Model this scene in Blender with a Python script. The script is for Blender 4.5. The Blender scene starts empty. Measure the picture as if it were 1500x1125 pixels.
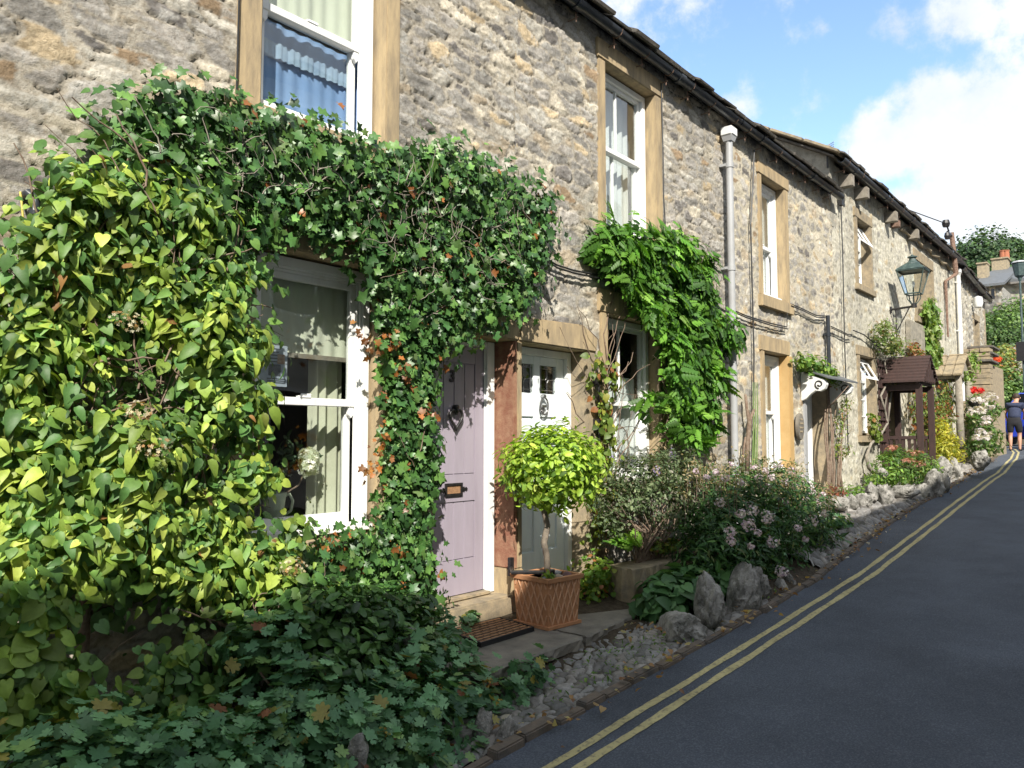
import bpy, bmesh, math, random
import numpy as np
from mathutils import Vector, Matrix
R = math.radians
random.seed(7); rng = np.random.default_rng(7)
scn = bpy.context.scene
COL = scn.collection

# ------------------------------------------------------------------ camera
F = 1150.0; YAW = math.atan(955/F); PIT = math.atan(77/F)
CAM = Vector((0, -4.0, 1.6))
fh = Vector((math.cos(YAW), math.sin(YAW), 0)); rt = Vector((math.sin(YAW), -math.cos(YAW), 0)); UPV = Vector((0, 0, 1))
fw = fh*math.cos(PIT)+UPV*math.sin(PIT); upc = -fh*math.sin(PIT)+UPV*math.cos(PIT)
cd = bpy.data.cameras.new('camera'); cam = bpy.data.objects.new('camera', cd); COL.objects.link(cam)
M3 = Matrix((rt, upc, -fw)).transposed()
cam.matrix_world = Matrix.Translation(CAM) @ M3.to_4x4()
cd.sensor_width = 36; cd.lens = 36*F/1500; cd.clip_start = .05; cd.clip_end = 2000
scn.camera = cam
def ray(px, py): return fw+rt*((px-750)/F)+upc*((562.5-py)/F)
def at(px, py, y=0.0):
    d = ray(px, py); t = (y-CAM.y)/d.y; p = CAM+d*t; return (p.x, p.z)
def at3(px, py, y): x, z = at(px, py, y); return (x, y, z)
def atx(px, py, x):
    d = ray(px, py); p = CAM+d*((x-CAM.x)/d.x); return (p.x, p.y, p.z)

# ------------------------------------------------------------------ world and sun
SUN_D = Vector((1, 1, -1.15)).normalized()
SUN_EL = math.asin(-SUN_D.z)
scn.view_settings.view_transform = 'Standard'; scn.view_settings.look = 'None'
scn.view_settings.gamma = 1; scn.view_settings.exposure = 2.03
world = bpy.data.worlds.new('World'); scn.world = world; world.use_nodes = True
wt = world.node_tree; wt.nodes.clear()
def wn(t, **k):
    n = wt.nodes.new(t)
    for a, b in k.items(): setattr(n, a, b)
    return n
sky = wn('ShaderNodeTexSky', sky_type='NISHITA', sun_disc=False)
sky.sun_elevation = SUN_EL; sky.sun_rotation = R(225); sky.air_density = 1.0; sky.dust_density = .1; sky.ozone_density = 2.0
bg1 = wn('ShaderNodeBackground'); bg1.inputs[1].default_value = .077
wt.links.new(sky.outputs[0], bg1.inputs[0])
bg2 = wn('ShaderNodeBackground'); bg2.inputs[0].default_value = (.93, .96, 1, 1); bg2.inputs[1].default_value = .285
tc = wn('ShaderNodeTexCoord')
nz = wn('ShaderNodeTexNoise'); nz.inputs['Scale'].default_value = 5.5; nz.inputs['Detail'].default_value = 8; nz.inputs['Roughness'].default_value = .6
wt.links.new(tc.outputs['Generated'], nz.inputs['Vector'])
nz2 = wn('ShaderNodeTexNoise'); nz2.inputs['Scale'].default_value = 22; nz2.inputs['Detail'].default_value = 6; nz2.inputs['Roughness'].default_value = .65
wt.links.new(tc.outputs['Generated'], nz2.inputs['Vector'])
last = None
CL = [(1295, 212, 80, 1), (1365, 178, 100, 1), (1450, 170, 115, 1), (1540, 180, 130, 1), (1420, 270, 110, 1), (1330, 300, 60, .8),
      (1520, 320, 110, .8), (1205, 42, 48, .62), (1310, 45, 62, .62), (1410, 22, 75, .7), (1500, 8, 60, .6), (1082, 158, 52, .55), (1180, 218, 38, .6),
      (925, -12, 60, .62), (1330, 372, 70, .62), (1420, 345, 80, .6), (1480, 395, 50, .5), (520, -900, 900, 1), (1500, -1500, 900, 1), (-600, -900, 900, 1)]+[(d_, 0, 1100, 1.0) for d_ in (Vector((0, -.35, 1)), Vector((.5, -1, .8)), Vector((-.6, -.6, .9)), Vector((-1, .2, .5)), Vector((-.2, .9, .9)), Vector((.8, -.9, .5)), Vector((0, -1, 1.1)))]  # large out-of-view clouds added overhead and behind to fill the shade
for (px, py, rr, wgt) in CL:
    d = (ray(px, py) if not isinstance(px, Vector) else px).normalized()
    ds = wn('ShaderNodeVectorMath', operation='DISTANCE'); ds.inputs[1].default_value = d
    wt.links.new(tc.outputs['Generated'], ds.inputs[0])
    m = wn('ShaderNodeMapRange'); m.inputs[1].default_value = 0; m.inputs[2].default_value = rr*1.25/1450
    m.inputs[3].default_value = wgt; m.inputs[4].default_value = 0
    wt.links.new(ds.outputs['Value'], m.inputs[0])
    if last is None: last = m.outputs[0]
    else:
        mx = wn('ShaderNodeMath', operation='SMOOTH_MAX'); mx.inputs[2].default_value = .12
        wt.links.new(last, mx.inputs[0]); wt.links.new(m.outputs[0], mx.inputs[1]); last = mx.outputs[0]
def wmath(op, a, b):
    n = wn('ShaderNodeMath', operation=op)
    for i, q in enumerate((a, b)):
        if isinstance(q, (int, float)): n.inputs[i].default_value = q
        else: wt.links.new(q, n.inputs[i])
    return n.outputs[0]
s1 = wmath('MULTIPLY', wmath('SUBTRACT', nz.outputs[0], .5), 1.0)
s2 = wmath('MULTIPLY', wmath('SUBTRACT', nz2.outputs[0], .5), .75)
tot = wmath('ADD', last, wmath('ADD', s1, s2))
mr = wn('ShaderNodeMapRange', interpolation_type='SMOOTHSTEP'); mr.inputs[1].default_value = .17; mr.inputs[2].default_value = .62
wt.links.new(tot, mr.inputs[0])
cr = wn('ShaderNodeMapRange'); cr.inputs[1].default_value = .35; cr.inputs[2].default_value = .62; wt.links.new(nz.outputs[0], cr.inputs[0])
cm = wn('ShaderNodeMix', data_type='RGBA'); cm.inputs[6].default_value = (.66, .74, .86, 1); cm.inputs[7].default_value = (.98, .99, 1, 1)
wt.links.new(cr.outputs[0], cm.inputs[0]); wt.links.new(cm.outputs[2], bg2.inputs[0])
mixs = wn('ShaderNodeMixShader'); wo = wn('ShaderNodeOutputWorld')
wt.links.new(wmath('MULTIPLY', mr.outputs[0], .93), mixs.inputs[0]); wt.links.new(bg1.outputs[0], mixs.inputs[1]); wt.links.new(bg2.outputs[0], mixs.inputs[2])
wt.links.new(mixs.outputs[0], wo.inputs[0])
sl = bpy.data.lights.new('sun', 'SUN'); sl.energy = 2.0; sl.angle = R(.53); sl.color = (1, .94, .84)
so = bpy.data.objects.new('sun', sl); COL.objects.link(so); so.location = (-10, -14, 14)
so.rotation_euler = SUN_D.to_track_quat('-Z', 'Y').to_euler()

# ------------------------------------------------------------------ materials
def lin(c):  # sRGB 0-255 -> linear
    return tuple(((v/255)/12.92 if v/255 < .04045 else ((v/255+.055)/1.055)**2.4) for v in c)
def material(name, base=(.5, .5, .5), rough=.7, c2=None, nscale=6, nlo=.35, nhi=.7, bump=None, attr=False, metal=0, spec=.5,
             voro=None, stretch=None, attr_noise=None, coat=0):
    m = bpy.data.materials.new(name); m.use_nodes = True; nt = m.node_tree; N = nt.nodes; L = nt.links
    b = N['Principled BSDF']; b.inputs['Roughness'].default_value = rough; b.inputs['Metallic'].default_value = metal
    b.inputs['Specular IOR Level'].default_value = spec; b.inputs['Coat Weight'].default_value = coat
    b.inputs['Base Color'].default_value = (*base, 1)
    co = N.new('ShaderNodeTexCoord'); src = co.outputs['Object']
    if stretch:
        mp = N.new('ShaderNodeMapping'); mp.inputs['Scale'].default_value = stretch; L.new(src, mp.inputs[0]); src = mp.outputs[0]
    colsock = None
    if attr:
        at_ = N.new('ShaderNodeAttribute'); at_.attribute_name = 'Col'; colsock = at_.outputs['Color']
    if c2 is not None:
        n = N.new('ShaderNodeTexNoise'); n.inputs['Scale'].default_value = nscale; n.inputs['Detail'].default_value = 8; n.inputs['Roughness'].default_value = .65
        L.new(src, n.inputs['Vector'])
        mp = N.new('ShaderNodeMapRange'); mp.inputs[1].default_value = nlo; mp.inputs[2].default_value = nhi; L.new(n.outputs[0], mp.inputs[0])
        mx = N.new('ShaderNodeMix'); mx.data_type = 'RGBA'
        if attr: mx.blend_type = 'MULTIPLY'
        L.new(mp.outputs[0], mx.inputs[0])
        if colsock: L.new(colsock, mx.inputs[6])
        else: mx.inputs[6].default_value = (*base, 1)
        mx.inputs[7].default_value = (*c2, 1); colsock = mx.outputs[2]
    if colsock: L.new(colsock, b.inputs['Base Color'])
    if bump:
        hs = None
        for (sc, st, dist) in bump:
            n = N.new('ShaderNodeTexNoise'); n.inputs['Scale'].default_value = sc; n.inputs['Detail'].default_value = 6; n.inputs['Roughness'].default_value = .7
            L.new(src, n.inputs['Vector'])
            bp = N.new('ShaderNodeBump'); bp.inputs['Strength'].default_value = st; bp.inputs['Distance'].default_value = dist
            L.new(n.outputs[0], bp.inputs['Height'])
            if hs: L.new(hs, bp.inputs['Normal'])
            hs = bp.outputs[0]
        L.new(hs, b.inputs['Normal'])
    return m
def leaf_mat(name, trans=.32, rough=.38, vein=True):
    m = bpy.data.materials.new(name); m.use_nodes = True; nt = m.node_tree; N = nt.nodes; L = nt.links
    b = N['Principled BSDF']; b.inputs['Roughness'].default_value = rough; b.inputs['Specular IOR Level'].default_value = .45
    a = N.new('ShaderNodeAttribute'); a.attribute_name = 'Col'
    co = N.new('ShaderNodeTexCoord'); n = N.new('ShaderNodeTexNoise'); n.inputs['Scale'].default_value = 60; n.inputs['Detail'].default_value = 3
    L.new(co.outputs['Object'], n.inputs['Vector'])
    mp = N.new('ShaderNodeMapRange'); mp.inputs[3].default_value = .72; mp.inputs[4].default_value = 1.25; L.new(n.outputs[0], mp.inputs[0])
    vm = N.new('ShaderNodeVectorMath'); vm.operation = 'SCALE'; L.new(a.outputs['Color'], vm.inputs[0]); L.new(mp.outputs[0], vm.inputs['Scale'])
    L.new(vm.outputs[0], b.inputs['Base Color'])
    tr = N.new('ShaderNodeBsdfTranslucent'); t2 = N.new('ShaderNodeVectorMath'); t2.operation = 'MULTIPLY'; t2.inputs[1].default_value = (1.35, 1.3, .6)
    L.new(vm.outputs[0], t2.inputs[0]); L.new(t2.outputs[0], tr.inputs[0])
    mx = N.new('ShaderNodeMixShader'); mx.inputs[0].default_value = trans
    L.new(b.outputs[0], mx.inputs[1]); L.new(tr.outputs[0], mx.inputs[2]); L.new(mx.outputs[0], N['Material Output'].inputs[0])
    bp = N.new('ShaderNodeBump'); bp.inputs['Strength'].default_value = .25; bp.inputs['Distance'].default_value = .004
    L.new(n.outputs[0], bp.inputs['Height']); L.new(bp.outputs[0], b.inputs['Normal'])
    return m
def glass_mat(name, tint=(1, 1, 1), refl=1.6):
    m = bpy.data.materials.new(name); m.use_nodes = True; nt = m.node_tree; N = nt.nodes; L = nt.links
    N.remove(N['Principled BSDF'])
    t = N.new('ShaderNodeBsdfTransparent'); t.inputs[0].default_value = (*tint, 1)
    g = N.new('ShaderNodeBsdfGlossy'); g.inputs['Roughness'].default_value = .01
    lw = N.new('ShaderNodeLayerWeight'); lw.inputs[0].default_value = .5
    pw_ = N.new('ShaderNodeMath'); pw_.operation = 'POWER'; L.new(lw.outputs['Facing'], pw_.inputs[0]); pw_.inputs[1].default_value = 3.2
    f = N.new('ShaderNodeMapRange'); f.inputs[3].default_value = (refl-1)*.085; f.inputs[4].default_value = 1; L.new(pw_.outputs[0], f.inputs[0])
    mx = N.new('ShaderNodeMixShader'); L.new(f.outputs[0], mx.inputs[0]); L.new(t.outputs[0], mx.inputs[1]); L.new(g.outputs[0], mx.inputs[2])
    L.new(mx.outputs[0], N['Material Output'].inputs[0])
    n = N.new('ShaderNodeTexNoise'); n.inputs['Scale'].default_value = 1.6; co = N.new('ShaderNodeTexCoord'); L.new(co.outputs['Object'], n.inputs[0])
    bp = N.new('ShaderNodeBump'); bp.inputs['Strength'].default_value = .08; bp.inputs['Distance'].default_value = .05; L.new(n.outputs[0], bp.inputs['Height']); L.new(bp.outputs[0], g.inputs['Normal'])
    return m
Mt = {}
Mt['stone'] = material('rubble_stone', attr=True, rough=.95, c2=(.58, .54, .48), nscale=42, nlo=.42, nhi=.75, spec=.2, bump=[(45, .55, .02), (140, .45, .008)])
Mt['render'] = material('lime_render_stone', attr=True, rough=.95, c2=(.50, .49, .45), nscale=14, nlo=.42, nhi=.7, spec=.2, bump=[(22, .55, .03), (90, .5, .01)])
Mt['sand'] = material('sandstone', (.42, .325, .195), .88, (.20, .165, .12), 9, .40, .74, stretch=(1.6, 1.6, .35), bump=[(14, .35, .012), (110, .45, .005)], spec=.2)
Mt['sandgrey'] = material('weathered_sandstone', (.36, .29, .19), .9, (.19, .165, .125), 9, .38, .68, bump=[(14, .4, .015), (90, .45, .006)], spec=.25)
Mt['ochre'] = material('ochre_painted_stone', (.47, .32, .145), .8, (.42, .27, .11), 8, .35, .7, bump=[(80, .2, .004)], spec=.3)
Mt['redstone'] = material('red_painted_stone', (.225, .10, .065), .9, (.34, .21, .135), 11, .40, .72, bump=[(40, .5, .01), (120, .4, .005)], spec=.3)
Mt['slab'] = material('flag_stone', (.23, .21, .175), .85, (.12, .11, .095), 5, .35, .7, bump=[(9, .4, .02), (70, .4, .006)], spec=.3)
Mt['slabedge'] = material('slab_riser_stone', (.20, .175, .13), .95, (.06, .055, .045), 10, .38, .66, bump=[(16, .9, .04), (60, .6, .01)], spec=.2)
Mt['white'] = material('white_window_paint', (.78, .79, .78), .42, (.62, .62, .58), 6, .5, .85, stretch=(2, 2, .4), bump=[(60, .08, .002)])
Mt['lav'] = material('lavender_door_paint', (.345, .305, .365), .5, (.28, .245, .29), 3, .45, .85, stretch=(3, 3, .5), bump=[(70, .12, .002)])
Mt['pale'] = material('pale_blue_door_paint', (.74, .79, .81), .42, (.62, .67, .69), 3, .45, .85, stretch=(3, 3, .5), bump=[(70, .1, .002)])
Mt['black'] = material('black_iron', (.012, .012, .014), .4, (.03, .026, .024), 30, .4, .7, bump=[(60, .2, .003)])
Mt['steel'] = material('bright_steel', (.45, .45, .46), .25, metal=.9, c2=(.3, .3, .3), nscale=10)
Mt['gutter'] = material('dark_gutter_plastic', (.022, .027, .035), .32, (.045, .05, .055), 8, .45, .75, bump=[(30, .1, .004)])
Mt['rust'] = material('rusty_iron', (.13, .075, .052), .85, (.30, .20, .15), 30, .4, .7)
Mt['greypipe'] = material('grey_pipe_paint', (.36, .37, .38), .45, (.30, .30, .30), 4, .4, .8)
Mt['whitepipe'] = material('white_pipe_paint', (.72, .73, .72), .4, (.62, .62, .6), 4, .4, .8)
Mt['slate'] = material('stone_slate', (.16, .145, .125), .9, (.07, .066, .06), 9, .36, .7, bump=[(20, .6, .02), (90, .4, .006)], spec=.25)
Mt['leadslate'] = material('lead_grey_slate', (.13, .14, .15), .6, (.08, .085, .09), 7)
Mt['asphalt'] = material('asphalt', (.058, .069, .090), .88, (.125, .14, .165), 95, .46, .70, bump=[(110, .8, .012), (40, .3, .01)], spec=.3)
def patchy(m, lo=.78, hi=1.22, sc=1.3):
    nt = m.node_tree; N = nt.nodes; L = nt.links; b = N['Principled BSDF']; src = b.inputs['Base Color'].links[0].from_socket
    co = N.new('ShaderNodeTexCoord'); n = N.new('ShaderNodeTexNoise'); n.inputs['Scale'].default_value = sc; n.inputs['Detail'].default_value = 7; n.inputs['Roughness'].default_value = .7; L.new(co.outputs['Object'], n.inputs[0])
    mp = N.new('ShaderNodeMapRange'); mp.inputs[1].default_value = .3; mp.inputs[2].default_value = .7; mp.inputs[3].default_value = lo; mp.inputs[4].default_value = hi; L.new(n.outputs[0], mp.inputs[0])
    v = N.new('ShaderNodeVectorMath'); v.operation = 'SCALE'; L.new(src, v.inputs[0]); L.new(mp.outputs[0], v.inputs['Scale']); L.new(v.outputs[0], b.inputs['Base Color'])
patchy(Mt['asphalt'], .74, 1.35, .8)
Mt['line'] = material('worn_yellow_paint', (.44, .39, .20), .85, (.10, .10, .085), 34, .50, .72, bump=[(180, .5, .006)], spec=.3)
patchy(Mt['line'], .75, 1.2, 2.5)
Mt['soil'] = material('soil', (.055, .042, .03), .95, (.11, .09, .06), 20, .4, .7, bump=[(25, .9, .03), (90, .6, .01)], spec=.2)
Mt['cobble'] = material('cobble_stone', attr=True, rough=.75, c2=(.55, .53, .50), nscale=30, nlo=.4, nhi=.75, bump=[(40, .35, .008), (150, .3, .003)], spec=.35)
Mt['kerb'] = material('kerb_stone', attr=True, rough=.85, c2=(.5, .46, .42), nscale=16, nlo=.4, nhi=.7, bump=[(20, .5, .015), (90, .4, .005)], spec=.3)
Mt['rock'] = material('limestone_rock', (.40, .385, .355), .92, (.085, .085, .072), 8, .40, .66, bump=[(9, .9, .05), (38, .8, .018), (140, .5, .005)], spec=.2)
Mt['terralight'] = material('pale_terracotta', (.62, .36, .21), .85, (.50, .27, .15), 20, bump=[(80, .2, .003)])
Mt['terra'] = material('terracotta', (.50, .25, .125), .8, (.40, .19, .09), 16, .35, .7, bump=[(60, .25, .004)], spec=.3)
Mt['rubber'] = material('black_rubber', (.012, .012, .014), .6)
Mt['brush'] = material('coir_brush', (.36, .20, .10), .95, (.20, .11, .06), 40, .4, .7, bump=[(200, .8, .005)])
Mt['bark'] = material('bark', (.12, .085, .055), .9, (.22, .17, .12), 18, .4, .7, bump=[(25, .7, .01), (80, .5, .004)], spec=.2)
Mt['vinebark'] = material('vine_bark', (.16, .11, .08), .9, (.26, .21, .16), 25, .4, .7, bump=[(40, .6, .006)], spec=.2)
Mt['brownwood'] = material('brown_stained_wood', (.058, .030, .026), .65, (.034, .020, .018), 8, .35, .7, stretch=(3, 3, 1), bump=[(30, .2, .004)])
Mt['greywood'] = material('weathered_log_wood', (.30, .27, .22), .9, (.16, .14, .115), 12, .35, .7, bump=[(30, .5, .008)])
Mt['cream'] = material('cream_fabric', (.66, .68, .56), .9, (.60, .62, .50), 4, bump=[(120, .15, .002)])
Mt['skysheet'] = material('sky_reflection_sheet', (.20, .33, .60), .8, (.26, .38, .62), 2)  # blue of the reflected sky painted onto a sheet
Mt['curtain'] = material('curtain_fabric', (.62, .63, .50), .9, (.50, .50, .38), 4)
Mt['net'] = material('net_curtain_fabric', (.70, .72, .72), .9, (.62, .64, .64), 4)
Mt['palestrip'] = material('pale_strip_fabric', (.36, .47, .60), .9, (.2, .3, .46), 4)
Mt['dark'] = material('unlit_room_plaster', (.045, .045, .05), .9, (.03, .03, .035), 3)  # near-black tone paints in the darkness of an unlit room
Mt['litroom'] = material('lit_room_plaster', (.30, .31, .30), .9, (.25, .26, .26), 3)  # paler copy, painted as if daylight reached into the room
Mt['glass'] = glass_mat('window_glass', (.93, .95, .94), 1.62)
Mt['lglass'] = glass_mat('lantern_glass', (.93, .96, .95), 1.4)
Mt['jug'] = material('sage_ceramic', (.50, .55, .42), .3, (.45, .5, .38), 4)
Mt['petalwhite'] = material('white_petal', attr=True, rough=.7)
Mt['paper'] = material('grey_paper', (.42, .47, .55), .7, (.32, .37, .45), 9, .42, .6)
Mt['ink'] = material('dark_print', (.07, .08, .10), .7)
Mt['inkbrown'] = material('brown_print', (.30, .16, .09), .7, (.45, .33, .24), 40, .4, .6)
Mt['cable'] = material('black_cable', (.02, .02, .02), .5)
Mt['yellowcable'] = material('yellow_cable', (.55, .45, .10), .5)
Mt['skin'] = material('skin', (.52, .30, .21), .55, (.46, .25, .17), 12)
Mt['navy'] = material('navy_cotton', (.018, .025, .06), .85, (.03, .04, .08), 14)
Mt['blackcloth'] = material('black_cotton', (.012, .012, .015), .9, (.02, .02, .025), 14)
Mt['hair'] = material('dark_brown_hair', (.035, .02, .012), .7)
Mt['carblue'] = material('blue_car_paint', (.02, .05, .42), .25, coat=1, metal=.3)
Mt['carblack'] = material('dark_car_paint', (.02, .03, .06), .25, coat=1, metal=.3)
Mt['carglass'] = material('car_glass', (.01, .012, .015), .08)
Mt['chrome'] = material('chrome', (.6, .6, .62), .15, metal=1)
Mt['yplate'] = material('yellow_plate', (.75, .42, .02), .4)
Mt['redlamp'] = material('red_lamp_plastic', (.35, .01, .01), .25)
Mt['verdigris'] = material('green_painted_iron', (.035, .06, .058), .5, (.09, .13, .12), 14, .45, .7)
Mt['brick'] = material('pale_stone_block', attr=True, rough=.9, c2=(.6, .57, .52), nscale=8, nlo=.4, nhi=.7)
Mt['pot'] = material('orange_clay', (.36, .13, .07), .85, (.28, .10, .05), 6)
Mt['leafA'] = leaf_mat('leaf', .30, .52)
Mt['leafG'] = leaf_mat('glossy_leaf', .2, .40)
Mt['leafT'] = leaf_mat('thin_leaf', .42, .48)
Mt['petal'] = leaf_mat('petal', .35, .7)

# ------------------------------------------------------------------ object helpers
def tag(o, label=None, cat=None, group=None, kind=None):
    if label: o['label'] = label
    if cat: o['category'] = cat
    if group: o['group'] = group
    if kind: o['kind'] = kind
    return o
def empty(name, loc, label=None, cat=None, group=None):
    o = bpy.data.objects.new(name, None); COL.objects.link(o); o.location = loc; o.empty_display_size = .2
    return tag(o, label, cat, group)
def wmat(p):
    if p is None: return Matrix.Identity(4)
    if p.type == 'EMPTY': return Matrix.Translation(p.location)
    return Matrix.Identity(4)
def link(me, name, mat_, parent=None):
    o = bpy.data.objects.new(name, me); COL.objects.link(o)
    if mat_ is not None and not me.materials: me.materials.append(mat_)
    if parent: o.parent = parent; o.matrix_parent_inverse = wmat(parent).inverted()
    return o
def copy_tree(o, parent=None, off=None):
    c = o.copy(); COL.objects.link(c)
    if parent: c.parent = parent
    if off is not None: c.location = Vector(o.location)+Vector(off)
    for ch in [q for q in o.children]: copy_tree(ch, c)
    return c
class MB:
    def __init__(s): s.v = []; s.f = []
    def add(s, vs, fs):
        n = len(s.v); s.v += [tuple(q) for q in vs]; s.f += [tuple(i+n for i in f) for f in fs]; return s
    def box(s, x0, x1, y0, y1, z0, z1):
        return s.add([(x0, y0, z0), (x1, y0, z0), (x1, y1, z0), (x0, y1, z0), (x0, y0, z1), (x1, y0, z1), (x1, y1, z1), (x0, y1, z1)],
                     [(0, 3, 2, 1), (4, 5, 6, 7), (0, 1, 5, 4), (1, 2, 6, 5), (2, 3, 7, 6), (3, 0, 4, 7)])
    def obox(s, c, size, rot=(0, 0, 0)):
        from mathutils import Euler
        m = Euler(rot).to_matrix(); h = [q/2 for q in size]; c = Vector(c); vs = []
        for k in (-1, 1):
            for (i, j) in ((-1, -1), (1, -1), (1, 1), (-1, 1)): vs.append(c+m @ Vector((i*h[0], j*h[1], k*h[2])))
        return s.add(vs, [(0, 3, 2, 1), (4, 5, 6, 7), (0, 1, 5, 4), (1, 2, 6, 5), (2, 3, 7, 6), (3, 0, 4, 7)])
    def hexa(s, bot, top):
        return s.add(list(bot)+list(top), [(0, 3, 2, 1), (4, 5, 6, 7), (0, 1, 5, 4), (1, 2, 6, 5), (2, 3, 7, 6), (3, 0, 4, 7)])
    def prism(s, poly, y0, y1, ax='y'):
        n = len(poly)
        mk = {'y': lambda a, b, d: (a, d, b), 'x': lambda a, b, d: (d, a, b), 'z': lambda a, b, d: (a, b, d)}[ax]
        vs = [mk(a, b, y0) for a, b in poly]+[mk(a, b, y1) for a, b in poly]
        return s.add(vs, [tuple(range(n)), tuple(range(2*n-1, n-1, -1))]+[(i, i+n, (i+1) % n+n, (i+1) % n) for i in range(n)])
    def tube(s, pts, r, n=8, cap=True):
        pts = [Vector(p) for p in pts]; k = len(pts); rs = r if isinstance(r, (list, tuple)) else [r]*k
        vs = []; prev = None
        for i, p in enumerate(pts):
            t = (pts[min(i+1, k-1)]-pts[max(i-1, 0)]).normalized()
            a = prev if prev is not None else (Vector((0, 0, 1)) if abs(t.z) < .9 else Vector((1, 0, 0)))
            a = (a-t*a.dot(t)); a = a.normalized() if a.length > 1e-6 else t.orthogonal().normalized()
            prev = a; b = t.cross(a)
            for j in range(n):
                q = 2*math.pi*j/n; vs.append(p+(a*math.cos(q)+b*math.sin(q))*rs[i])
        fs = [(i*n+j, i*n+(j+1) % n, (i+1)*n+(j+1) % n, (i+1)*n+j) for i in range(k-1) for j in range(n)]
        if cap: fs += [tuple(range(n-1, -1, -1)), tuple(range((k-1)*n, k*n))]
        return s.add(vs, fs)
    def lathe(s, prof, c, n=20, cap=True):
        vs = [(c[0]+r*math.cos(2*math.pi*j/n), c[1]+r*math.sin(2*math.pi*j/n), c[2]+z) for r, z in prof for j in range(n)]
        k = len(prof)
        fs = [(i*n+j, i*n+(j+1) % n, (i+1)*n+(j+1) % n, (i+1)*n+j) for i in range(k-1) for j in range(n)]
        if cap: fs += [tuple(range(n-1, -1, -1)), tuple(range((k-1)*n, k*n))]
        return s.add(vs, fs)
    def build(s, name, mat_, parent=None, smooth=False, bevel=0, jitter=0):
        me = bpy.data.meshes.new(name); me.from_pydata(s.v, [], s.f)
        bm = bmesh.new(); bm.from_mesh(me)
        bmesh.ops.recalc_face_normals(bm, faces=bm.faces)
        if bevel:
            try: bmesh.ops.bevel(bm, geom=bm.edges[:]+bm.verts[:], offset=bevel, segments=2, affect='EDGES', clamp_overlap=True)
            except Exception: pass
        bm.to_mesh(me); bm.free()
        if smooth:
            me.polygons.foreach_set('use_smooth', [True]*len(me.polygons))
            if smooth == 'auto': me.set_sharp_from_angle(angle=R(38))
        me.update()
        return link(me, name, mat_, parent)
def np_mesh(name, V, Fc, mat_, parent=None, col=None, smooth=True):
    """V (n,3); Fc (m,k) uniform faces; col (n,3) point colours."""
    me = bpy.data.meshes.new(name); n = len(V); m, k = Fc.shape
    me.vertices.add(n); me.vertices.foreach_set('co', np.asarray(V, np.float32).ravel())
    me.loops.add(m*k); me.loops.foreach_set('vertex_index', Fc.astype(np.int32).ravel())
    me.polygons.add(m); me.polygons.foreach_set('loop_start', np.arange(0, m*k, k, dtype=np.int32))
    me.polygons.foreach_set('loop_total', np.full(m, k, np.int32))
    if smooth: me.polygons.foreach_set('use_smooth', np.ones(m, bool))
    me.update(calc_edges=True)
    if col is not None:
        a = me.color_attributes.new('Col', 'FLOAT_COLOR', 'POINT')
        a.data.foreach_set('color', np.concatenate([col, np.ones((n, 1))], 1).astype(np.float32).ravel())
    me.validate()
    return link(me, name, mat_, parent)

# ------------------------------------------------------------------ numpy noise
_H = np.random.default_rng(99).random((256, 256))
def vnoise(x, y):
    xi = np.floor(x).astype(int); yi = np.floor(y).astype(int); fx = x-xi; fy = y-yi
    fx = fx*fx*(3-2*fx); fy = fy*fy*(3-2*fy)
    g_ = lambda a, b: _H[a & 255, b & 255]
    return (g_(xi, yi)*(1-fx)+g_(xi+1, yi)*fx)*(1-fy)+(g_(xi, yi+1)*(1-fx)+g_(xi+1, yi+1)*fx)*fy
def fbm(x, y, o=4, g_=.5):
    s = 0; a = 1; t = 0
    for i in range(o): s = s+a*vnoise(x*2**i+17*i, y*2**i+31*i); t += a; a *= g_
    return s/t
def sstep(a, b, x): t = np.clip((x-a)/(b-a), 0, 1); return t*t*(3-2*t)

# ------------------------------------------------------------------ ground profile
def g(x): return float(np.interp(x, [-10, 0, 3, 5, 8.3, 12, 17, 22, 30, 45], [-.6, -.1, .05, .14, .30, .5, .8, 1.02, 1.22, 1.3]))
KX = [-12, 0, 3, 6, 7.5, 9, 12.4, 16, 18, 22, 25.8, 30, 36, 42, 50]; KY = [-1.5, -1.48, -1.47, -1.5, -1.47, -1.33, -1.14, -1.1, -1.0, -.8, -.45, .5, 2.6, 6, 12]
def kerb_y(x): return float(np.interp(x, KX, KY))
def ribbon(name, xs, f0, f1, dz, mat_, nx=1, kind='structure', zf=None):
    V = []; Fc = []; m = nx+1
    for x in xs:
        a = f0(x); b = f1(x)
        for j in range(m):
            y = a+(b-a)*j/nx; V.append((x, y, (zf(x, y) if zf else g(x))+dz))
    for i in range(len(xs)-1):
        for j in range(nx): Fc.append((i*m+j, i*m+j+1, (i+1)*m+j+1, (i+1)*m+j))
    o = np_mesh(name, np.array(V), np.array(Fc), mat_, smooth=True)
    return tag(o, kind=kind)
def gh(x, y):
    z = g(x)
    d = max(0, x-39); z += min(d*.30, 24)
    if y > 0: z += max(0, y-6)*.12
    return z
xs = list(np.concatenate([np.arange(-60, 60, 1.0), np.arange(60, 900, 20)]))
ribbon('ground', xs, lambda x: -400, lambda x: 400, -.04, Mt['soil'], nx=100, zf=lambda x, y: gh(x, y))
xr = list(np.arange(-12, 50.1, .5))
ribbon('road', xr, lambda x: kerb_y(x)-5.4, lambda x: kerb_y(x)+.02, 0, Mt['asphalt'], nx=6)
LX = [-12, 3, 8, 13.3, 18.5, 23, 26.7, 29.5, 33]; LY = [-1.69, -1.69, -1.67, -1.48, -1.34, -1.0, -.60, -.15, 1.0]
def lyy(x): return float(np.interp(x, LX, LY))
xl = list(np.arange(-12, 31, .08))
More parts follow.
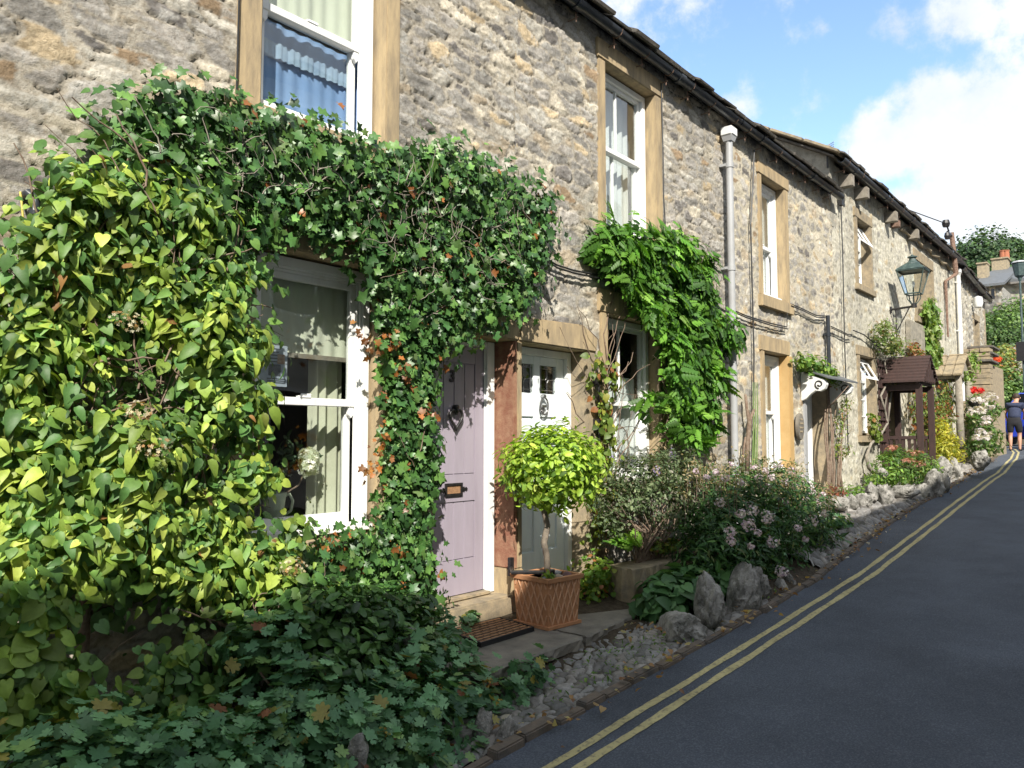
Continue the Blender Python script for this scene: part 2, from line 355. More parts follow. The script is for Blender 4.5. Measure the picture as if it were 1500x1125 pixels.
ribbon('road_marking', xl, lambda x: lyy(x)-.046+.004*math.sin(x*7)+.002*math.sin(x*31), lambda x: lyy(x)+.004+.004*math.sin(x*5+1)+.002*math.sin(x*43), .004, Mt['line'])
ribbon('road_marking', xl, lambda x: lyy(x)-.166+.004*math.sin(x*6)+.002*math.sin(x*37), lambda x: lyy(x)-.114+.004*math.sin(x*8+1)+.002*math.sin(x*29), .004, Mt['line'])
def vz(x, y):
    d = y-kerb_y(x)
    return g(x)-.015+min(1, max(0, (d-.10)/.15))*(.045+.05*float(vnoise(np.array(x*3.1), np.array(y*3.7))))*(0 if 2.5 < x < 6.6 else 1)+.12*max(0, d-.35)-(.012 if 2.5 < x < 6.6 else 0)*d
ribbon('verge', list(np.arange(-12, 31, .25)), lambda x: kerb_y(x)+.04, lambda x: .45, 0, Mt['soil'], nx=12, zf=vz)

# ------------------------------------------------------------------ stone wall generator
PAL = np.array([(.30, .285, .26), (.24, .23, .21), (.40, .38, .33), (.46, .42, .34), (.43, .35, .235), (.17, .16, .15), (.33, .28, .21), (.33, .31, .28), (.27, .20, .13)])
PW = np.array([.20, .17, .15, .12, .10, .08, .08, .12, .03]); PW = PW/PW.sum()
def stone_wall(name, parent, x0, x1, z0, z1, holes, res, seed, sw=.21, sh=.10, amp=.020, mort=(.42, .385, .32), mthr=.22, mat_='stone', cover=0.0, yf=None, pal=PAL, pw=PW, bright=1.0, flipx=None):
    nx = int((x1-x0)/res)+1; nz_ = int((z1-z0)/res)+1
    X, Z = np.meshgrid(np.linspace(x0, x1, nx), np.linspace(z0, z1, nz_))
    wx = X+Z*.10+(fbm(X*4+seed, Z*5, 3)-.5)*.16+(fbm(X*20, Z*26+seed, 3, .7)-.5)*.045
    wz = Z-X*.0+(fbm(X*3, Z*5+seed*3, 3)-.5)*.13+(fbm(X*24+9, Z*30+seed, 3, .7)-.5)*.028
    u = wx/sw; v = wz/sh; i0 = np.floor(u).astype(int); j0 = np.floor(v).astype(int)
    hh = np.random.default_rng(seed).random((256, 256, 8))
    b1 = np.full(X.shape, 9.); b2 = np.full(X.shape, 9.); bi = np.zeros(X.shape, int); bj = np.zeros(X.shape, int); bu = np.zeros(X.shape); bv = np.zeros(X.shape)
    for dj in (-2, -1, 0, 1, 2):
        for di in (-2, -1, 0, 1, 2):
            I = i0+di; J = j0+dj; h = hh[I & 255, J & 255]
            su = I+.5*(J & 1)+h[..., 0]*.9; sv = J+.25+h[..., 1]*.5
            du = u-su; dv = v-sv; ang = (h[..., 7]-.5)*.5
            d = np.sqrt(du**2+(dv+du*ang*1.2)**2*.9+1e-6)-h[..., 2]*.32
            # squarer cells
            d = .45*d+.55*(np.maximum(np.abs(du+dv*ang*.8), np.abs(dv+du*ang*1.6))-h[..., 2]*.36)
            nb = d < b1; b2 = np.where(nb, b1, np.minimum(b2, d))
            bi = np.where(nb, I, bi); bj = np.where(nb, J, bj); bu = np.where(nb, du, bu); bv = np.where(nb, dv, bv); b1 = np.where(nb, d, b1)
    h = hh[bi & 255, bj & 255]; e = b2-b1
    big = fbm(X*.9+seed, Z*.9, 3)
    thr = mthr+(big-.5)*.25+cover
    s = sstep(thr*.65, thr*.85+.03, e)
    H = s*(.0+.40*h[..., 3])+s*((h[..., 4]-.5)*bu*.9+(h[..., 5]-.25)*bv*1.0)
    rid = 1-np.abs(2*fbm(X*7+bi*3.3, Z*15+bj*1.7, 4, .6)-1)
    rid2 = 1-np.abs(2*fbm(X*15+Z*5+bi*1.3, Z*34-X*6, 3, .6)-1)
    H = H+s*((rid-.8)*1.25+(rid2-.75)*.8)+(fbm(X*26, Z*30, 3, .6)-.5)*.30+(big-.5)*.2
    under = sstep(.0, .10, -bv-.18)*sstep(.22, .04, e)*(h[..., 4] > .45)
    crack = np.clip(sstep(.05, 0, e)*(vnoise(X*8+5, Z*8+seed) > .66)+under*(vnoise(X*13+3, Z*9+seed) > .45), 0, 1)*(.9 if cover < .1 else .45)
    Y = -amp*H+crack*amp*1.3+amp*.25
    hx = h[..., 6]
    idx = np.searchsorted(np.cumsum(pw), hx*.9999)
    C = pal[idx]*(.82+.36*h[..., 3])[..., None]
    blot = fbm(X*14+3, Z*14, 4)[..., None]
    C = C*(.66+.75*blot)*(.80+.32*rid[..., None])*1.12
    lich = (sstep(.60, .70, fbm(X*11+50, Z*11+7, 4, .6))*.65)[..., None]
    C = C*(1-lich)+np.array((.52, .51, .47))*lich
    mc = np.array(mort)*(.78+.42*fbm(X*6, Z*6+4, 4))[..., None]
    sm = sstep(thr*.6, thr*.8+.03, e)[..., None]
    rim_ = np.exp(-((e-thr*.8)/(.05))**2)[..., None]
    C = C*sm+mc*(1-sm); C = C*(1-.22*rim_*(vnoise(X*6+seed, Z*6)[..., None] > .3))
    C = C*(1-.35*crack[..., None])
    stain = sstep(.45, .8, fbm(X*1.2+seed*7, Z*.5, 3))[..., None]
    C = C*(1-.18*stain)*bright
    if yf is not None: Y = Y+yf(X)
    V = np.stack([X, Y, Z], -1).reshape(-1, 3)
    a = np.arange(nx*nz_).reshape(nz_, nx)
    Fc = np.stack([a[:-1, :-1], a[:-1, 1:], a[1:, 1:], a[1:, :-1]], -1)
    xc = (X[:-1, :-1]+X[1:, 1:])/2; zc = (Z[:-1, :-1]+Z[1:, 1:])/2; keep = np.ones(xc.shape, bool)
    for (a0, a1, c0, c1) in [(q[0]-.06, q[1]+.06, q[2]-.03, q[3]+.05) for q in holes]: keep &= ~((xc > a0) & (xc < a1) & (zc > c0) & (zc < c1))
    return np_mesh(name, V, Fc[keep].reshape(-1, 4), Mt[mat_], parent, C.reshape(-1, 3))

# ------------------------------------------------------------------ building elements
def surround(parent, x0, x1, z0, z1, wl, wr, lh=.20, sh=.10, sandm='sand', proud=.022, depth=.26, ml=None, y0=0, name='window_surround', split=None, reveal=True):
    m = MB(); p = -proud+y0; d = depth+y0
    j = lambda: random.uniform(-.004, .004)
    m.box(x0-wl, x0, p+j(), d, z0-.002, z1-.002); m.box(x1, x1+wr, p+j(), d, z0-.002, z1-.002)
    m.box(x0-wl-.03, x1+wr+.03, p-.004, d, z1, z1+lh)
    if sh: m.box(x0-wl-.04, x1+wr+.04, p-.035, d, z0-sh, z0-.004)
    return m.build(name, Mt[sandm], parent, bevel=.008)
def sash(parent, x0, x1, z0, z1, y, rail, vbar=None, fwid=.055, casement=False, sill=True, mould=True, label=None):
    m = MB(); d = .10
    m.box(x0, x0+fwid, y, y+d, z0, z1); m.box(x1-fwid, x1, y, y+d, z0, z1)
    m.box(x0+fwid, x1-fwid, y, y+d, z1-fwid, z1); m.box(x0+fwid, x1-fwid, y, y+d, z0, z0+fwid*.9)
    fr = m.build('window', Mt['white'], parent, bevel=.003)
    if mould:
        q = MB(); k = .018
        for i in range(2):
            a = fwid+k*i; yy = y+.012+.014*i; b = a+k-.001
            q.box(x0+a, x0+b, yy, yy+.03, z0+fwid, z1-a); q.box(x1-b, x1-a, yy, yy+.03, z0+fwid, z1-a); q.box(x0+b, x1-b, yy, yy+.03, z1-b, z1-a)
        q.build('moulding', Mt['white'], fr, bevel=.002)
        ix0, ix1, iz1 = x0+fwid+2*k, x1-fwid-2*k, z1-fwid-2*k
    else: ix0, ix1, iz1 = x0+fwid, x1-fwid, z1-fwid
    iz0 = z0+fwid*.9; w = .045
    def s_(za, zb, yy, botw, topw, horn):
        m = MB(); m.box(ix0, ix0+w, yy, yy+.04, za, zb); m.box(ix1-w, ix1, yy, yy+.04, za, zb)
        m.box(ix0+w, ix1-w, yy, yy+.04, za, za+botw); m.box(ix0+w, ix1-w, yy, yy+.04, zb-topw, zb)
        if vbar is not None:
            xb = ix0+(ix1-ix0)*vbar; m.box(xb-.009, xb+.009, yy+.004, yy+.036, za+botw, zb-topw)
        if horn:
            for a in (ix0+.002, ix1-w+.002): m.prism([(a, za), (a+w-.004, za), (a+w-.004, za-.05), (a+w*.5, za-.075), (a, za-.05)], yy+.006, yy+.036)
        m.build('sash', Mt['white'], fr, bevel=.003)
        MB().box(ix0+w-.004, ix1-w+.004, yy+.018, yy+.022, za+botw-.004, zb-topw+.004).build('pane', Mt['glass'], fr)
    s_(rail, iz1, y+.035, .05, .04, mould)
    s_(iz0, rail+.045, y+.078, .07, .04, False)
    if mould:
        MB().box((ix0+ix1)/2-.05, (ix0+ix1)/2+.03, y+.03, y+.075, rail+.05, rail+.062).tube([((ix0+ix1)/2-.03, y+.05, rail+.068), ((ix0+ix1)/2+.04, y+.05, rail+.068)], .008).build('sash_lock', Mt['white'], fr)
    if sill: MB().box(x0+.0, x1-.0, y-.06, y-.001, z0+.004, z0+.05).build('sill', Mt['white'], fr, bevel=.006)
    if label: fr['label'] = label
    return fr
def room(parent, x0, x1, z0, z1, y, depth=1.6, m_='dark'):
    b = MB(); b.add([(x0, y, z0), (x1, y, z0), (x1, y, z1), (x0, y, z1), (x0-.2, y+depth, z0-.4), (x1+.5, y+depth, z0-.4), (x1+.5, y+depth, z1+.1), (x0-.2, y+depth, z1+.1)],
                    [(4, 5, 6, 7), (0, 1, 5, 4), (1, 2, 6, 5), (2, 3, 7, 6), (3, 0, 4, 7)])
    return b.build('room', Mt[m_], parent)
def wavy(x0, x1, y, z0, z1, amp=.025, wl=.075, n=48, gather=0, ph=0.):
    V = []; Fc = []
    nzs = 10
    for k in range(nzs+1):
        z = z0+(z1-z0)*k/nzs
        for i in range(n+1):
            x = x0+(x1-x0)*i/n; V.append((x+gather*math.sin(k/nzs*3)*0, y+amp*math.sin(2*math.pi*x/wl+ph+.5*math.sin(x*31))*(1-.25*k/nzs)+.006*math.sin(x*60), z))
    for k in range(nzs):
        for i in range(n): a = k*(n+1)+i; Fc.append((a, a+1, a+n+2, a+n+1))
    return np.array(V), np.array(Fc)
def cloth(name, x0, x1, y, z0, z1, mat_, label, cat, amp=.025, wl=.075, parent=None, group=None, ph=0.):
    V, Fc = wavy(x0, x1, y, z0, z1, amp, wl, ph=ph); o = np_mesh(name, V, Fc, Mt[mat_], parent)
    if label: tag(o, label, cat, group)
    return o
def slates(parent, x0, x1, yf, zf, rows=9, pitch=32, seed=1, yoff=None, name='roof', mat_='slate'):
    r_ = random.Random(seed); m = MB(); a = R(pitch)
    for k in range(rows):
        x = x0; d = .30
        while x < x1:
            w = min(r_.uniform(.28, .55)*(1-.03*k), x1-x+.001); 
            if x1-x-w < .15: w = x1-x
            yy = yf+k*.26*math.cos(a)+r_.uniform(-.03, .03); zz = zf+k*.26*math.sin(a)+r_.uniform(-.006, .01)
            oy = yoff((x+w/2)) if yoff else 0
            t = r_.uniform(.025, .045)
            m.obox((x+w/2, yy+d/2*math.cos(a)+oy, zz+d/2*math.sin(a)+.02), (w-.012, d+.16, t), (a-.04+r_.uniform(-.02, .02), 0, r_.uniform(-.02, .02)))
            x += w
    L_ = rows*.26+.1
    dz = -.035
    m.hexa([(x0, yf+.1, zf+dz), (x1, yf+.1+(yoff(x1) if yoff else 0), zf+dz), (x1, yf+.1+L_*math.cos(a)+(yoff(x1) if yoff else 0), zf+dz+L_*math.sin(a)), (x0, yf+.1+L_*math.cos(a), zf+dz+L_*math.sin(a))],
           [(x0, yf+.1, zf+dz+.03), (x1, yf+.1+(yoff(x1) if yoff else 0), zf+dz+.03), (x1, yf+.1+L_*math.cos(a)+(yoff(x1) if yoff else 0), zf+dz+L_*math.sin(a)+.03), (x0, yf+.1+L_*math.cos(a), zf+dz+L_*math.sin(a)+.03)])
    return m.build(name, Mt[mat_], parent, bevel=.006)
def gutter(parent, x0, x1, y, z, r_=.062, yoff=None, brk=.55):
    n = 10; vs = []; m = MB(); ends = [x0, x1]
    xs_ = list(np.linspace(x0, x1, max(2, int((x1-x0)/1.2)+1)))
    for x in xs_:
        oy = yoff(x) if yoff else 0
        for j in range(n+1):
            q = math.pi+math.pi*j/n; vs.append((x, y+oy+r_*math.cos(q), z+r_*math.sin(q)))
        for j in range(n+1):
            q = 2*math.pi-math.pi*j/n; vs.append((x, y+oy+(r_-.008)*math.cos(q), z+(r_-.008)*math.sin(q)))
    k = 2*(n+1); fs = [(i*k+j, i*k+(j+1) % k, (i+1)*k+(j+1) % k, (i+1)*k+j) for i in range(len(xs_)-1) for j in range(k)]
    fs += [tuple(range(k)), tuple(range((len(xs_)-1)*k, len(xs_)*k))]
    m.add(vs, fs)
    # joints
    x = x0+.7
    while x < x1:
        oy = yoff(x) if yoff else 0
        m.tube([(x-.05, y+oy, z-.004), (x+.05, y+oy, z-.004)], r_+.008, 12)
        x += 1.9
    gt = m.build('gutter', Mt['gutter'], parent, smooth='auto')
    x = x0+.25
    while x < x1-.05:
        oy = yoff(x) if yoff else 0
        b = MB(); b.tube([(x, y+oy+r_, z+.01), (x, y+oy+r_*.7, z-r_*.75), (x, y+oy, z-r_-.006), (x, y+oy-r_*.7, z-r_*.75), (x, y+oy-r_-.004, z+.012)], .006, 5)
        b.tube([(x, .05+oy, z-.13), (x+.01, y+oy+.02, z-.115)], .006, 5); b.tube([(x+.005, y+oy+.04, z-.06), (x, y+oy+.035, z-.16)], .005, 5)
        b.build('gutter_bracket', Mt['rust'], gt)
        x += brk*random.uniform(.85, 1.2)
    MB().box(x0, x1, .01+(0), .03, z-.10, z+.10).build('fascia', Mt['black'], parent) if not yoff else None
    return gt

# ================================================================== HOUSE A (number 3)
EZ = 5.47; GY = -.13
A = empty('house', (2, 0, .1), 'rough stone cottage at the near end, with lavender door numbered 3', 'house', 'cottages of the terrace')
AX0, AX1 = -2.2, 4.865
w1 = (2.50, 3.46, .97, 2.72); u1 = (2.50, 3.45, 3.53, 5.16); d1 = (3.92, 4.815, .10, 2.365)
stone_wall('wall', A, AX0, AX1+.025, -.5, 5.50, [w1, (2.5, 3.45, 3.5, 5.16), d1, (3.9, 6, -1, .1)], .0135, 11, sw=.27, sh=.095, cover=.0, amp=.015)
surround(A, *w1, .15, .115, .24, .10, 'sand')
surround(A, *u1, .155, .125, .20, .12, 'sand')
W1 = sash(A, 2.50, 3.445, .985, 2.705, .115, 1.795, label='lower sash window with white frame, cream blind and jug of flowers behind')
U1 = sash(A, 2.50, 3.435, 3.55, 5.14, .10, 4.22, label='upper sash window with white frame reflecting blue sky')
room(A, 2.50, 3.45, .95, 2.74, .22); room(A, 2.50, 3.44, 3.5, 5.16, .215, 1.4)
slates(A, AX0, AX1, -.17, EZ+.035, seed=3)
gutter(A, AX0, AX1-.002, GY, EZ)
# door 1
dA = MB(); x0, x1, z0, z1 = 4.03, 4.71, .395, 2.312; Y = .205
dA.box(x0, x1, Y+.012, Y+.045, z0, z1)
st = .105
for (a, b, c, e) in ((x0, x0+st, z0, z1), (x1-st, x1, z0, z1), (x0+st, x1-st, z1-.14, z1), (x0+st, x1-st, z0, .66), (x0+st, x1-st, 1.10, 1.31)):
    dA.box(a+.0005, b-.0005, Y, Y+.012, c+.0005, e-.0005)
nb = 4; bw = (x1-x0-2*st)/nb
for (c, e) in ((.66, 1.10), (1.31, z1-.14)):
    for i in range(nb): dA.box(x0+st+bw*i+.004, x0+st+bw*(i+1)-.004, Y+.006, Y+.0125, c+.004, e-.004)
doorA = dA.build('door', Mt['lav'], A, bevel=.002)
k = MB(); hx, hz = 4.367, 1.74; pts = []
for i in range(33):
    t = 2*math.pi*i/32; pts.append((hx+.0043*16*math.sin(t)**3, Y-.022, hz+.0052*(13*math.cos(t)-5*math.cos(2*t)-2*math.cos(3*t)-math.cos(4*t))))
k.tube(pts, .0115, 8, False); k.tube([(hx, Y-.03, hz+.075), (hx, Y-.03, hz+.045)], .014); k.tube([(hx, Y+.002, hz+.085), (hx, Y-.035, hz+.085)], .02, 12)
k.build('door_knocker', Mt['black'], doorA, smooth=True)
k = MB(); k.box(4.265, 4.455, Y-.014, Y, 1.145, 1.165); k.box(4.265, 4.455, Y-.014, Y, 1.225, 1.245); k.box(4.265, 4.285, Y-.014, Y, 1.165, 1.225); k.box(4.435, 4.455, Y-.014, Y, 1.165, 1.225)
k.prism([(4.455, 1.185), (4.475, 1.175), (4.485, 1.19), (4.50, 1.18), (4.515, 1.195), (4.50, 1.21), (4.485, 1.20), (4.475, 1.215), (4.455, 1.205)], Y-.01, Y)
k.prism([(4.265, 1.185), (4.245, 1.175), (4.235, 1.19), (4.22, 1.18), (4.205, 1.195), (4.22, 1.21), (4.235, 1.20), (4.245, 1.215), (4.265, 1.205)], Y-.01, Y)
k.build('letterbox', Mt['black'], doorA, bevel=.001)
MB().box(4.286, 4.434, Y-.006, Y-.001, 1.166, 1.224).build('letterbox_flap', Mt['brush'], doorA)
def text_mesh(s_, size, loc, mat_, parent, name, ext=.003, bold=.004):
    c = bpy.data.curves.new(name, 'FONT'); c.body = s_; c.size = size; c.extrude = ext; c.align_x = 'CENTER'; c.align_y = 'CENTER'; c.offset = bold
    o = bpy.data.objects.new('tmp', c); COL.objects.link(o)
    o.rotation_euler = (R(90), 0, 0); o.location = loc; bpy.context.view_layer.update()
    me = bpy.data.meshes.new_from_object(o.evaluated_get(bpy.context.evaluated_depsgraph_get())); me.transform(o.matrix_world)
    bpy.data.objects.remove(o)
    me.materials.clear(); r = link(me, name, mat_, parent); return r
text_mesh('3', .125, (4.342, Y-.002, 2.06), Mt['black'], doorA, 'door_number')
m = MB(); m.box(4.712, 4.80, .17, .27, .37, 2.36); m.box(3.93, 4.028, .17, .27, .37, 2.36); m.box(4.028, 4.712, .17, .27, 2.314, 2.36)
m.box(4.70, 4.712, .19, .2, .395, 2.31)
m.build('door_frame', Mt['white'], A, bevel=.003)
m = MB(); m.box(3.90, 4.83, -.03, .30, .20, .365); m.box(4.0, 4.72, .12, .30, .365, .39)
m.build('door_step', Mt['sandgrey'], A, bevel=.012)
m = MB(); m.prism([(3.60, 2.368), (4.86, 2.368), (4.90, 2.50), (4.72, 2.56), (4.2, 2.57), (3.6, 2.55)], -.03, .30)
m.build('door_lintel', Mt['sand'], A, bevel=.012)
MB().box(3.78, 3.925, -.024, .27, .2, 2.366).build('door_jamb', Mt['sandgrey'], A, bevel=.01)
m = MB(); m.box(4.815, 4.852, -.028, .27, .56, 2.366)
m.build('door_pillar', Mt['redstone'], A, bevel=.008)
# waste pipe
x, z = at(52, 300, -.06); b = MB(); b.tube([(x-.02, .02, z+.05), (x-.02, -.04, z+.05), (x, -.06, z+.03), (x, -.06, z-.28)], .024, 12); b.tube([(x, -.06, z-.06), (x, -.06, z-.03)], .03, 12)
b.build('waste_pipe', Mt['gutter'], A, smooth='auto')
b = MB(); b.tube([(x-.045, 0, z+.06), (x-.05, -.04, z+.0), (x-.04, -.045, z-.1), (x-.05, -.03, z-.25)], .005, 6); b.build('cable', Mt['yellowcable'], A)
x = at(343, 50, 0)[0]; b = MB(); b.tube([(x, -.035, 5.4), (x+.003, -.04, 4.4), (x-.002, -.038, 3.0)], .006, 6); b.build('cable', Mt['cable'], A)

# ================================================================== HOUSE B
B = empty('house', (7, 0, .2), 'stone cottage in the middle with pale blue-white door and leafy wall climber', 'house', 'cottages of the terrace')
BX0, BX1 = 4.875, 9.02
uB = (6.20, 7.16, 3.53, 5.20); lB = (6.20, 7.17, 1.15, 2.76); dB = (4.875, 5.845, 0, 2.365)
stone_wall('wall', B, BX0-.02, BX1+.03, -.3, 5.50, [uB, lB, dB, (4.8, 6.0, -1, .2)], .0145, 23, sw=.27, sh=.095, mthr=.22, amp=.0145)
surround(B, *uB, .115, .13, .19, .12, 'sand'); surround(B, *lB, .115, .15, .22, .12, 'sand')
sash(B, 6.22, 7.145, 3.55, 5.185, .10, 4.42, vbar=.44, mould=False, label='upper window of two tall panes with white frame and pale curtains')
sash(B, 6.22, 7.155, 1.17, 2.745, .10, 1.90, vbar=.46, mould=False, label='lower window half hidden by the climber and shrub')
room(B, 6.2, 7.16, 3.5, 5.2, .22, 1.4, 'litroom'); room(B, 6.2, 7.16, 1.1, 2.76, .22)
slates(B, BX0, BX1, -.17, EZ+.035, seed=5); gutter(B, BX0+.002, BX1-.002, GY, EZ)
m = MB(); m.box(4.854, 4.918, -.024, .27, .56, 2.366); m.build('door_pillar', Mt['sand'], B, bevel=.008)
m = MB(); m.box(4.80, 4.925, -.032, .27, .20, .558); m.build('pillar_base', Mt['sand'], B, bevel=.01)
m = MB(); m.prism([(4.865, 2.368), (6.0, 2.368), (6.02, 2.50), (5.80, 2.60), (5.0, 2.575), (4.905, 2.50)], -.03, .30); m.build('door_lintel', Mt['sand'], B, bevel=.012)
m = MB(); m.box(5.845, 5.99, -.024, .27, .2, 2.366); m.build('door_jamb', Mt['sandgrey'], B, bevel=.01)
m = MB(); m.box(4.92, 5.85, -.02, .30, .21, .40); m.build('door_step', Mt['sandgrey'], B, bevel=.012)
m = MB(); m.box(5.78, 5.843, .15, .25, .40, 2.36); m.box(4.92, 4.985, .15, .25, .40, 2.36); m.box(4.985, 5.78, .15, .25, 2.30, 2.36); m.build('door_frame', Mt['white'], B, bevel=.003)
Y = .19; x0, x1, z0, z1 = 4.987, 5.778, .41, 2.298; m = MB()
cx = 5.384; lt = 1.975; lt2 = 2.225
cols = [(x0, x0+.11), (cx-.045, cx+.045), (x1-.11, x1)]
for a, b in cols: m.box(a, b, Y, Y+.04, z0, z1)
for (c, e) in ((z0, .62), (1.02, 1.14), (1.77, lt), (lt2, z1)):
    for (a, b) in ((cols[0][1], cols[1][0]), (cols[1][1], cols[2][0])): m.box(a, b, Y, Y+.04, c, e)
doorB = m.build('door', Mt['pale'], B, bevel=.003)
m = MB()
for (a, b) in ((cols[0][1], cols[1][0]), (cols[1][1], cols[2][0])):
    for (c, e) in ((.62, 1.02), (1.14, 1.77)):
        m.box(a, b, Y+.018, Y+.03, c, e)
        i = .035; m.hexa([(a+.006, Y+.018, c+.006), (b-.006, Y+.018, c+.006), (b-.006, Y+.018, e-.006), (a+.006, Y+.018, e-.006)], [(a+i, Y+.006, c+i), (b-i, Y+.006, c+i), (b-i, Y+.006, e-i), (a+i, Y+.006, e-i)])
m.build('door_panel', Mt['pale'], doorB)
for (a, b) in ((cols[0][1], cols[1][0]), (cols[1][1], cols[2][0])):
    pn = MB().box(a, b, Y+.02, Y+.024, lt, lt2).build('pane', Mt['glass'], doorB)
    q = MB(); c_ = (a+b)/2; zc = (lt+lt2)/2; r_ = .0035; yy = Y+.016
    for (p_, q_) in (((a+.03, lt), (a+.03, lt2)), ((b-.03, lt), (b-.03, lt2)), ((a, lt+.03), (b, lt+.03)), ((a, lt2-.03), (b, lt2-.03)), ((c_, lt), (c_, zc-.025)), ((c_, zc+.025), (c_, lt2)), ((a, zc), (c_-.02, zc)), ((c_+.02, zc), (b, zc)),
                     ((c_-.02, zc), (c_, zc+.03)), ((c_, zc+.03), (c_+.02, zc)), ((c_+.02, zc), (c_, zc-.03)), ((c_, zc-.03), (c_-.02, zc))):
        q.tube([(p_[0], yy, p_[1]), (q_[0], yy, q_[1])], r_, 5)
    q.build('leading', Mt['steel'], pn)
room(B, 4.99, 5.77, 1.9, 2.3, .27, .8)
k = MB(); cz = 1.865; k.tube([(5.45+.055*math.sin(t), Y-.03-.0*t, cz+.075*math.cos(t)) for t in np.linspace(0, 2*math.pi, 25)], .008, 8, False)
k.tube([(5.45, Y, cz+.085), (5.45, Y-.04, cz+.085)], .018, 10); k.tube([(5.45-.03, Y-.02, cz-.0), (5.45+.03, Y-.02, cz)], .014, 8)
k.prism([(5.42, cz-.01), (5.48, cz-.01), (5.48, cz-.05), (5.45, cz-.07), (5.42, cz-.05)], Y-.012, Y); k.build('door_knocker', Mt['steel'], doorB, smooth='auto')
# handrail by door B
xr_ = at(876, 590, -.06)[0]; zt = at(876, 556, -.06)[1]; zb = at(876, 622, -.06)[1]
k = MB(); k.tube([(xr_, -.07, zt+.06), (xr_, -.07, zb-.30)], .011, 8)
for z_ in (zt, zb): k.box(xr_-.03, xr_+.03, -.09, -.015, z_-.05, z_+.05); k.tube([(xr_, -.07, z_), (xr_-.02, -.02, z_-.07)], .01)
k.build('grab_rail', Mt['black'], B, bevel=.002)
# cables along the wall (photo: drooping bundle from the ivy to the wisteria and on)
def wallcable(pts, y, name, parent, r_=.009, n=2):
    b = MB()
    for k_ in range(n):
        P = [(at(px, py, y)[0], y-.012*k_+random.uniform(-.006, .006), at(px, py, y)[1]-.028*k_) for px, py in pts]; b.tube(P, r_, 6)
    return b.build(name, Mt['cable'], parent, smooth=True)
wallcable([(775, 368), (800, 378), (815, 388), (840, 396), (870, 402), (905, 405)], -.045, 'cable', B)
wallcable([(1040, 442), (1062, 455), (1068, 458)], -.045, 'cable', B)
x = at(969, 200, -.03)[0]; b = MB(); b.tube([(x, -.035, 5.35), (x+.01, -.04, 4.6), (x+.02, -.035, 4.1), (x+.06, -.04, 3.6), (x+.08, -.04, 3.1)], .007, 6); b.build('cable', Mt['cable'], B)
# downpipe B
xp = at(1068, 215, -.11)[0]
def downpipe(parent, x, y, ztop, zbot, r_, mat_, hop=True, yo=0):
    m = MB(); m.tube([(x, y, ztop), (x, y, zbot)], r_, 14)
    for z_ in np.arange(zbot+.55, ztop-.1, 1.25): m.tube([(x, y, z_-.03), (x, y, z_+.03)], r_+.008, 14); m.box(x-.06, x+.06, y+r_*.6, -.01+yo, z_-.015, z_+.015)
    if hop:
        m.hexa([(x-.05, y-.05, ztop), (x+.05, y-.05, ztop), (x+.05, y+.05, ztop), (x-.05, y+.05, ztop)], [(x-.07, y-.065, ztop+.06), (x+.07, y-.065, ztop+.06), (x+.07, y+.065, ztop+.06), (x-.07, y+.065, ztop+.06)])
    dp_ = m.build('downpipe', Mt[mat_], parent, smooth='auto', bevel=0)
    if hop: MB().box(x-.082, x+.082, y-.075, y+.075, ztop+.06, ztop+.17).build('hopper', Mt['whitepipe'], dp_, bevel=.012)
    return dp_
downpipe(B, xp, -.11, 5.14, .55, .042, 'greypipe')

# ================================================================== HOUSE C
C_ = empty('house', (11, 0, .4), 'cottage with ochre window jambs and small slate canopy over recessed door', 'house', 'cottages of the terrace')
CX0, CX1 = 9.03, 12.86
uC = (9.98, 10.80, 3.46, 5.08); lC = (9.95, 10.78, 1.10, 2.72); dC = (11.5, 12.35, .3, 2.42)
stone_wall('wall', C_, CX0-.02, CX1+.05, 0, 5.50, [uC, lC, dC], .019, 31, sw=.22, sh=.11, cover=.10, amp=.015, mort=(.48, .44, .35), bright=1.12)
surround(C_, *uC, .10, .13, .17, .16, 'sand'); surround(C_, *lC, .10, .05, .20, .12, 'sand')
MB().box(10.776, 10.93, -.029, .26, 1.10, 2.715).build('window_jamb', Mt['ochre'], C_, bevel=.008)
sash(C_, 9.985, 10.79, 3.47, 5.06, .105, 4.17, label='upper sash window with yellow stone jambs'); sash(C_, 9.96, 10.77, 1.13, 2.70, .105, 1.90, label='lower sash window with deep ochre right jamb')
room(C_, 9.95, 10.8, 3.4, 5.1, .21, 1.2, 'litroom'); room(C_, 9.95, 10.8, 1.05, 2.74, .21, 1.2, 'litroom')
slates(C_, CX0, CX1-.05, -.17, EZ+.035, seed=8); gutter(C_, CX0+.002, CX1+.12, GY, EZ)
MB().box(12.35, 12.46, -.02, .5, .3, 2.42).build('door_jamb', Mt['sandgrey'], C_, bevel=.01)
MB().box(11.38, 11.5, -.02, .5, .3, 2.42).build('door_jamb', Mt['greypipe'], C_, bevel=.01)
dc = MB().box(11.62, 12.25, .27, .31, .75, 2.30).build('door', Mt['white'], C_, bevel=.004)
MB().box(11.504, 11.60, .20, .34, .6, 2.40).box(12.27, 12.345, .20, .34, .6, 2.40).box(11.602, 12.268, .20, .34, 2.32, 2.40).build('door_frame', Mt['white'], C_, bevel=.004)
MB().box(11.4, 12.5, -.25, .3, .25, .70).build('door_step', Mt['slab'], C_, bevel=.015)
cz = 2.44; m = MB(); xa, xb = 11.28, 12.66; yd = -.40
m.hexa([(xa, yd, cz-.03), (xb, yd, cz-.03), (xb, 0, cz+.13), (xa, 0, cz+.13)], [(xa, yd, cz-.005), (xb, yd, cz-.005), (xb, 0, cz+.155), (xa, 0, cz+.155)])
cn = m.build('door_canopy', Mt['leadslate'], C_, bevel=.004)
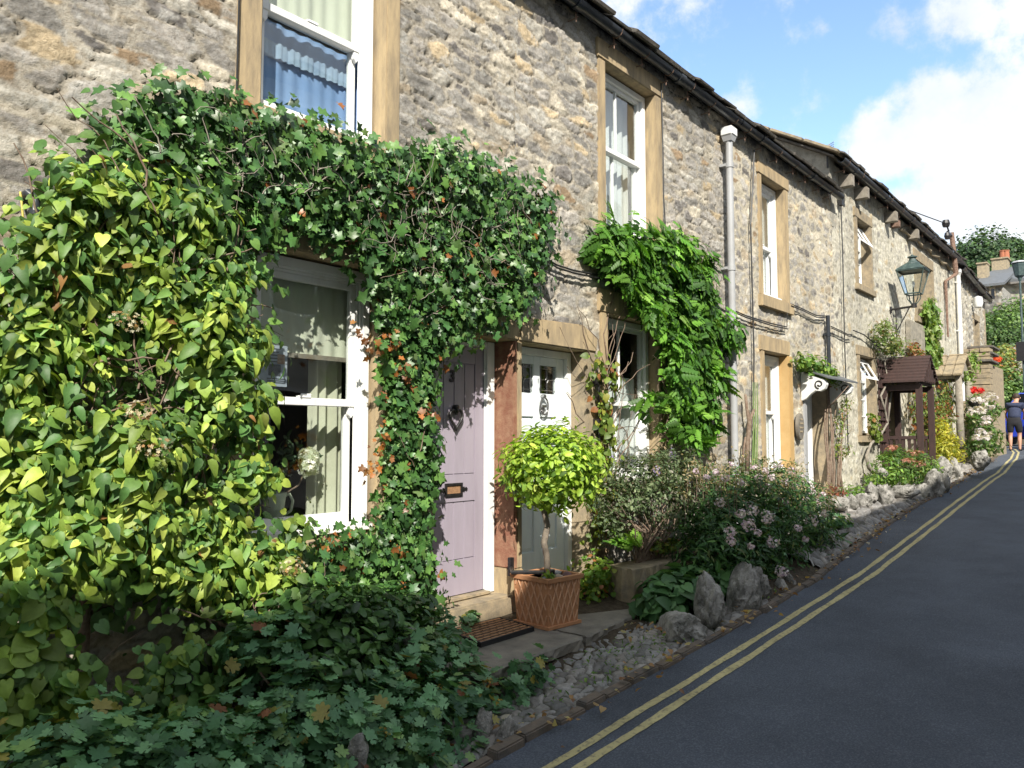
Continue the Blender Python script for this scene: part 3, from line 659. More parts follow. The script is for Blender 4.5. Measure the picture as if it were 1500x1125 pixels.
for x in (11.36, 12.54):
    m = MB(); pts = [(0, cz+.09), (-.33, cz-.035), (-.36, cz-.10), (-.33, cz-.17), (-.27, cz-.20), (-.20, cz-.19), (-.14, cz-.23), (-.07, cz-.30), (0, cz-.33)]
    m.prism(pts, x-.05, x+.05, 'x'); bk = m.build('bracket', Mt['white'], cn, bevel=.006)
    s_ = MB(); s_.tube([(x-.052, -.25+.001*0+.055*(1-t/9)*math.cos(t)-.01, cz-.10+.055*(1-t/9)*math.sin(t)) for t in np.linspace(-1.5, 6, 26)], .010, 6); s_.build('scroll', Mt['black'], bk)
b = MB(); px_, pz_ = at(1168, 625, -.02)
pp = [(px_-.0+.13*math.cos(t), pz_+.19*math.sin(t)) for t in np.linspace(0, 2*math.pi, 28, endpoint=False)]
b.prism(pp, -.075, -.03); pl = b.build('plaque', Mt['slab'], C_, bevel=.008)
q = MB()
for i, z_ in enumerate((.10, .045, -.015, -.07)):
    ww = .075 if i in (1, 2) else .05
    q.tube([(px_-ww+2*ww*t, -.077, pz_+z_+.012*math.sin(t*20+i)) for t in np.linspace(0, 1, 18)], .0045, 5)
q.build('carving', Mt['sandgrey'], pl)
wallcable([(1076, 455), (1092, 462), (1108, 467), (1130, 474), (1153, 479)], -.05, 'cable', C_)
wallcable([(1158, 445), (1175, 452), (1195, 462), (1210, 463)], -.05, 'cable', C_)
wallcable([(1153, 445), (1153, 479)], -.05, 'cable', C_, .006, 1)
b = MB(); x1_ = at(1105, 400, -.04)[0]; b.tube([(x1_+.03, -.06, 5.3), (x1_-.02, -.05, 4.8), (x1_-.1, -.045, 4.3), (x1_-.08, -.045, 2.6), (x1_-.14, -.045, 1.9), (x1_-.1, -.045, .9)], .010, 6); b.build('cable', Mt['cable'], C_)
xd = at(1212, 480, -.06)[0]
downpipe(C_, xd, -.07, at(1212, 462, -.07)[1], 2.62, .03, 'gutter', hop=False)

# ================================================================== HOUSE D
D = empty('house', (18, 0, .7), 'taller roughly rendered cottage with lantern on its wall and two porches', 'house', 'cottages of the terrace')
DX0, DX1 = 12.87, 22.9; DZ = 6.02
uD = (14.22, 15.0, 4.25, 5.42); lD = (14.15, 15.0, 1.62, 3.0); mD1 = (18.45, 19.15, 4.2, 5.42); mD2 = (19.3, 20.0, 4.2, 5.42); dD = (15.65, 16.45, .5, 2.5); dD2 = (17.6, 18.5, .7, 2.7)
GP = np.array([(.36, .34, .28), (.28, .27, .24), (.44, .42, .35), (.46, .44, .38), (.38, .32, .22), (.22, .21, .19), (.32, .29, .23), (.40, .38, .33), (.30, .27, .22)])
stone_wall('wall', D, DX0, DX1, .2, 6.06, [uD, lD, mD1, mD2, dD, dD2], .028, 47, sw=.24, sh=.14, cover=.27, amp=.016, mort=(.50, .475, .395), pal=GP, mat_='render', bright=1.2)
for (h_, l_) in ((uD, 1), (lD, 1)): surround(D, *h_, .12, .12, .17, .12, 'sandgrey', depth=.3)
m = MB(); m.box(18.3, 20.15, -.02, .3, 5.42, 5.66); m.box(18.3, 18.45, -.02, .3, 4.2, 5.418); m.box(19.15, 19.3, -.02, .3, 4.2, 5.418); m.box(20.0, 20.15, -.02, .3, 4.2, 5.418); m.box(18.25, 20.2, -.05, .3, 4.05, 4.197)
m.build('window_surround', Mt['sandgrey'], D, bevel=.01)
for (a, b) in ((18.46, 19.14), (19.31, 19.99)): sash(D, a, b, 4.21, 5.41, .16, 4.8, mould=False, sill=False)
room(D, 18.4, 20, 4.1, 5.5, .3, 1)
def casement(parent, x0, x1, z0, z1, y, vent):
    m = MB(); w = .05
    m.box(x0, x0+w, y, y+.07, z0, z1); m.box(x1-w, x1, y, y+.07, z0, z1); m.box(x0+w, x1-w, y, y+.07, z0, z0+w); m.box(x0+w, x1-w, y, y+.07, z1-w, z1); m.box(x0+w, x1-w, y, y+.07, vent, vent+w)
    n = 4
    for i in range(1, 3):
        z_ = z0+(vent-z0)*i/3; m.box(x0+w, x1-w, y+.01, y+.05, z_-.01, z_+.01)
    xm = (x0+x1)/2; m.box(xm-.01, xm+.01, y+.01, y+.05, z0+w, vent)
    fr = m.build('window', Mt['white'], parent, bevel=.003)
    MB().box(x0+w-.003, x1-w+.003, y+.028, y+.032, z0+w-.003, vent+.003).build('pane', Mt['glass'], fr)
    # open top light
    m = MB(); L_ = z1-vent-w; a = R(28)
    def P(xx, t, o=0): return (xx, y-.01-t*math.sin(a)-o*math.cos(a), z1-w*.6-t*math.cos(a)+o*math.sin(a)*-1)
    for (xa_, xb_, ta, tb) in ((x0+.02, x0+.07, 0, L_), (x1-.07, x1-.02, 0, L_), (x0+.07, x1-.07, 0, .05), (x0+.07, x1-.07, L_-.05, L_), (xm-.012, xm+.012, .05, L_-.05)):
        m.hexa([P(xa_, ta), P(xb_, ta), P(xb_, tb), P(xa_, tb)], [P(xa_, ta, .035), P(xb_, ta, .035), P(xb_, tb, .035), P(xa_, tb, .035)])
    op = m.build('opening_light', Mt['white'], fr)
    MB().add([P(x0+.07, .05, .015), P(x1-.07, .05, .015), P(x1-.07, L_-.05, .015), P(x0+.07, L_-.05, .015)], [(0, 1, 2, 3)]).build('pane', Mt['glass'], op)
    return fr
casement(D, 14.24, 14.98, 4.27, 5.40, .14, 4.95); casement(D, 14.17, 14.98, 1.66, 2.98, .12, 2.55)
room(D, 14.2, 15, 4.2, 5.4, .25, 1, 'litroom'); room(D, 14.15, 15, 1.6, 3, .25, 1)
slates(D, DX0-.16, DX1-.3, -.22, DZ+.07, rows=13, pitch=30, seed=12)
gutter(D, DX0-.05, DX1-.2, -.2, DZ+.02, r_=.065, brk=.9)
# gable of D above the lower roof
gv = MB(); t30 = math.tan(R(30))
gv.prism([(.0, 5.0), (.0, 6.19), (3.4, 6.19+3.4*t30), (3.4, 5.0)], DX0-.012, DX0+.25, 'x'); gv.build('gable_wall', material('gable_render', (.40, .38, .32), .95, (.22, .21, .18), 9, .38, .68, bump=[(14, .6, .03), (70, .5, .01)], spec=.2), D)
gv = MB()
for i in range(6):
    a = -.25+i*.55; gv.obox((DX0-.09, a+.3, 6.20+(a+.3)*t30+.03), (.36, .60, .05), (R(30), 0, random.uniform(-.03, .03)))
gv.build('verge_slates', Mt['sandgrey'], D, bevel=.01)
for i, px in enumerate((1240, 1262, 1304, 1313, 1335)):
    x = at(px, 300, -.1)[0]; h_ = .2 if i != 3 else .14
    MB().box(x-.065, x+.065, -.22 if i != 3 else -.15, .02, DZ-.30, DZ-.30+h_).build('corbel', Mt['greywood'] if i != 3 else Mt['rust'], D, bevel=.01)
x = at(1232, 300, -.05)[0]; b = MB(); b.box(x-.05, x+.05, -.08, -.02, DZ-.62, DZ-.45); b.tube([(x, -.05, DZ-.6), (x+.01, -.05, 4.5), (x-.02, -.05, 3.2), (x+.01, -.05, 1.3)], .010, 6); b.build('cable', Mt['cable'], D)
wallcable([(1217, 478), (1230, 484), (1242, 490), (1248, 490)], -.06, 'cable', D); wallcable([(1250, 484), (1265, 490), (1280, 502), (1300, 520), (1330, 512)], -.06, 'cable', D, .011, 1)
# chunky render drip line near the eave
b = MB(); x0_ = at(1318, 340, -.03)[0]
b.tube([(x0_+i*.28, -.05+.02*math.sin(i*2), 5.80+.03*math.sin(i*1.7)) for i in range(19)], [.03+.012*math.sin(i*2.3) for i in range(19)], 7); b.build('cornice', Mt['sandgrey'], D)
for dd_, yb in ((dD, .3), (dD2, .35)):
    a, b_, c, e = dd_; MB().box(a, b_, yb, yb+.05, c, e).build('door', Mt['cream'], D)
    MB().box(a-.001, a+.06, yb-.06, yb, c, e).box(b_-.06, b_+.001, yb-.06, yb, c, e).box(a+.06, b_-.06, yb-.06, yb, e-.06, e).build('door_frame', Mt['white'], D)
    surround(D, a, b_, c, e, .12, .12, .16, 0, 'sandgrey', name='door_surround', depth=.42)
# lean buttress strip (deep render pier)
b = MB(); xa_ = at(1332, 470, -.08)[0]; b.box(xa_, xa_+1.3, -.09, .02, .7, 4.0); b.build('pier', material('pier_render', (.34, .31, .25), .95, (.20, .19, .16), 8, .38, .68, bump=[(14, .7, .03), (60, .5, .01)], spec=.2), D, bevel=.03)

# ================================================================== HOUSE E (slightly turned)
E0 = 22.9; tE = math.tan(R(2.7)); yE = lambda x: (x-E0)*tE if not hasattr(x, 'shape') else (x-E0)*tE
E_ = empty('house', (26, 0, 1), 'farthest cottage of the terrace with narrow window and white downpipe', 'house', 'cottages of the terrace')
wE = (26.0, 26.75, 3.5, 5.0)
stone_wall('wall', E_, 22.9, 28.6, .5, 6.0, [wE], .035, 61, sw=.34, sh=.14, cover=-.02, amp=.04, mthr=.2, yf=yE, pal=GP)
MB().box(25.86, 26.0, yE(26)-.02, yE(26)+.35, 3.5, 5.0).box(26.75, 26.9, yE(26)-.01, yE(26)+.35, 3.5, 5.0).box(25.8, 26.95, yE(26)-.02, yE(26)+.35, 5.002, 5.2).build('window_surround', Mt['sandgrey'], E_, bevel=.01)
MB().box(26.0, 26.75, yE(26)+.2, yE(26)+.24, 3.5, 5.0).build('window', Mt['carglass'], E_)
slates(E_, 22.7, 28.9, -.18, 6.0, rows=12, pitch=30, seed=14, yoff=yE)
gutter(E_, 22.75, 28.95, -.16, 5.95, yoff=yE, brk=1.2)
gv = MB(); yy = yE(28.6); gv.prism([(yy, .5), (yy, 5.9), (yy+3.4, 5.9+3.4*t30), (yy+3.4, .5)], 28.59, 28.85, 'x'); gv.build('gable_wall', Mt['sandgrey'], E_)
x = at(1401, 400, -.1)[0]; downpipe(E_, x+.3, -.08, 5.72, 2.5, .055, 'whitepipe')
b = MB(); bx, bz = at(1430, 448, yE(25.5)-.1); b.lathe([(.02, .30), (.11, .26), (.13, .1), (.10, -.02), (.05, -.05)], (bx, yE(bx)-.16, bz-.02), 14); b.box(bx-.04, bx+.04, yE(bx)-.16, yE(bx), bz+.02, bz+.08); b.build('wall_light', Mt['whitepipe'], E_, smooth='auto')

# ================================================================== OPPOSITE BUILDING (behind the camera, shades the road)
OP = empty('building', (0, -8, -.2), 'tall stone building across the road that shades the tarmac', 'building')
ys = -7.7; opm = material('opposite_bounce_wall', (.66, .64, .58), .9, (.50, .48, .43), 3, .35, .7, bump=[(8, .6, .03)])  # unseen wall face made pale to bounce light into the shade
for (xa, xb, hh) in ((-34, -5.2, 8.95), (-5.2, .8, 8.68), (.8, 24, 8.12)):
    MB().box(xa, xb-.002, ys-7, ys, -1, hh).build('wall', opm, OP)
    MB().prism([(ys+.25, hh-.05), (ys+.25, hh+.07), (ys-3.5, hh+2.4), (ys-7.25, hh+.07), (ys-7.25, hh-.05)], xa, xb-.002, 'x').build('roof', Mt['slate'], OP)
for i in range(17):
    for z_ in (1.0, 3.8, 6.3):
        x = -33+i*3.4; wf = MB().box(x, x+1.0, ys-.02, ys+.03, z_, z_+1.5).build('window', Mt['white'], OP)
        MB().box(x+.07, x+.93, ys+.031, ys+.035, z_+.07, z_+1.43).build('pane', Mt['carglass'], wf)

# ================================================================== WINDOW DRESSING (things inside)
cloth('roller_blind', 2.56, 3.38, .245, 2.12, 2.66, 'cream', 'cream fabric blind half lowered in the lower window', 'blind', amp=.006, wl=.4)
MB().box(2.56, 3.38, .232, .243, 2.10, 2.13).build('blind_bar', Mt['greywood'], bpy.data.objects['roller_blind'])
cloth('curtain', 3.18, 3.44, .40, .9, 2.7, 'curtain', 'cream curtain hanging at the right of the lower window', 'curtain', amp=.03, wl=.085)
cloth('roller_blind', 2.55, 3.40, .26, 4.28, 5.1, 'cream', 'white blind at the top of the upper window of the near cottage', 'blind', amp=.008, wl=.5)
cloth('roller_blind', 2.50, 3.44, .27, 3.5, 4.24, 'skysheet', 'blue sheet standing in for sky reflected in the lower sash of the upper near window', 'blind', amp=.008, wl=.35)  # added behind the glass to imitate the sky mirrored in it
cloth('valance', 2.62, 3.36, .245, 4.0, 4.10, 'palestrip', 'pale pleated strip across the blue of the upper near window', 'valance', amp=.01, wl=.05)
cloth('curtain', 6.28, 7.12, .32, 3.55, 5.2, 'net', 'pale net curtain in the upper window beside the gutter', 'curtain', amp=.018, wl=.11)
cloth('curtain', 6.26, 7.12, .25, 1.15, 2.2, 'net', 'pale curtain behind the lower window beside the wisteria', 'curtain', amp=.018, wl=.1)
cloth('curtain', 10.0, 10.78, .25, 3.5, 5.08, 'net', 'white curtain in the upper window with yellow jambs', 'curtain', amp=.012, wl=.12)
cloth('curtain', 9.98, 10.76, .25, 1.15, 2.7, 'net', 'white curtain in the lower window with ochre jamb', 'curtain', amp=.012, wl=.12)
# jug with flower
jx, jz = at(404, 735, .30); J = empty('flower_jug', (jx, .32, 1.03), 'sage green jug with handle on the inner sill, holding white hydrangea', 'jug')
b = MB(); b.lathe([(.045, 0), (.052, .01), (.055, .05), (.068, .16), (.078, .22), (.074, .22), (.06, .12), (.045, .02)], (jx, .32, 1.03), 24); b.build('jug_body', Mt['jug'], J, smooth=True)
b = MB(); b.tube([(jx+.066, .31, 1.10), (jx+.11, .30, 1.13), (jx+.125, .30, 1.19), (jx+.10, .30, 1.235), (jx+.07, .31, 1.225)], .010, 8); b.build('handle', Mt['jug'], J, smooth=True)
FLW = empty('hydrangea_stems', (jx, .32, 1.22), 'white hydrangea head and eucalyptus leaves standing in the green jug', 'flowers')
blob_later = (FLW, jx)
MB().box(2.5, 3.44, .24, .5, .98, 1.02).build('window_board', Mt['white'], A, bevel=.004)
# notice in the window
nx0, nz0 = at(386, 565, .20); nx1, nz1 = at(421, 505, .20)
NT = MB().box(nx0-.05, nx1, .198, .201, nz0+.0, nz1-.01).build('notice', Mt['paper']); tag(NT, 'grey printed notice with two photographs taped inside the lower window', 'notice')
b = MB(); hN = nz1-nz0
for i in range(6): b.box(nx0, nx0+.11-.01*(i % 3), .196, .1975, nz1-.03-.02*i-.006, nz1-.03-.02*i)
for i in range(3): b.box(nx0+.02, nx0+.15, .196, .1975, nz0+.02+.012*i, nz0+.026+.012*i)
b.build('print', Mt['ink'], NT)
MB().box(nx0+.03, nx0+.115, .1955, .1975, nz0+.065, nz0+.135).build('picture', Mt['ink'], NT); MB().box(nx0+.09, nx1-.02, .1945, .1952, nz0+.14, nz0+.20).build('picture', Mt['inkbrown'], NT)

# ================================================================== PORCH SLAB, PLANTER, MAT
P_ = empty('stone_porch_step', (4.6, -.4, .12), 'long worn stone slab step in front of the two doors', 'step')
def rough_slab(name, poly, z0, z1, mat_, parent, amp, seed, n=22, sub=.05):
    r_ = random.Random(seed); P2 = []
    for i in range(len(poly)):
        a = Vector(poly[i]); b = Vector(poly[(i+1) % len(poly)]); k = max(1, int((b-a).length/sub))
        for j in range(k): q = a.lerp(b, j/k); P2.append((q.x+r_.uniform(-amp, amp), q.y+r_.uniform(-amp, amp)))
    m = MB(); n_ = len(P2); hs = [z0, (z0+z1)/2, z1-.012, z1]
    vs = []
    for h_, s in zip(hs, (amp*1.5, amp*1.8, amp*.5, -amp*.3)):
        for (x, y) in P2: vs.append((x+r_.uniform(-s, s), y+(r_.uniform(-s, s) if s > 0 else .012), h_+(r_.uniform(-.004, .004) if h_ != z1 else 0)))
    fs = [(i*n_+j, i*n_+(j+1) % n_, (i+1)*n_+(j+1) % n_, (i+1)*n_+j) for i in range(3) for j in range(n_)]+[tuple(range(3*n_, 4*n_))]
    m.add(vs, fs); return m.build(name, mat_, parent)
rough_slab('flag_stone', [(3.35, -.86), (4.60, -.83), (4.63, .0), (3.35, .0)], .135, .21, Mt['slab'], P_, .006, 1)
rough_slab('flag_stone', [(4.64, -.83), (5.68, -.70), (5.93, -.05), (5.9, 0.0), (4.66, .0)], .125, .208, Mt['slab'], P_, .008, 2)
rough_slab('riser', [(3.4, -.78), (4.60, -.76), (5.60, -.64), (5.8, -.1), (3.4, -.1)], .0, .13, Mt['slabedge'], P_, .018, 3)
# planter with lattice
PL = empty('terracotta_planter', (4.76, -.37, .21), 'square terracotta planter with lattice pattern on the stone step', 'planter')
pc = Vector((4.765, -.385)); pa = R(-6); ux = Vector((math.cos(pa), math.sin(pa))); uy = Vector((-math.sin(pa), math.cos(pa)))
def pp3(a, b, z): q = pc+ux*a+uy*b; return (q.x, q.y, z)
zb, zt = .212, .575
def ring(m, r0, r1, z0, z1): r0 *= .93; r1 *= .93; m.hexa([pp3(-r0, -r0, z0), pp3(r0, -r0, z0), pp3(r0, r0, z0), pp3(-r0, r0, z0)], [pp3(-r1, -r1, z1), pp3(r1, -r1, z1), pp3(r1, r1, z1), pp3(-r1, r1, z1)])
LAT = MB(); m = MB(); ring(m, .195, .195, zb, zb+.022); ring(m, .172, .192, zb+.022, zt-.03)
for s in range(4):
    c0, s0 = [(1, 0), (0, 1), (-1, 0), (0, -1)][s]
    def pq(a, z, o=0):
        hw = .172+(.02)*(z-zb-.022)/(zt-.052-zb); d = hw+o
        x, y = (a*hw/.18*.93, -d*.93); X = x*c0-y*s0; Y_ = x*s0+y*c0; return Vector(pp3(X, Y_, z))
    za, zc_ = zb+.024, zt-.035; H_ = zc_-za
    n_ = 7; W_ = .168; mm_ = LAT
    for i in range(-n_, n_+1):
        for sg in (1, -1):
            # strip line: a = a0 + sg*slope*(z-za)
            a0 = i*.068; sl_ = .42*sg; ts = np.linspace(0, 1, 9); seg = []
            for t in ts:
                a_ = a0+sl_*H_*t
                if -W_ <= a_ <= W_: seg.append(pq(a_, za+H_*t, .002))
            if len(seg) > 1: mm_.tube(seg, .0062, 6)
pot_ = m.build('pot_body', Mt['terra'], PL); LAT.build('lattice', Mt['terralight'], pot_)
m = MB()
for s in range(4):
    c0, s0 = [(1, 0), (0, 1), (-1, 0), (0, -1)][s]
    def q4(x, y, z): x *= .93; y *= .93; return pp3(x*c0-y*s0, x*s0+y*c0, z)
    m.hexa([q4(-.208, -.208, zt-.03), q4(.208, -.208, zt-.03), q4(.172, -.172, zt-.03), q4(-.172, -.172, zt-.03)], [q4(-.212, -.212, zt), q4(.212, -.212, zt), q4(.172, -.172, zt), q4(-.172, -.172, zt)])
m.build('rim', Mt['terra'], PL, bevel=0)
m = MB(); ring(m, .165, .165, zt-.07, zt-.03); m.build('soil_fill', Mt['soil'], PL)
def icorock(name, c, rad, seed, mat_, parent=None, rough=.35, sub=3, rot=0, ridge=.2):
    bm = bmesh.new(); bmesh.ops.create_icosphere(bm, subdivisions=sub, radius=1)
    co = np.array([v.co[:] for v in bm.verts])
    s = seed*3.17
    n = (fbm(co[:, 0]*1.1+s, co[:, 1]*1.1+co[:, 2]*1.3, 3)-.5)*2
    tp = lambda k, o: (fbm(co[:, 0]*k+s, co[:, 1]*k+3, o)*co[:, 2]**2+fbm(co[:, 1]*k+s+5, co[:, 2]*k, o)*co[:, 0]**2+fbm(co[:, 0]*k+s+9, co[:, 2]*k+1, o)*co[:, 1]**2)
    n2 = 1-np.abs(2*tp(2.4, 3)-1)
    r_ = 1+rough*n+ridge*(n2-.7)
    pl_ = np.random.default_rng(seed)
    r_ = r_+rough*(.55*(tp(5.5, 4)-.5)-.16*sstep(.14, .02, np.abs(2*tp(3.3, 3)-1)))
    for k in range(7):   # chop with random planes for angular facets
        d = pl_.normal(size=3); d /= np.linalg.norm(d); h = pl_.uniform(.62, .9); p = (co*r_[:, None]) @ d
        r_ = np.where(p > h, r_*h/np.maximum(p, 1e-3)*.6+r_*.4, r_)
    co = co*r_[:, None]*np.array(rad)
    ca, sa = math.cos(rot), math.sin(rot)
    x = co[:, 0]*ca-co[:, 1]*sa; y = co[:, 0]*sa+co[:, 1]*ca
    for v, a, b_, c_ in zip(bm.verts, x, y, co[:, 2]): v.co = (a+c[0], b_+c[1], c_+c[2])
    me = bpy.data.meshes.new(name); bm.to_mesh(me); bm.free(); me.polygons.foreach_set('use_smooth', [True]*len(me.polygons)); me.set_sharp_from_angle(angle=R(32))
    return link(me, name, Mt[mat_], parent)
pb = [((-.02, -.14), (.05, .035, .03), 'slabx', 'smooth beige pebble at the front of the planter'), ((-.10, -.07), (.032, .03, .035), 'purple', 'purple brown pebble beside the tree trunk'),
      ((.09, -.12), (.045, .04, .03), 'purple', 'reddish brown pebble near the right corner of the planter'), ((-.14, -.12), (.045, .035, .022), 'grey', 'grey flat pebble at the left of the planter'),
      ((.12, .02), (.06, .045, .02), 'grey', 'grey flat pebble behind the reddish one')]
Mt['slabx'] = material('beige_pebble', (.38, .29, .21), .7, (.30, .23, .17), 20); Mt['purple'] = material('purple_pebble', (.14, .065, .07), .6, (.10, .05, .05), 20); Mt['grey'] = material('grey_pebble', (.25, .26, .27), .7, (.18, .18, .19), 20)
for i, ((a, b_), rr, mm, lb) in enumerate(pb):
    q = pp3(a, b_, zt-.012); tag(icorock('pebble', q, rr, 40+i, mm, rough=.12, ridge=.03), lb, 'pebble', 'pebbles in the planter')
# mat
MT = empty('door_mat', (4.2, -.2, .21), 'rubber door mat with brown brush strips in front of the lavender door', 'doormat')
c4 = [Vector((3.93, -.47)), Vector((4.50, -.47)), Vector((4.58, -.08)), Vector((4.02, -.06))]
def mq(u, v, z): a = c4[0].lerp(c4[1], u); b = c4[3].lerp(c4[2], u); q = a.lerp(b, v); return (q.x, q.y, z)
m = MB(); m.hexa([mq(0, 0, .212), mq(1, 0, .212), mq(1, 1, .212), mq(0, 1, .212)], [mq(0, 0, .222), mq(1, 0, .222), mq(1, 1, .222), mq(0, 1, .222)])
for (a, b_, c, d) in ((0, 1, 0, .03), (0, 1, .97, 1), (0, .02, .03, .97), (.98, 1, .03, .97)): m.hexa([mq(a, c, .222), mq(b_, c, .222), mq(b_, d, .222), mq(a, d, .222)], [mq(a, c, .245), mq(b_, c, .245), mq(b_, d, .245), mq(a, d, .245)])
for i in range(1, 8): m.tube([mq(.01, i/8, .24), mq(.99, i/8, .24)], .004, 6)
m.build('mat_base', Mt['rubber'], MT)
m = MB()
for i in range(8):
    off = .0 if i % 2 else .06
    u = .02-off
    while u < .98:
        a = max(u, .02); b_ = min(u+.135, .98)
        if b_-a > .02: m.hexa([mq(a+.006, (i+.16)/8, .222), mq(b_-.006, (i+.16)/8, .222), mq(b_-.006, (i+.84)/8, .222), mq(a+.006, (i+.84)/8, .222)], [mq(a+.008, (i+.22)/8, .243), mq(b_-.008, (i+.22)/8, .243), mq(b_-.008, (i+.78)/8, .243), mq(a+.008, (i+.78)/8, .243)])
        u += .135
m.build('brush_strips', Mt['brush'], MT)

# ================================================================== COBBLES AND KERB
def pebble_field(name, pts, mat_, kind='structure'):
    bm = bmesh.new(); bmesh.ops.create_icosphere(bm, subdivisions=2, radius=1); bv = np.array([v.co[:] for v in bm.verts]); bf = np.array([[v.index for v in f.verts] for f in bm.faces]); bm.free()
    bv = np.sign(bv)*np.abs(bv)**.8
    V = []; Fc = []; Cc = []
    for k, (x, y, z, a, b_, c, ang, col) in enumerate(pts):
        ca, sa = math.cos(ang), math.sin(ang); n = 1+.14*np.sin(bv[:, 0]*3+k)*np.cos(bv[:, 1]*2.3+k*1.7)+.08*np.sin(bv[:, 1]*5+k*3)
        q = bv*n[:, None]*np.array((a, b_, c)); tl = random.uniform(-.12, .12)
        V.append(np.stack([x+q[:, 0]*ca-q[:, 1]*sa, y+q[:, 0]*sa+q[:, 1]*ca, z+q[:, 2]+q[:, 0]*tl], 1)); Fc.append(bf+k*len(bv)); Cc.append(np.tile(np.array(col), (len(bv), 1)))
    o = np_mesh(name, np.concatenate(V), np.concatenate(Fc), Mt[mat_], None, np.concatenate(Cc)); return tag(o, kind=kind) if kind else o
pts = []
def cobbles(xa, xb, ya, yb, sx, sy, ang0, zoff=0.0):
    j = 0; y = ya
    while y < yb:
        x = xa+(j % 2)*sx*.5
        while x < xb:
            xx = x+random.uniform(-.2, .2)*sx; yy = y+random.uniform(-.2, .2)*sy
            if yy > kerb_y(xx)+.10 and not (3.2 < xx < 5.85 and yy > -.80+.1*(xx > 5)):
                c = random.choice([(.20, .19, .185), (.27, .26, .25), (.155, .15, .15), (.23, .21, .19), (.31, .30, .285)]); s_ = random.uniform(.8, 1.15)
                pts.append((xx, yy, (g(xx)+.014 if xx < 6.6 else vz(xx, yy)+.004), sx*.54*s_, sy*.58*random.uniform(.8, 1.1), .026 if xx < 6.6 else .045, ang0+random.uniform(-.25, .25), c))
            x += sx*random.uniform(.9, 1.1)
        y += sy; j += 1
def cobble_sheet(name, x0, x1, y0f, y1, res, sw, sh, amp, ang, zfun, skip=None, seed=5):
    nx = int((x1-x0)/res); ny = int((y1-min(y0f(x0), y0f((x0+x1)/2), y0f(x1)))/res)+1
    T, Xc = np.meshgrid(np.linspace(0, 1, ny), np.linspace(x0, x1, nx)); Yb = np.array([y0f(x) for x in np.linspace(x0, x1, nx)])[:, None]; X = Xc; Y = Yb+(y1-Yb)*T
    ca, sa = math.cos(ang), math.sin(ang); A_ = X*ca+Y*sa; B_ = -X*sa+Y*ca
    A_ = A_+(fbm(X*5, Y*5, 3)-.5)*.12*sw/.1; B_ = B_+(fbm(X*6+3, Y*6, 3)-.5)*.10*sw/.1
    u = A_/sw; v = B_/sh; i0 = np.floor(u).astype(int); j0 = np.floor(v).astype(int); hh = np.random.default_rng(seed).random((256, 256, 6))
    b1 = np.full(X.shape, 9.); b2 = b1.copy(); bi = np.zeros(X.shape, int); bj = bi.copy(); bu = np.zeros(X.shape)
    for dj in (-2, -1, 0, 1, 2):
        for di in (-2, -1, 0, 1, 2):
            I = i0+di; J = j0+dj; h = hh[I & 255, J & 255]; du = u-(I+.5*(J & 1)+h[..., 0]*.6); dv = v-(J+.5+(h[..., 1]-.5)*.45)
            d = np.sqrt(du**2+dv**2)-h[..., 2]*.22; nb = d < b1; b2 = np.where(nb, b1, np.minimum(b2, d)); bi = np.where(nb, I, bi); bj = np.where(nb, J, bj); bu = np.where(nb, du, bu); b1 = np.where(nb, d, b1)
    h = hh[bi & 255, bj & 255]; e = b2-b1; s_ = sstep(.02, .40, e)
    Z = np.vectorize(zfun)(X, Y)+amp*(s_**.75*(.75+.35*h[..., 3])+(h[..., 4]-.5)*bu*.5*s_)+(fbm(X*40, Y*40, 2)-.5)*.006
    tone = (.13+.19*h[..., 5])*(.8+.4*fbm(X*30, Y*30, 3)); warm = h[..., 4][..., None]
    C = tone[..., None]*(np.array((1, .99, .97))*(1-warm)+np.array((1.05, .97, .88))*warm); soil = np.array((.055, .05, .036))*(.7+.6*fbm(X*9, Y*9, 3))[..., None]; moss = sstep(.55, .68, fbm(X*3+7, Y*4, 3))[..., None]
    soil = soil*(1-moss)+np.array((.05, .075, .02))*moss; k = sstep(.03, .13, e)[..., None]; C = C*k+soil*(1-k)
    V = np.stack([X, Y, Z], -1).reshape(-1, 3); q = np.arange(nx*ny).reshape(nx, ny); Fc = np.stack([q[:-1, :-1], q[1:, :-1], q[1:, 1:], q[:-1, 1:]], -1).reshape(-1, 4)
    return tag(np_mesh(name, V, Fc, Mt['cobble'], None, C.reshape(-1, 3)), kind='structure')
cobble_sheet('cobbled_pavement', 2.0, 6.55, lambda x: kerb_y(x)+.075, -.45, .0085, .140, .064, .019, R(24), lambda x, y: g(x)-.004)
cobble_sheet('cobbled_pavement', 8.0, 22, lambda x: kerb_y(x)+.085, -.12, .022, .20, .10, .05, R(20), lambda x, y: vz(x, y)+.0, seed=8)
m = MB(); KV = []; x = -1.0; kb = MB(); Kc = []
while x < 26:
    L_ = random.uniform(.16, .42); y0 = kerb_y(x); y1 = kerb_y(x+L_); o_ = random.uniform(-.012, .012); w = random.uniform(.075, .10)
    z0 = g(x); z1 = g(x+L_); h = random.uniform(.018, .04); n0 = len(kb.v)
    kb.hexa([(x+.006, y0+o_, z0-.05), (x+L_-.006, y1+o_, z1-.05), (x+L_-.006, y1+o_+w, z1-.05), (x+.006, y0+o_+w, z0-.05)], [(x+.012, y0+o_+.012, z0+h), (x+L_-.012, y1+o_+.012, z1+h), (x+L_-.012, y1+o_+w-.01, z1+h+.004), (x+.012, y0+o_+w-.01, z0+h+.004)])
    x += L_
kb_o = kb.build('kerb', None, None, bevel=.008); kb_o.data.materials.append(material('kerb_sandstone', (.16, .125, .095), .9, (.085, .078, .07), 9, .38, .66, bump=[(20, .5, .015), (90, .4, .005)], spec=.3)); tag(kb_o, kind='structure')
gx, gy = 5.45, -1.19
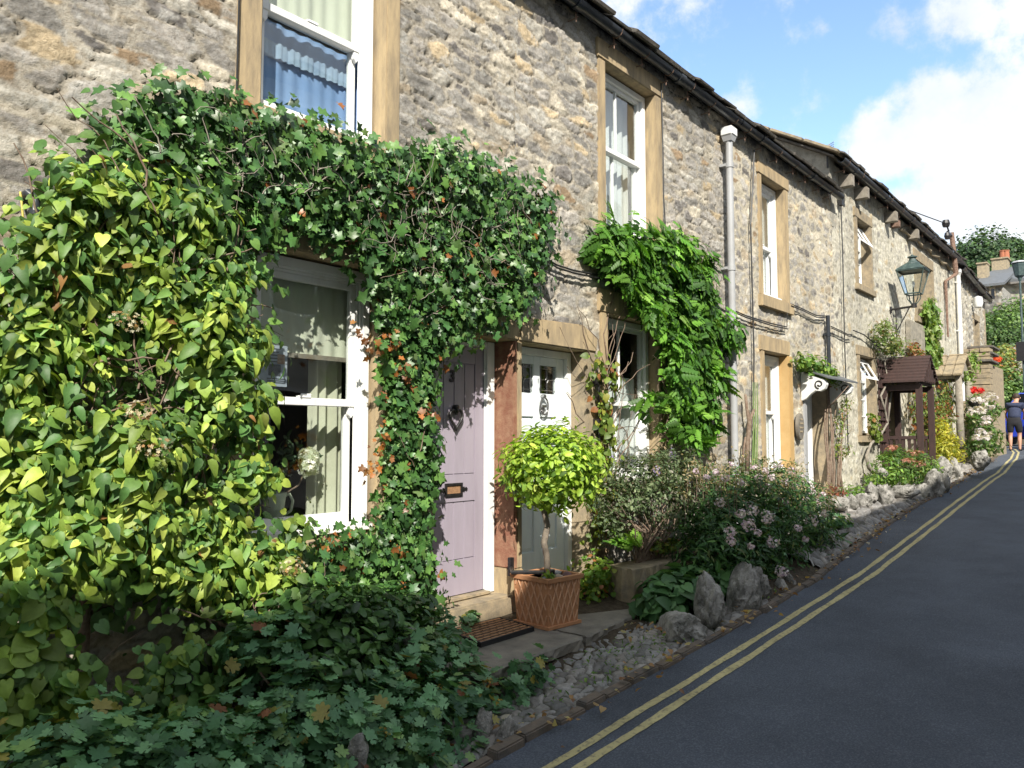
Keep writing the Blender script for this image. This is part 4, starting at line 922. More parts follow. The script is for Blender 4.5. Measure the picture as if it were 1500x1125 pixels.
DG = MB().box(gx-.10, gx+.10, gy-.07, gy+.07, g(gx)+.0, g(gx)+.035)
for i in range(5): DG.box(gx-.085+.036*i, gx-.065+.036*i, gy-.055, gy+.055, g(gx)+.0355, g(gx)+.042)
tag(DG.build('drain_cover', Mt['rust'], None, bevel=.002), 'small rusty drain cover set in the cobbles', 'drain cover')

# ================================================================== ROCKS
ROCKS = [  # px, py base, width px, height px, depth y, label, tilt seed
 (1003, 928, 82, 62, -1.12, 'pointed grey limestone boulder at the end of the cobbles', 3, .5),
 (1046, 890, 52, 92, -1.18, 'tall twisted limestone rock with a hollow at its foot', 9, .35),
 (1092, 884, 64, 80, -1.16, 'broad rounded limestone boulder below the phlox bush', 12, .5),
 (1118, 872, 36, 62, -1.16, 'narrow limestone rock with a notched top beside the broad boulder', 17, .5),
 (1150, 868, 26, 32, -1.2, 'small dark stone at the foot of the phlox bush', 21, .5),
 (1164, 855, 24, 26, -1.2, 'smallest dark stone right of the phlox bush foot', 22, .5),
 (752, 1085, 40, 52, -1.22, 'grey boulder between the geraniums and the first cobbles', 25, .5),
 (716, 1072, 42, 60, -1.12, 'brown mossy boulder half buried in the geraniums', 27, .5),
 (535, 1105, 36, 60, -1.2, 'upright stone at the bottom edge among the geraniums', 29, .4),
 (607, 938, 30, 34, -.62, 'round pale stone by the foot of the door ivy', 31, .5),
 (1232, 738, 34, 20, -.3, 'flat grey edging stone, leftmost of three beyond the phlox', 33, .5),
 (1252, 737, 22, 20, -.33, 'flat grey edging stone, middle of three beyond the phlox', 35, .5),
 (1268, 736, 22, 20, -.36, 'flat grey edging stone, right of three beyond the phlox', 37, .5),
 (1281, 722, 24, 26, -.4, 'brown lumpy stone at the left end of the far rockery', 39, .5),
 (1300, 726, 26, 26, -.5, 'grey wedge stone between the brown and the capped rock', 41, .5),
 (1328, 722, 42, 18, -.62, 'flat pale cap stone of the far rockery', 43, .5),
 (1327, 736, 32, 18, -.62, 'squared stone under the pale cap stone', 45, .5),
 (1356, 728, 28, 34, -.72, 'leaning light grey rock right of the cap stone', 47, .5),
 (1370, 716, 32, 40, -.8, 'ridged grey rock in front of the brown porch post', 49, .5),
 (1385, 710, 26, 26, -.85, 'low rough rock right of the porch post', 51, .5),
 (1384, 690, 30, 32, -.6, 'pale upright rock behind the porch post', 53, .5),
 (1399, 688, 28, 34, -.62, 'dark cleft rock below the yellow shrub', 55, .5),
 (1436, 674, 26, 30, -.95, 'smooth pale boulder in front of the log posts', 57, .5),
 (1297, 693, 16, 14, -.25, 'small white block among the far garden plants', 59, .5)]
for (px, py, w, h, y, lb, sd, yr) in ROCKS:
    y -= .14 if px < 1200 else .28
    k_ = .94 if px < 1200 else 1.05; w *= k_; h *= k_
    x, z = at(px, py, y); d = (Vector((x, y, z))-CAM).dot(fw); s = d/F
    wr = w*s/2*1.08; hr = h*s/2*1.12
    tag(icorock('rock', (x, y+.04, z), (wr, wr*.75, hr), sd, 'rock', rough=.55, sub=5 if px < 1200 else 4, rot=.7, ridge=.42), lb, 'rock')
# stone trough edging behind the leafy plants
x, z = at(925, 870, -.55); x2, z2 = at(1005, 870, -.62)
tr = rough_slab('garden_edging_stone', [(x, -.56), (x2-.05, -.60), (x2, -.35), (x+.05, -.30)], g(6)-.1, at(960, 825, -.55)[1], Mt['sandgrey'], None, .012, 9); tag(tr, 'rough tan edging stone below the hebe shrub', 'edging stone')
x, z = at(1245, 750, -.6)
rs = rough_slab('flat_stone', [(10.6, -.75), (12.2, -.62), (12.3, -.2), (10.7, -.2)], .35, .56, Mt['slab'], None, .01, 10); tag(rs, 'low flat step stone beyond the phlox bush', 'step stone')

# ================================================================== FOLIAGE ENGINE
def tmpl(half, mids, fold=.25, curl=.25, droop=0.0):
    """half: [(u,v)] outline base->tip ; mids: v of the midrib for each."""
    n = len(half); V = []; T = []
    for s in (-1, 1):
        for (u, v) in half: V.append((s*u, v, fold*u-curl*v*v))
    for vm in mids: V.append((0, vm, -curl*vm*vm))
    for si in (0, 1):
        for i in range(n-1):
            a, b_, c, d = si*n+i, si*n+i+1, 2*n+i, 2*n+i+1
            tri = [(a, b_, d), (a, d, c)] if si == 0 else [(b_, a, d), (d, a, c)]
            T += tri
    return np.array(V, float), np.array(T)
T_IVY = tmpl([(0, 0), (.20, -.12), (.46, -.02), (.27, .25), (.50, .48), (.20, .60), (.0, 1.0)], [0, .02, .1, .28, .45, .62, 1.0], .22, .18)
T_HEART = tmpl([(0, 0), (.20, -.05), (.40, .12), (.43, .36), (.31, .64), (.12, .84), (0, 1.02)], [0, .0, .14, .38, .64, .84, 1.02], .20, .34)
T_OVAL = tmpl([(0, 0), (.15, .22), (.20, .48), (.13, .78), (0, 1.0)], [0, .22, .48, .78, 1.0], .35, .25)
T_LANCE = tmpl([(0, 0), (.09, .25), (.11, .5), (.06, .8), (0, 1.0)], [0, .25, .5, .8, 1.0], .4, .3)
T_PALM = tmpl([(0, .05), (.18, -.18), (.36, -.20), (.40, -.02), (.34, .06), (.56, .06), (.64, .22), (.50, .36), (.44, .40), (.58, .56), (.54, .74), (.36, .72), (.28, .66), (.30, .88), (.18, 1.0), (.06, .92), (0, 1.02)], [.05, .05, .06, .1, .14, .2, .26, .34, .4, .48, .56, .62, .66, .78, .86, .9, 1.02], .16, .10)
def tmpl_pinnate(k=5, L_=.42):
    V0, T0 = T_LANCE; Vs = []; Ts = []; n = 0
    for i in range(k):
        for s in (-1, 1):
            a = s*R(58-i*3); v = V0*np.array((2.1, 1, 1))*L_*(1-.05*i); ca, sa = math.cos(a), math.sin(a)
            X = v[:, 0]*ca+v[:, 1]*sa; Y_ = -v[:, 0]*sa+v[:, 1]*ca
            Vs.append(np.stack([X, Y_+.10+.13*i, v[:, 2]-.25*((.1+.13*i)**2)], 1)); Ts.append(T0+n); n += len(V0)
    v = V0*np.array((1.5, 1, 1))*L_; v = v+np.array((0, .1+.13*k-.05, -.25)); Vs.append(v); Ts.append(T0+n)
    return np.concatenate(Vs), np.concatenate(Ts)
T_PIN = tmpl_pinnate()
def tmpl_flower(k=5):
    Vs = []; Ts = []; n = 0; V0 = np.array([(0, 0, 0), (-.28, .55, .08), (0, .95, .05), (.28, .55, .08)]); T0 = np.array([(0, 2, 1), (0, 3, 2)])
    for i in range(k):
        a = 2*math.pi*i/k; ca, sa = math.cos(a), math.sin(a); Vs.append(np.stack([V0[:, 0]*ca+V0[:, 1]*sa, -V0[:, 0]*sa+V0[:, 1]*ca, V0[:, 2]], 1)); Ts.append(T0+n); n += 4
    return np.concatenate(Vs)*.6, np.concatenate(Ts)
T_FLOW = tmpl_flower()
def norm(a): return a/np.maximum(np.linalg.norm(a, axis=1, keepdims=True), 1e-9)
def leaves(name, P, Nn, Up, size, T, col, mat_, parent=None):
    """One mesh of leaf-sized faces: P base points, Nn facing, Up tip direction."""
    P = np.asarray(P, float); Nn = norm(np.asarray(Nn, float)); Up = np.asarray(Up, float); Up = norm(Up-(Up*Nn).sum(1, keepdims=True)*Nn); U = np.cross(Up, Nn)
    V0, T0 = T; n, k = len(P), len(V0)
    if np.isscalar(size): size = np.full(n, size)
    q = (U[:, None]*V0[None, :, 0, None]+Up[:, None]*V0[None, :, 1, None]+Nn[:, None]*V0[None, :, 2, None])*size[:, None, None]+P[:, None]
    Fc = (T0[None]+np.arange(n)[:, None, None]*k).reshape(-1, 3)
    return np_mesh(name, q.reshape(-1, 3), Fc, Mt[mat_], parent, np.repeat(col, k, 0), smooth=True)
def jcol(n, pal, w, var=.15, bias=None):
    pal = np.array(pal, float); w = np.array(w, float)/sum(w); i = rng.choice(len(pal), n, p=w)
    c = pal[i]*(1+rng.normal(0, var, (n, 1)))
    return np.clip(c, .004, .9)
def inpoly(px, py, poly):
    c = np.zeros(len(px), bool); n = len(poly); j = n-1
    for i in range(n):
        xi, yi = poly[i]; xj, yj = poly[j]
        c ^= ((yi > py) != (yj > py)) & (px < (xj-xi)*(py-yi)/((yj-yi) if yj != yi else 1e-9)+xi); j = i
    return c
def sample_poly(poly_px, y, n):
    pw_ = [at(a, b_, y) for a, b_ in poly_px]; xs_ = [p[0] for p in pw_]; zs_ = [p[1] for p in pw_]; out = np.zeros((0, 2))
    while len(out) < n:
        q = np.stack([rng.uniform(min(xs_), max(xs_), n*2), rng.uniform(min(zs_), max(zs_), n*2)], 1); out = np.concatenate([out, q[inpoly(q[:, 0], q[:, 1], pw_)]])
    return out[:n]
def edge_noise(x, z, s=6): return fbm(x*s, z*s+9, 3)
def climber(name, poly_px, y, n, T, size, pal, w, mat_, thick=.22, back=.0, cl=6, clr=.10, seed=0, gap=.0, parent=None, bulge=.12, down=1.0, out=.25, ywhole=0.0):
    nc = n//cl; c = sample_poly(poly_px, y, int(nc*1.0))
    den = fbm(c[:, 0]*2.6+seed, c[:, 1]*5.2, 3); c = c[den > gap]
    b_ = fbm(c[:, 0]*2.3+seed*2, c[:, 1]*2.3+5, 3)
    yo = y+.0-(b_-.5)*2*bulge-rng.uniform(-.5, .5, len(c))*thick*.3
    n_ = len(c); P = np.repeat(np.stack([c[:, 0], yo, c[:, 1]], 1), cl, 0)
    tone = np.repeat(rng.normal(0, .22, n_), cl)
    off = rng.normal(0, 1, P.shape)*np.array((clr, clr*.5, clr)); P = P+off
    P[:, 1] = np.minimum(P[:, 1], -.03-back)
    N_ = np.stack([rng.normal(0, .5, len(P))+off[:, 0]/clr*.25, -np.ones(len(P)), out+rng.normal(0, .38, len(P))+off[:, 2]/clr*.2], 1)
    Up = np.stack([rng.normal(0, .85, len(P))+off[:, 0]/clr*.5, rng.normal(-.25, .35, len(P)), -down*.8*np.ones(len(P))+rng.normal(0, .6, len(P))+off[:, 2]/clr*.3], 1)
    s = size*np.clip(rng.lognormal(-.12, .30, len(P)), .4, 1.5)
    col = jcol(len(P), pal, w)*(1+tone)[:, None]
    return leaves(name, P, N_, Up, s, T, np.clip(col, .004, .9), mat_, parent)
def backing(poly_px, y, n, T, size, pal, w, mat_, name, parent, thick):
    c = sample_poly(poly_px, y, n); P = np.stack([c[:, 0], rng.uniform(y, -.02, n), c[:, 1]], 1)
    N_ = np.stack([rng.normal(0, .6, n), -np.ones(n), rng.normal(.1, .6, n)], 1); Up = np.stack([rng.normal(0, 1, n), rng.normal(0, .4, n), rng.normal(-.6, .6, n)], 1)
    return leaves(name, P, N_, Up, size*rng.uniform(.6, 1.1, n), T, jcol(n, pal, w), mat_, parent)
def stems(name, parent, poly_px, y, n, length, r_, mat_='vinebark', seed=1, dirz=0.0):
    rr = random.Random(seed); ax_ = sum(p[0] for p in poly_px)/len(poly_px); ay_ = sum(p[1] for p in poly_px)/len(poly_px)
    if dirz == 0: c = sample_poly(poly_px, y, n*3); c = [q for q in c if all(inpoly(np.array([q[0]+dx]), np.array([q[1]+dz]), [at(a, b_, y) for a, b_ in poly_px])[0] for dx, dz in ((.14, 0), (-.14, 0), (0, .20), (0, -.14)))][:n]
    else: c = sample_poly(poly_px, y, n)
    m = MB()
    for (x, z) in c:
        a = rr.uniform(0, math.pi) if dirz == 0 else rr.gauss(math.pi/2, dirz); P = [Vector((x, y+rr.uniform(-.03, .06), z))]
        for k in range(7): a += rr.gauss(0, .35); P.append(P[-1]+Vector((math.cos(a), rr.gauss(0, .12), math.sin(a)))*length/7)
        rad = r_*rr.uniform(.5, 1.3); m.tube(P, [rad*(1-.08*k) for k in range(8)], 5, False)
    return m.build(name, Mt[mat_], parent, smooth=True)
def blob(name, blobs, n, T, size, pal, w, mat_, parent=None, shell=.35, up=.3, outn=1.0, ymax=-.03, flat=.3, tipup=.6, cl=1, clr=.05, zmin=None, lump=.22):
    Ps = []; Ns = []; vol = np.array([b_[3]*b_[4]+b_[4]*b_[5]+b_[3]*b_[5] for b_ in blobs]); ks = (vol/vol.sum()*n/cl).astype(int)+1
    for (cx_, cy_, cz_, rx, ry, rz), k in zip(blobs, ks):
        d = norm(rng.normal(0, 1, (k, 3))); lumpv = 1+lump*(2*fbm(d[:, 0]*2.6+cx_*7, d[:, 2]*2.6+d[:, 1]*2.1+cz_*3, 3)-1)*2
        r_ = (1-shell*rng.random(k)**1.6)*lumpv
        p = d*r_[:, None]*np.array((rx, ry, rz))+np.array((cx_, cy_, cz_)); Ps.append(p); Ns.append(norm(d/np.array((rx, ry, rz))))
    P = np.repeat(np.concatenate(Ps), cl, 0); D = np.repeat(np.concatenate(Ns), cl, 0)
    tone = np.repeat(rng.normal(0, .14, len(P)//cl), cl)
    if cl > 1: P = P+rng.normal(0, clr, P.shape)
    ok = P[:, 1] < ymax
    if zmin is not None: ok &= P[:, 2] > zmin
    P = P[ok]; D = D[ok]; tone = tone[ok]; n_ = len(P)
    N_ = D*outn+rng.normal(0, .42, (n_, 3))+np.array((0, 0, up)); Up = D*.5+rng.normal(0, .45, (n_, 3))+np.array((0, 0, tipup))
    return leaves(name, P, N_, Up, size*rng.uniform(.6, 1.2, n_), T, np.clip(jcol(n_, pal, w)*(1+tone)[:, None], .004, .9), mat_, parent)

IVYP = [(.062, .15, .035), (.040, .105, .03), (.11, .22, .05), (.14, .22, .075), (.26, .10, .03)]; IVYW = [.42, .30, .20, .06, .02]
HYDP = [(.215, .32, .05), (.33, .42, .07), (.125, .235, .05), (.075, .17, .042), (.36, .43, .08), (.26, .14, .05)]; HYDW = [.30, .19, .27, .17, .06, .01]

# ---- ivy over and between the windows
IV = empty('ivy', (3.9, -.1, .2), 'dark green ivy draped over the lower window and down beside the lavender door', 'ivy')
iv_top = [(170, 190), (225, 148), (300, 128), (352, 132), (400, 172), (470, 200), (535, 222), (600, 216), (680, 236), (762, 262), (802, 305), (798, 345), (782, 400), (772, 430), (740, 452), (690, 462), (662, 500), (584, 500), (572, 415), (530, 344), (440, 318), (385, 328), (350, 410), (300, 420), (220, 420)]
iv_side = [(562, 400), (648, 470), (628, 540), (618, 600), (632, 650), (630, 700), (620, 760), (610, 850), (596, 910), (566, 925), (576, 790), (580, 700), (582, 600), (578, 540), (566, 450)]
iv_low = [(398, 818), (470, 812), (560, 800), (612, 800), (628, 860), (600, 915), (540, 930), (480, 900), (430, 880), (400, 850)]
climber('leaves', iv_top, -.17, 11500, T_IVY, .066, IVYP, IVYW, 'leafG', seed=1, gap=.37, parent=IV, bulge=.13)
climber('leaves', iv_side, -.12, 5200, T_IVY, .066, IVYP, IVYW, 'leafG', seed=2, gap=.2, parent=IV, bulge=.05, clr=.055)
climber('leaves', iv_low, -.16, 3600, T_IVY, .055, IVYP, IVYW, 'leafG', seed=3, gap=.15, parent=IV, bulge=.06)
stems('outer_stems', IV, iv_top, -.27, 150, .28, .0035, 'greywood', seed=33)
backing(iv_top, -.10, 3600, T_IVY, .075, IVYP[:2], [.5, .5], 'leafG', 'inner_leaves', IV, .1)
backing(iv_side, -.10, 1800, T_IVY, .07, IVYP[:2], [.5, .5], 'leafG', 'inner_leaves', IV, .1)
stems('stems', IV, iv_top, -.20, 150, .28, .0045, seed=3); stems('stems', IV, iv_side, -.17, 60, .3, .0045, seed=4)
dry = [(.34, .13, .035), (.42, .20, .06), (.26, .12, .05)]
for (a, b_, rr) in ((545, 500, 14), (575, 505, 12), (560, 650, 16), (620, 600, 14), (480, 800, 12), (640, 415, 10), (690, 400, 14), (745, 370, 12), (650, 450, 12), (548, 690, 12), (588, 540, 10), (590, 820, 12), (560, 320, 10)):
    climber('dry_leaves', [(a-rr, b_-rr), (a+rr, b_-rr*.6), (a+rr*.8, b_+rr), (a-rr*.7, b_+rr*.8)], -.20, 16, T_IVY, .042, dry, [1, 1, 1], 'leafT', seed=5, parent=IV, clr=.03, cl=2, bulge=.01)
# ---- climbing hydrangea
HY = empty('climbing_hydrangea', (1.9, -.2, .0), 'yellow green climbing hydrangea with heart shaped leaves at the left', 'climbing plant')
hy1 = [(-20, 400), (30, 372), (85, 300), (105, 262), (140, 225), (150, 170), (200, 165), (240, 175), (300, 260), (338, 330), (348, 400), (352, 470), (356, 560), (360, 640), (358, 700), (356, 790), (425, 830), (400, 872), (300, 862), (230, 850), (150, 870), (60, 850), (-20, 850)]
hy2 = [(-20, 840), (60, 850), (90, 900), (60, 960), (120, 1000), (230, 960), (300, 930), (420, 880), (470, 860), (480, 930), (420, 1010), (330, 1040), (200, 1060), (80, 1080), (-20, 1060)]
hy3 = [(-20, 960), (90, 950), (80, 1040), (-20, 1060)]
T_OVATE = tmpl([(0, 0), (.16, .04), (.29, .26), (.28, .52), (.14, .82), (0, 1.08)], [0, .05, .26, .52, .82, 1.08], .45, .60)
climber('leaves', hy1, -.34, 4800, T_OVATE, .072, HYDP, HYDW, 'leafA', seed=6, gap=.50, parent=HY, bulge=.22, cl=7, clr=.07, out=.9, down=.7)
climber('leaves', hy1, -.30, 8000, T_HEART, .060, HYDP, HYDW, 'leafA', seed=6, gap=.49, parent=HY, bulge=.20, cl=9, clr=.065, out=.75)
climber('leaves', hy1, -.20, 6000, T_HEART, .058, HYDP[2:4], [.5, .5], 'leafA', seed=7, gap=.43, parent=HY, bulge=.12, cl=6, clr=.10, out=.4)
climber('leaves', hy2, -.46, 2600, T_HEART, .062, [HYDP[2], HYDP[0], HYDP[3]], [.4, .25, .35], 'leafA', seed=8, gap=.48, parent=HY, bulge=.2, cl=8, clr=.08, out=.7)
climber('leaves', hy3, -.5, 380, T_HEART, .075, [HYDP[2], HYDP[0]], [.5, .5], 'leafA', seed=8, parent=HY, bulge=.1, cl=8, clr=.08, out=.7)
for (a, b_, rr) in ((385, 585, 14), (372, 500, 12), (424, 785, 12), (380, 635, 16), (370, 690, 14), (392, 700, 10)):
    climber('leaves', [(a-rr, b_-rr), (a+rr, b_-rr*.6), (a+rr*.8, b_+rr), (a-rr*.7, b_+rr*.8)], -.28, 56, T_HEART, .060, HYDP, HYDW, 'leafA', seed=9, parent=HY, bulge=.02, cl=6, clr=.05, out=.5)
stems('stems', HY, hy1, -.26, 130, .5, .006, seed=5); stems('stems', HY, hy2, -.35, 46, .5, .006, seed=6)
b = MB()
for (pl_, r0) in (([(118, 1050), (122, 960), (124, 900), (135, 830), (170, 760), (200, 640), (230, 480)], .030), ([(30, 1060), (38, 960), (35, 880), (60, 780), (100, 600)], .026), ([(124, 900), (200, 880), (300, 840), (380, 815)], .012), ([(60, 780), (160, 750), (260, 700), (350, 660)], .012), ([(380, 985), (400, 1010), (415, 1050), (430, 1090)], .007)):
    P = [(at(a, b_, -.12 if r0 > .01 else -.6)[0], (-.12 if r0 > .01 else -.6)+random.uniform(-.02, .02), at(a, b_, -.12 if r0 > .01 else -.6)[1]) for a, b_ in pl_]
    b.tube(P, [r0*(1-.5*i/len(P)) for i in range(len(P))], 8)
b.build('trunk', Mt['vinebark'], HY, smooth=True)
for (a, b_) in ((205, 600), (225, 655), (430, 830), (190, 470)):
    c = at3(a, b_, -.50); blobp = [(c[0], c[1], c[2], .09, .05, .05)]
    blob('flower_head', blobp, 60, T_FLOW, .020, [(.62, .58, .42), (.55, .45, .28), (.35, .20, .08)], [.4, .3, .3], 'petal', HY, up=.5)
fx, fz = at(452, 676, .27)
blob('flower_head', [(fx, .27, fz, .075, .06, .085)], 260, T_FLOW, .036, [(.80, .84, .76), (.70, .76, .64)], [1, .6], 'petal', FLW, ymax=.4, up=.2, shell=.15)
blob('leaves', [(fx-.10, .33, fz+.06, .10, .05, .12), (fx+.06, .33, fz, .10, .03, .06), (fx-.16, .32, fz-.04, .08, .05, .08)], 120, T_OVAL, .06, [(.07, .13, .06), (.04, .08, .04)], [1, 1], 'leafA', FLW, ymax=.5, shell=.9)
MB().tube([(jx, .32, 1.2), (fx-.05, .30, fz-.15), (fx, .28, fz-.02)], .006, 6).build('stem', Mt['vinebark'], FLW)
# ---- rhododendron-like shrub
RX = empty('evergreen_shrub', (3.0, -.55, .0), 'low dark evergreen shrub with pointed leaves under the window ivy', 'shrub')
bl = []
for (a, b_, y, rx, ry, rz) in ((520, 930, -.5, .42, .26, .26), (585, 925, -.45, .30, .22, .22), (455, 905, -.48, .28, .2, .18), (560, 980, -.55, .38, .25, .22), (480, 985, -.6, .34, .24, .20)):
    x, z = at(a, b_, y); bl.append((x, y, z, rx, ry, rz))
DK = [(.05, .12, .03), (.08, .18, .045), (.12, .24, .06), (.035, .085, .025)]
blob('leaves', bl, 3600, T_OVAL, .098, DK, [.35, .3, .15, .2], 'leafG', RX, up=.7, tipup=.5, cl=6, clr=.035)
b = MB()
for i in range(16):
    x, z = at(500+random.uniform(-60, 80), 1010, -.55); b.tube([(x, -.5, g(x)), (x+random.uniform(-.1, .1), -.5+random.uniform(-.1, .1), z+.1), (x+random.uniform(-.25, .25), -.5+random.uniform(-.15, .1), z+.35)], [.012, .009, .005], 6)
b.build('stems', Mt['bark'], RX)
# ---- geranium ground cover
GE = empty('geranium', (2.6, -1.0, .05), 'blue green hardy geraniums spilling along the road edge at the bottom left', 'geranium')
bl = []
for (a, b_, y, rx, ry, rz) in ((620, 960, -.75, .34, .22, .15), (680, 1010, -.85, .34, .22, .16), (735, 1020, -.95, .22, .16, .14), (600, 1040, -1.0, .40, .26, .17), (690, 1070, -1.05, .28, .2, .13), (520, 1090, -1.05, .34, .26, .16), (620, 1110, -1.15, .30, .22, .12), (430, 1090, -1.0, .34, .3, .18), (340, 1110, -.95, .36, .3, .18), (240, 1120, -.9, .34, .3, .18), (140, 1130, -.9, .34, .3, .16), (430, 1020, -.8, .28, .24, .16), (540, 1020, -.85, .3, .25, .15), (380, 940, -.5, .2, .2, .12), (60, 1120, -.9, .3, .3, .2), (560, 1130, -1.25, .3, .2, .10), (650, 930, -.35, .22, .12, .10), (770, 985, -.98, .13, .10, .10)):
    x, z = at(a, b_, y); bl.append((x, y, z, rx, ry, rz))
GEP = [(.125, .27, .125), (.08, .19, .09), (.18, .35, .17), (.19, .32, .10), (.32, .28, .07), (.24, .10, .05)]; GEW = [.36, .27, .22, .10, .035, .015]
blob('leaves', bl, 4200, T_PALM, .062, GEP, GEW, 'leafA', GE, up=1.0, outn=.9, tipup=.0, cl=4, clr=.035, zmin=-.1, lump=.5, shell=.3)
for (a, b_) in ((610, 1090), (560, 1075), (730, 1030), (640, 1010), (715, 1000), (640, 1115)):
    c = at3(a, b_, -1.25 if b_ > 1050 else -1.05); blob('faded_flowers', [(c[0], c[1], c[2], .035, .03, .03)], 26, T_FLOW, .018, [(.45, .32, .06), (.38, .22, .05)], [1, 1], 'petal', GE, up=.6)
# ---- plants at the foot of ivy / on step
SB = empty('small_geranium', (3.95, -.12, .2), 'small tuft of green leaves on the riser of the door step', 'plant')
x, z = at(690, 900, -.10); blob('leaves', [(x, -.10, z-.02, .08, .05, .035)], 60, T_PALM, .04, GEP, GEW, 'leafA', SB, up=.8)
# ---- topiary bay
TP = empty('bay_tree', (4.76, -.385, .55), 'bright lime green ball topiary with twisted stem in the terracotta planter', 'tree')
tcx, tcz = at(810, 685, -.385); TPP = [(.30, .46, .055), (.40, .56, .07), (.20, .34, .05), (.50, .60, .10), (.10, .19, .035)]
blob('crown', [(tcx, -.385, tcz, .385, .385, .31)], 3600, T_OVAL, .074, TPP, [.36, .26, .20, .08, .10], 'leafT', TP, shell=.45, up=.5, tipup=.35, cl=5, clr=.035, lump=.06)
b = MB(); TR = [at3(802, 842, -.385), at3(801, 815, -.38), at3(797, 795, -.40), at3(802, 770, -.38), at3(797, 750, -.39), at3(799, 730, -.385), at3(806, 700, -.385)]
TR2 = []
for i in range(len(TR)-1):
    for t in (0, .5): a = Vector(TR[i]).lerp(Vector(TR[i+1]), t); TR2.append(a)
TR2.append(Vector(TR[-1])); b.tube(TR2, [.026, .025, .024, .024, .023, .024, .022, .022, .021, .02, .018, .016, .014], 10)
for i in range(12):
    a = random.uniform(0, 6.28); b.tube([(tcx, -.385, tcz-.22), (tcx+.10*math.cos(a), -.385+.10*math.sin(a), tcz-.1), (tcx+.24*math.cos(a), -.385+.24*math.sin(a), tcz+random.uniform(-.1, .1))], [.012, .008, .004], 6)
b.build('trunk', material('topiary_bark', (.20, .165, .125), .9, (.10, .085, .07), 22, .4, .7, bump=[(40, .6, .006)]), TP, smooth=True)
# letter / strap fixture behind the trunk: black bar tying trunk to the pillar
p0 = at3(749, 832, -.05); p1 = at3(806, 838, -.385); b = MB()
b.tube([(p0[0], p0[1], p0[2]), (p1[0]-.25, -.22, p1[2]+.012), (p1[0]-.03, p1[1]+.02, p1[2])], .016, 8); b.box(p0[0]-.02, p0[0]+.02, -.06, -.03, p0[2]-.06, p0[2]+.08); b.tube([(p1[0], -.385, p1[2]-.02), (p1[0], -.385, p1[2]+.02)], .036, 12)
tag(b.build('anchor_strap', Mt['black'], None, smooth='auto'), 'black security strap from the stone pillar round the topiary stem', 'strap')
LF = empty('succulent', pp3(-.13, -.13, zt), 'little rosette of green leaves in the left corner of the planter', 'plant')
q = pp3(-.13, -.13, zt+.01); blob('leaves', [(q[0], q[1], q[2], .04, .03, .02)], 26, T_OVAL, .06, [(.22, .36, .05), (.12, .25, .04), (.35, .25, .05)], [1, 1, .4], 'leafT', LF, up=.6)
# ---- wisteria on wall B
WI = empty('wisteria', (7.8, -.2, 1.2), 'bright green wisteria trained on the wall around the middle cottage window', 'climbing plant')
wi = [(884, 345), (905, 332), (950, 340), (1000, 350), (1034, 380), (1042, 400), (1044, 440), (1078, 486), (1044, 508), (1056, 560), (1044, 590), (1056, 608), (1036, 620), (1022, 636), (1000, 620), (992, 630), (985, 600), (978, 560), (980, 520), (974, 480), (958, 452), (935, 440), (922, 415), (900, 375)]
WIP = [(.10, .25, .030), (.15, .33, .04), (.065, .17, .025), (.22, .40, .06), (.04, .10, .02)]
climber('leaves', wi, -.22, 2900, T_PIN, .165, WIP, [.34, .26, .22, .06, .12], 'leafT', seed=11, gap=.12, parent=WI, bulge=.13, cl=5, clr=.07, down=.25, out=.7)
wis = [(905, 385), (1000, 360), (1045, 470), (1040, 595), (1000, 590), (990, 500), (945, 435)]
backing(wis, -.10, 500, T_PIN, .20, WIP[2:3]+WIP[4:], [.6, .4], 'leafT', 'inner_leaves', WI, .1)
for (a, b_) in ((955, 450), (958, 590), (1020, 635), (1045, 612), (1070, 490), (1052, 555), (1005, 610), (905, 700)):
    if a == 905: continue
    c = at3(a, b_, -.28); blob('spray', [(c[0], c[1], c[2], .12, .06, .10)], 12, T_PIN, .22, WIP, [.3, .3, .2, .1, .1], 'leafT', WI, up=.5, tipup=-.2)
stems('stems', WI, [(960, 600), (1050, 600), (1040, 660), (975, 665)], -.12, 34, .6, .006, seed=9, dirz=.25); stems('stems', WI, wi, -.16, 40, .6, .006, seed=10)
# ---- thin climber between door B and its window
VC = empty('virginia_creeper', (6.1, -.1, .2), 'thin yellow green creeper on brown stems right of the pale door', 'climbing plant')
vc = [(868, 515), (900, 530), (893, 600), (905, 660), (915, 720), (900, 790), (870, 800), (868, 740), (880, 640), (868, 580)]
VCP = [(.22, .30, .05), (.14, .22, .04), (.32, .32, .06), (.10, .17, .035), (.30, .13, .05)]
climber('leaves', vc, -.12, 560, T_HEART, .060, VCP, [.35, .3, .12, .15, .08], 'leafT', seed=12, gap=.25, parent=VC, bulge=.05, cl=5, clr=.05)
stems('stems', VC, [(878, 540), (900, 540), (905, 780), (880, 800)], -.07, 42, .9, .0065, seed=13, dirz=.15)
BP = empty('ground_plants', (6.0, -.2, .2), 'clump of yellow green leafy plants at the foot of the pale door jamb', 'plant')
bl = [(*[(lambda q: (q[0], -.22, q[1]))(at(a, b_, -.22))][0], rx, .14, rz) for (a, b_, rx, rz) in ((868, 838, .16, .15), (888, 860, .20, .10), (905, 845, .16, .10), (862, 868, .10, .06), (935, 868, .14, .06))]
blob('leaves', bl, 1000, T_HEART, .048, [(.12, .24, .035), (.20, .32, .045), (.30, .33, .06), (.34, .14, .05)], [.4, .35, .15, .05], 'leafT', BP, up=.5, cl=4, clr=.03)
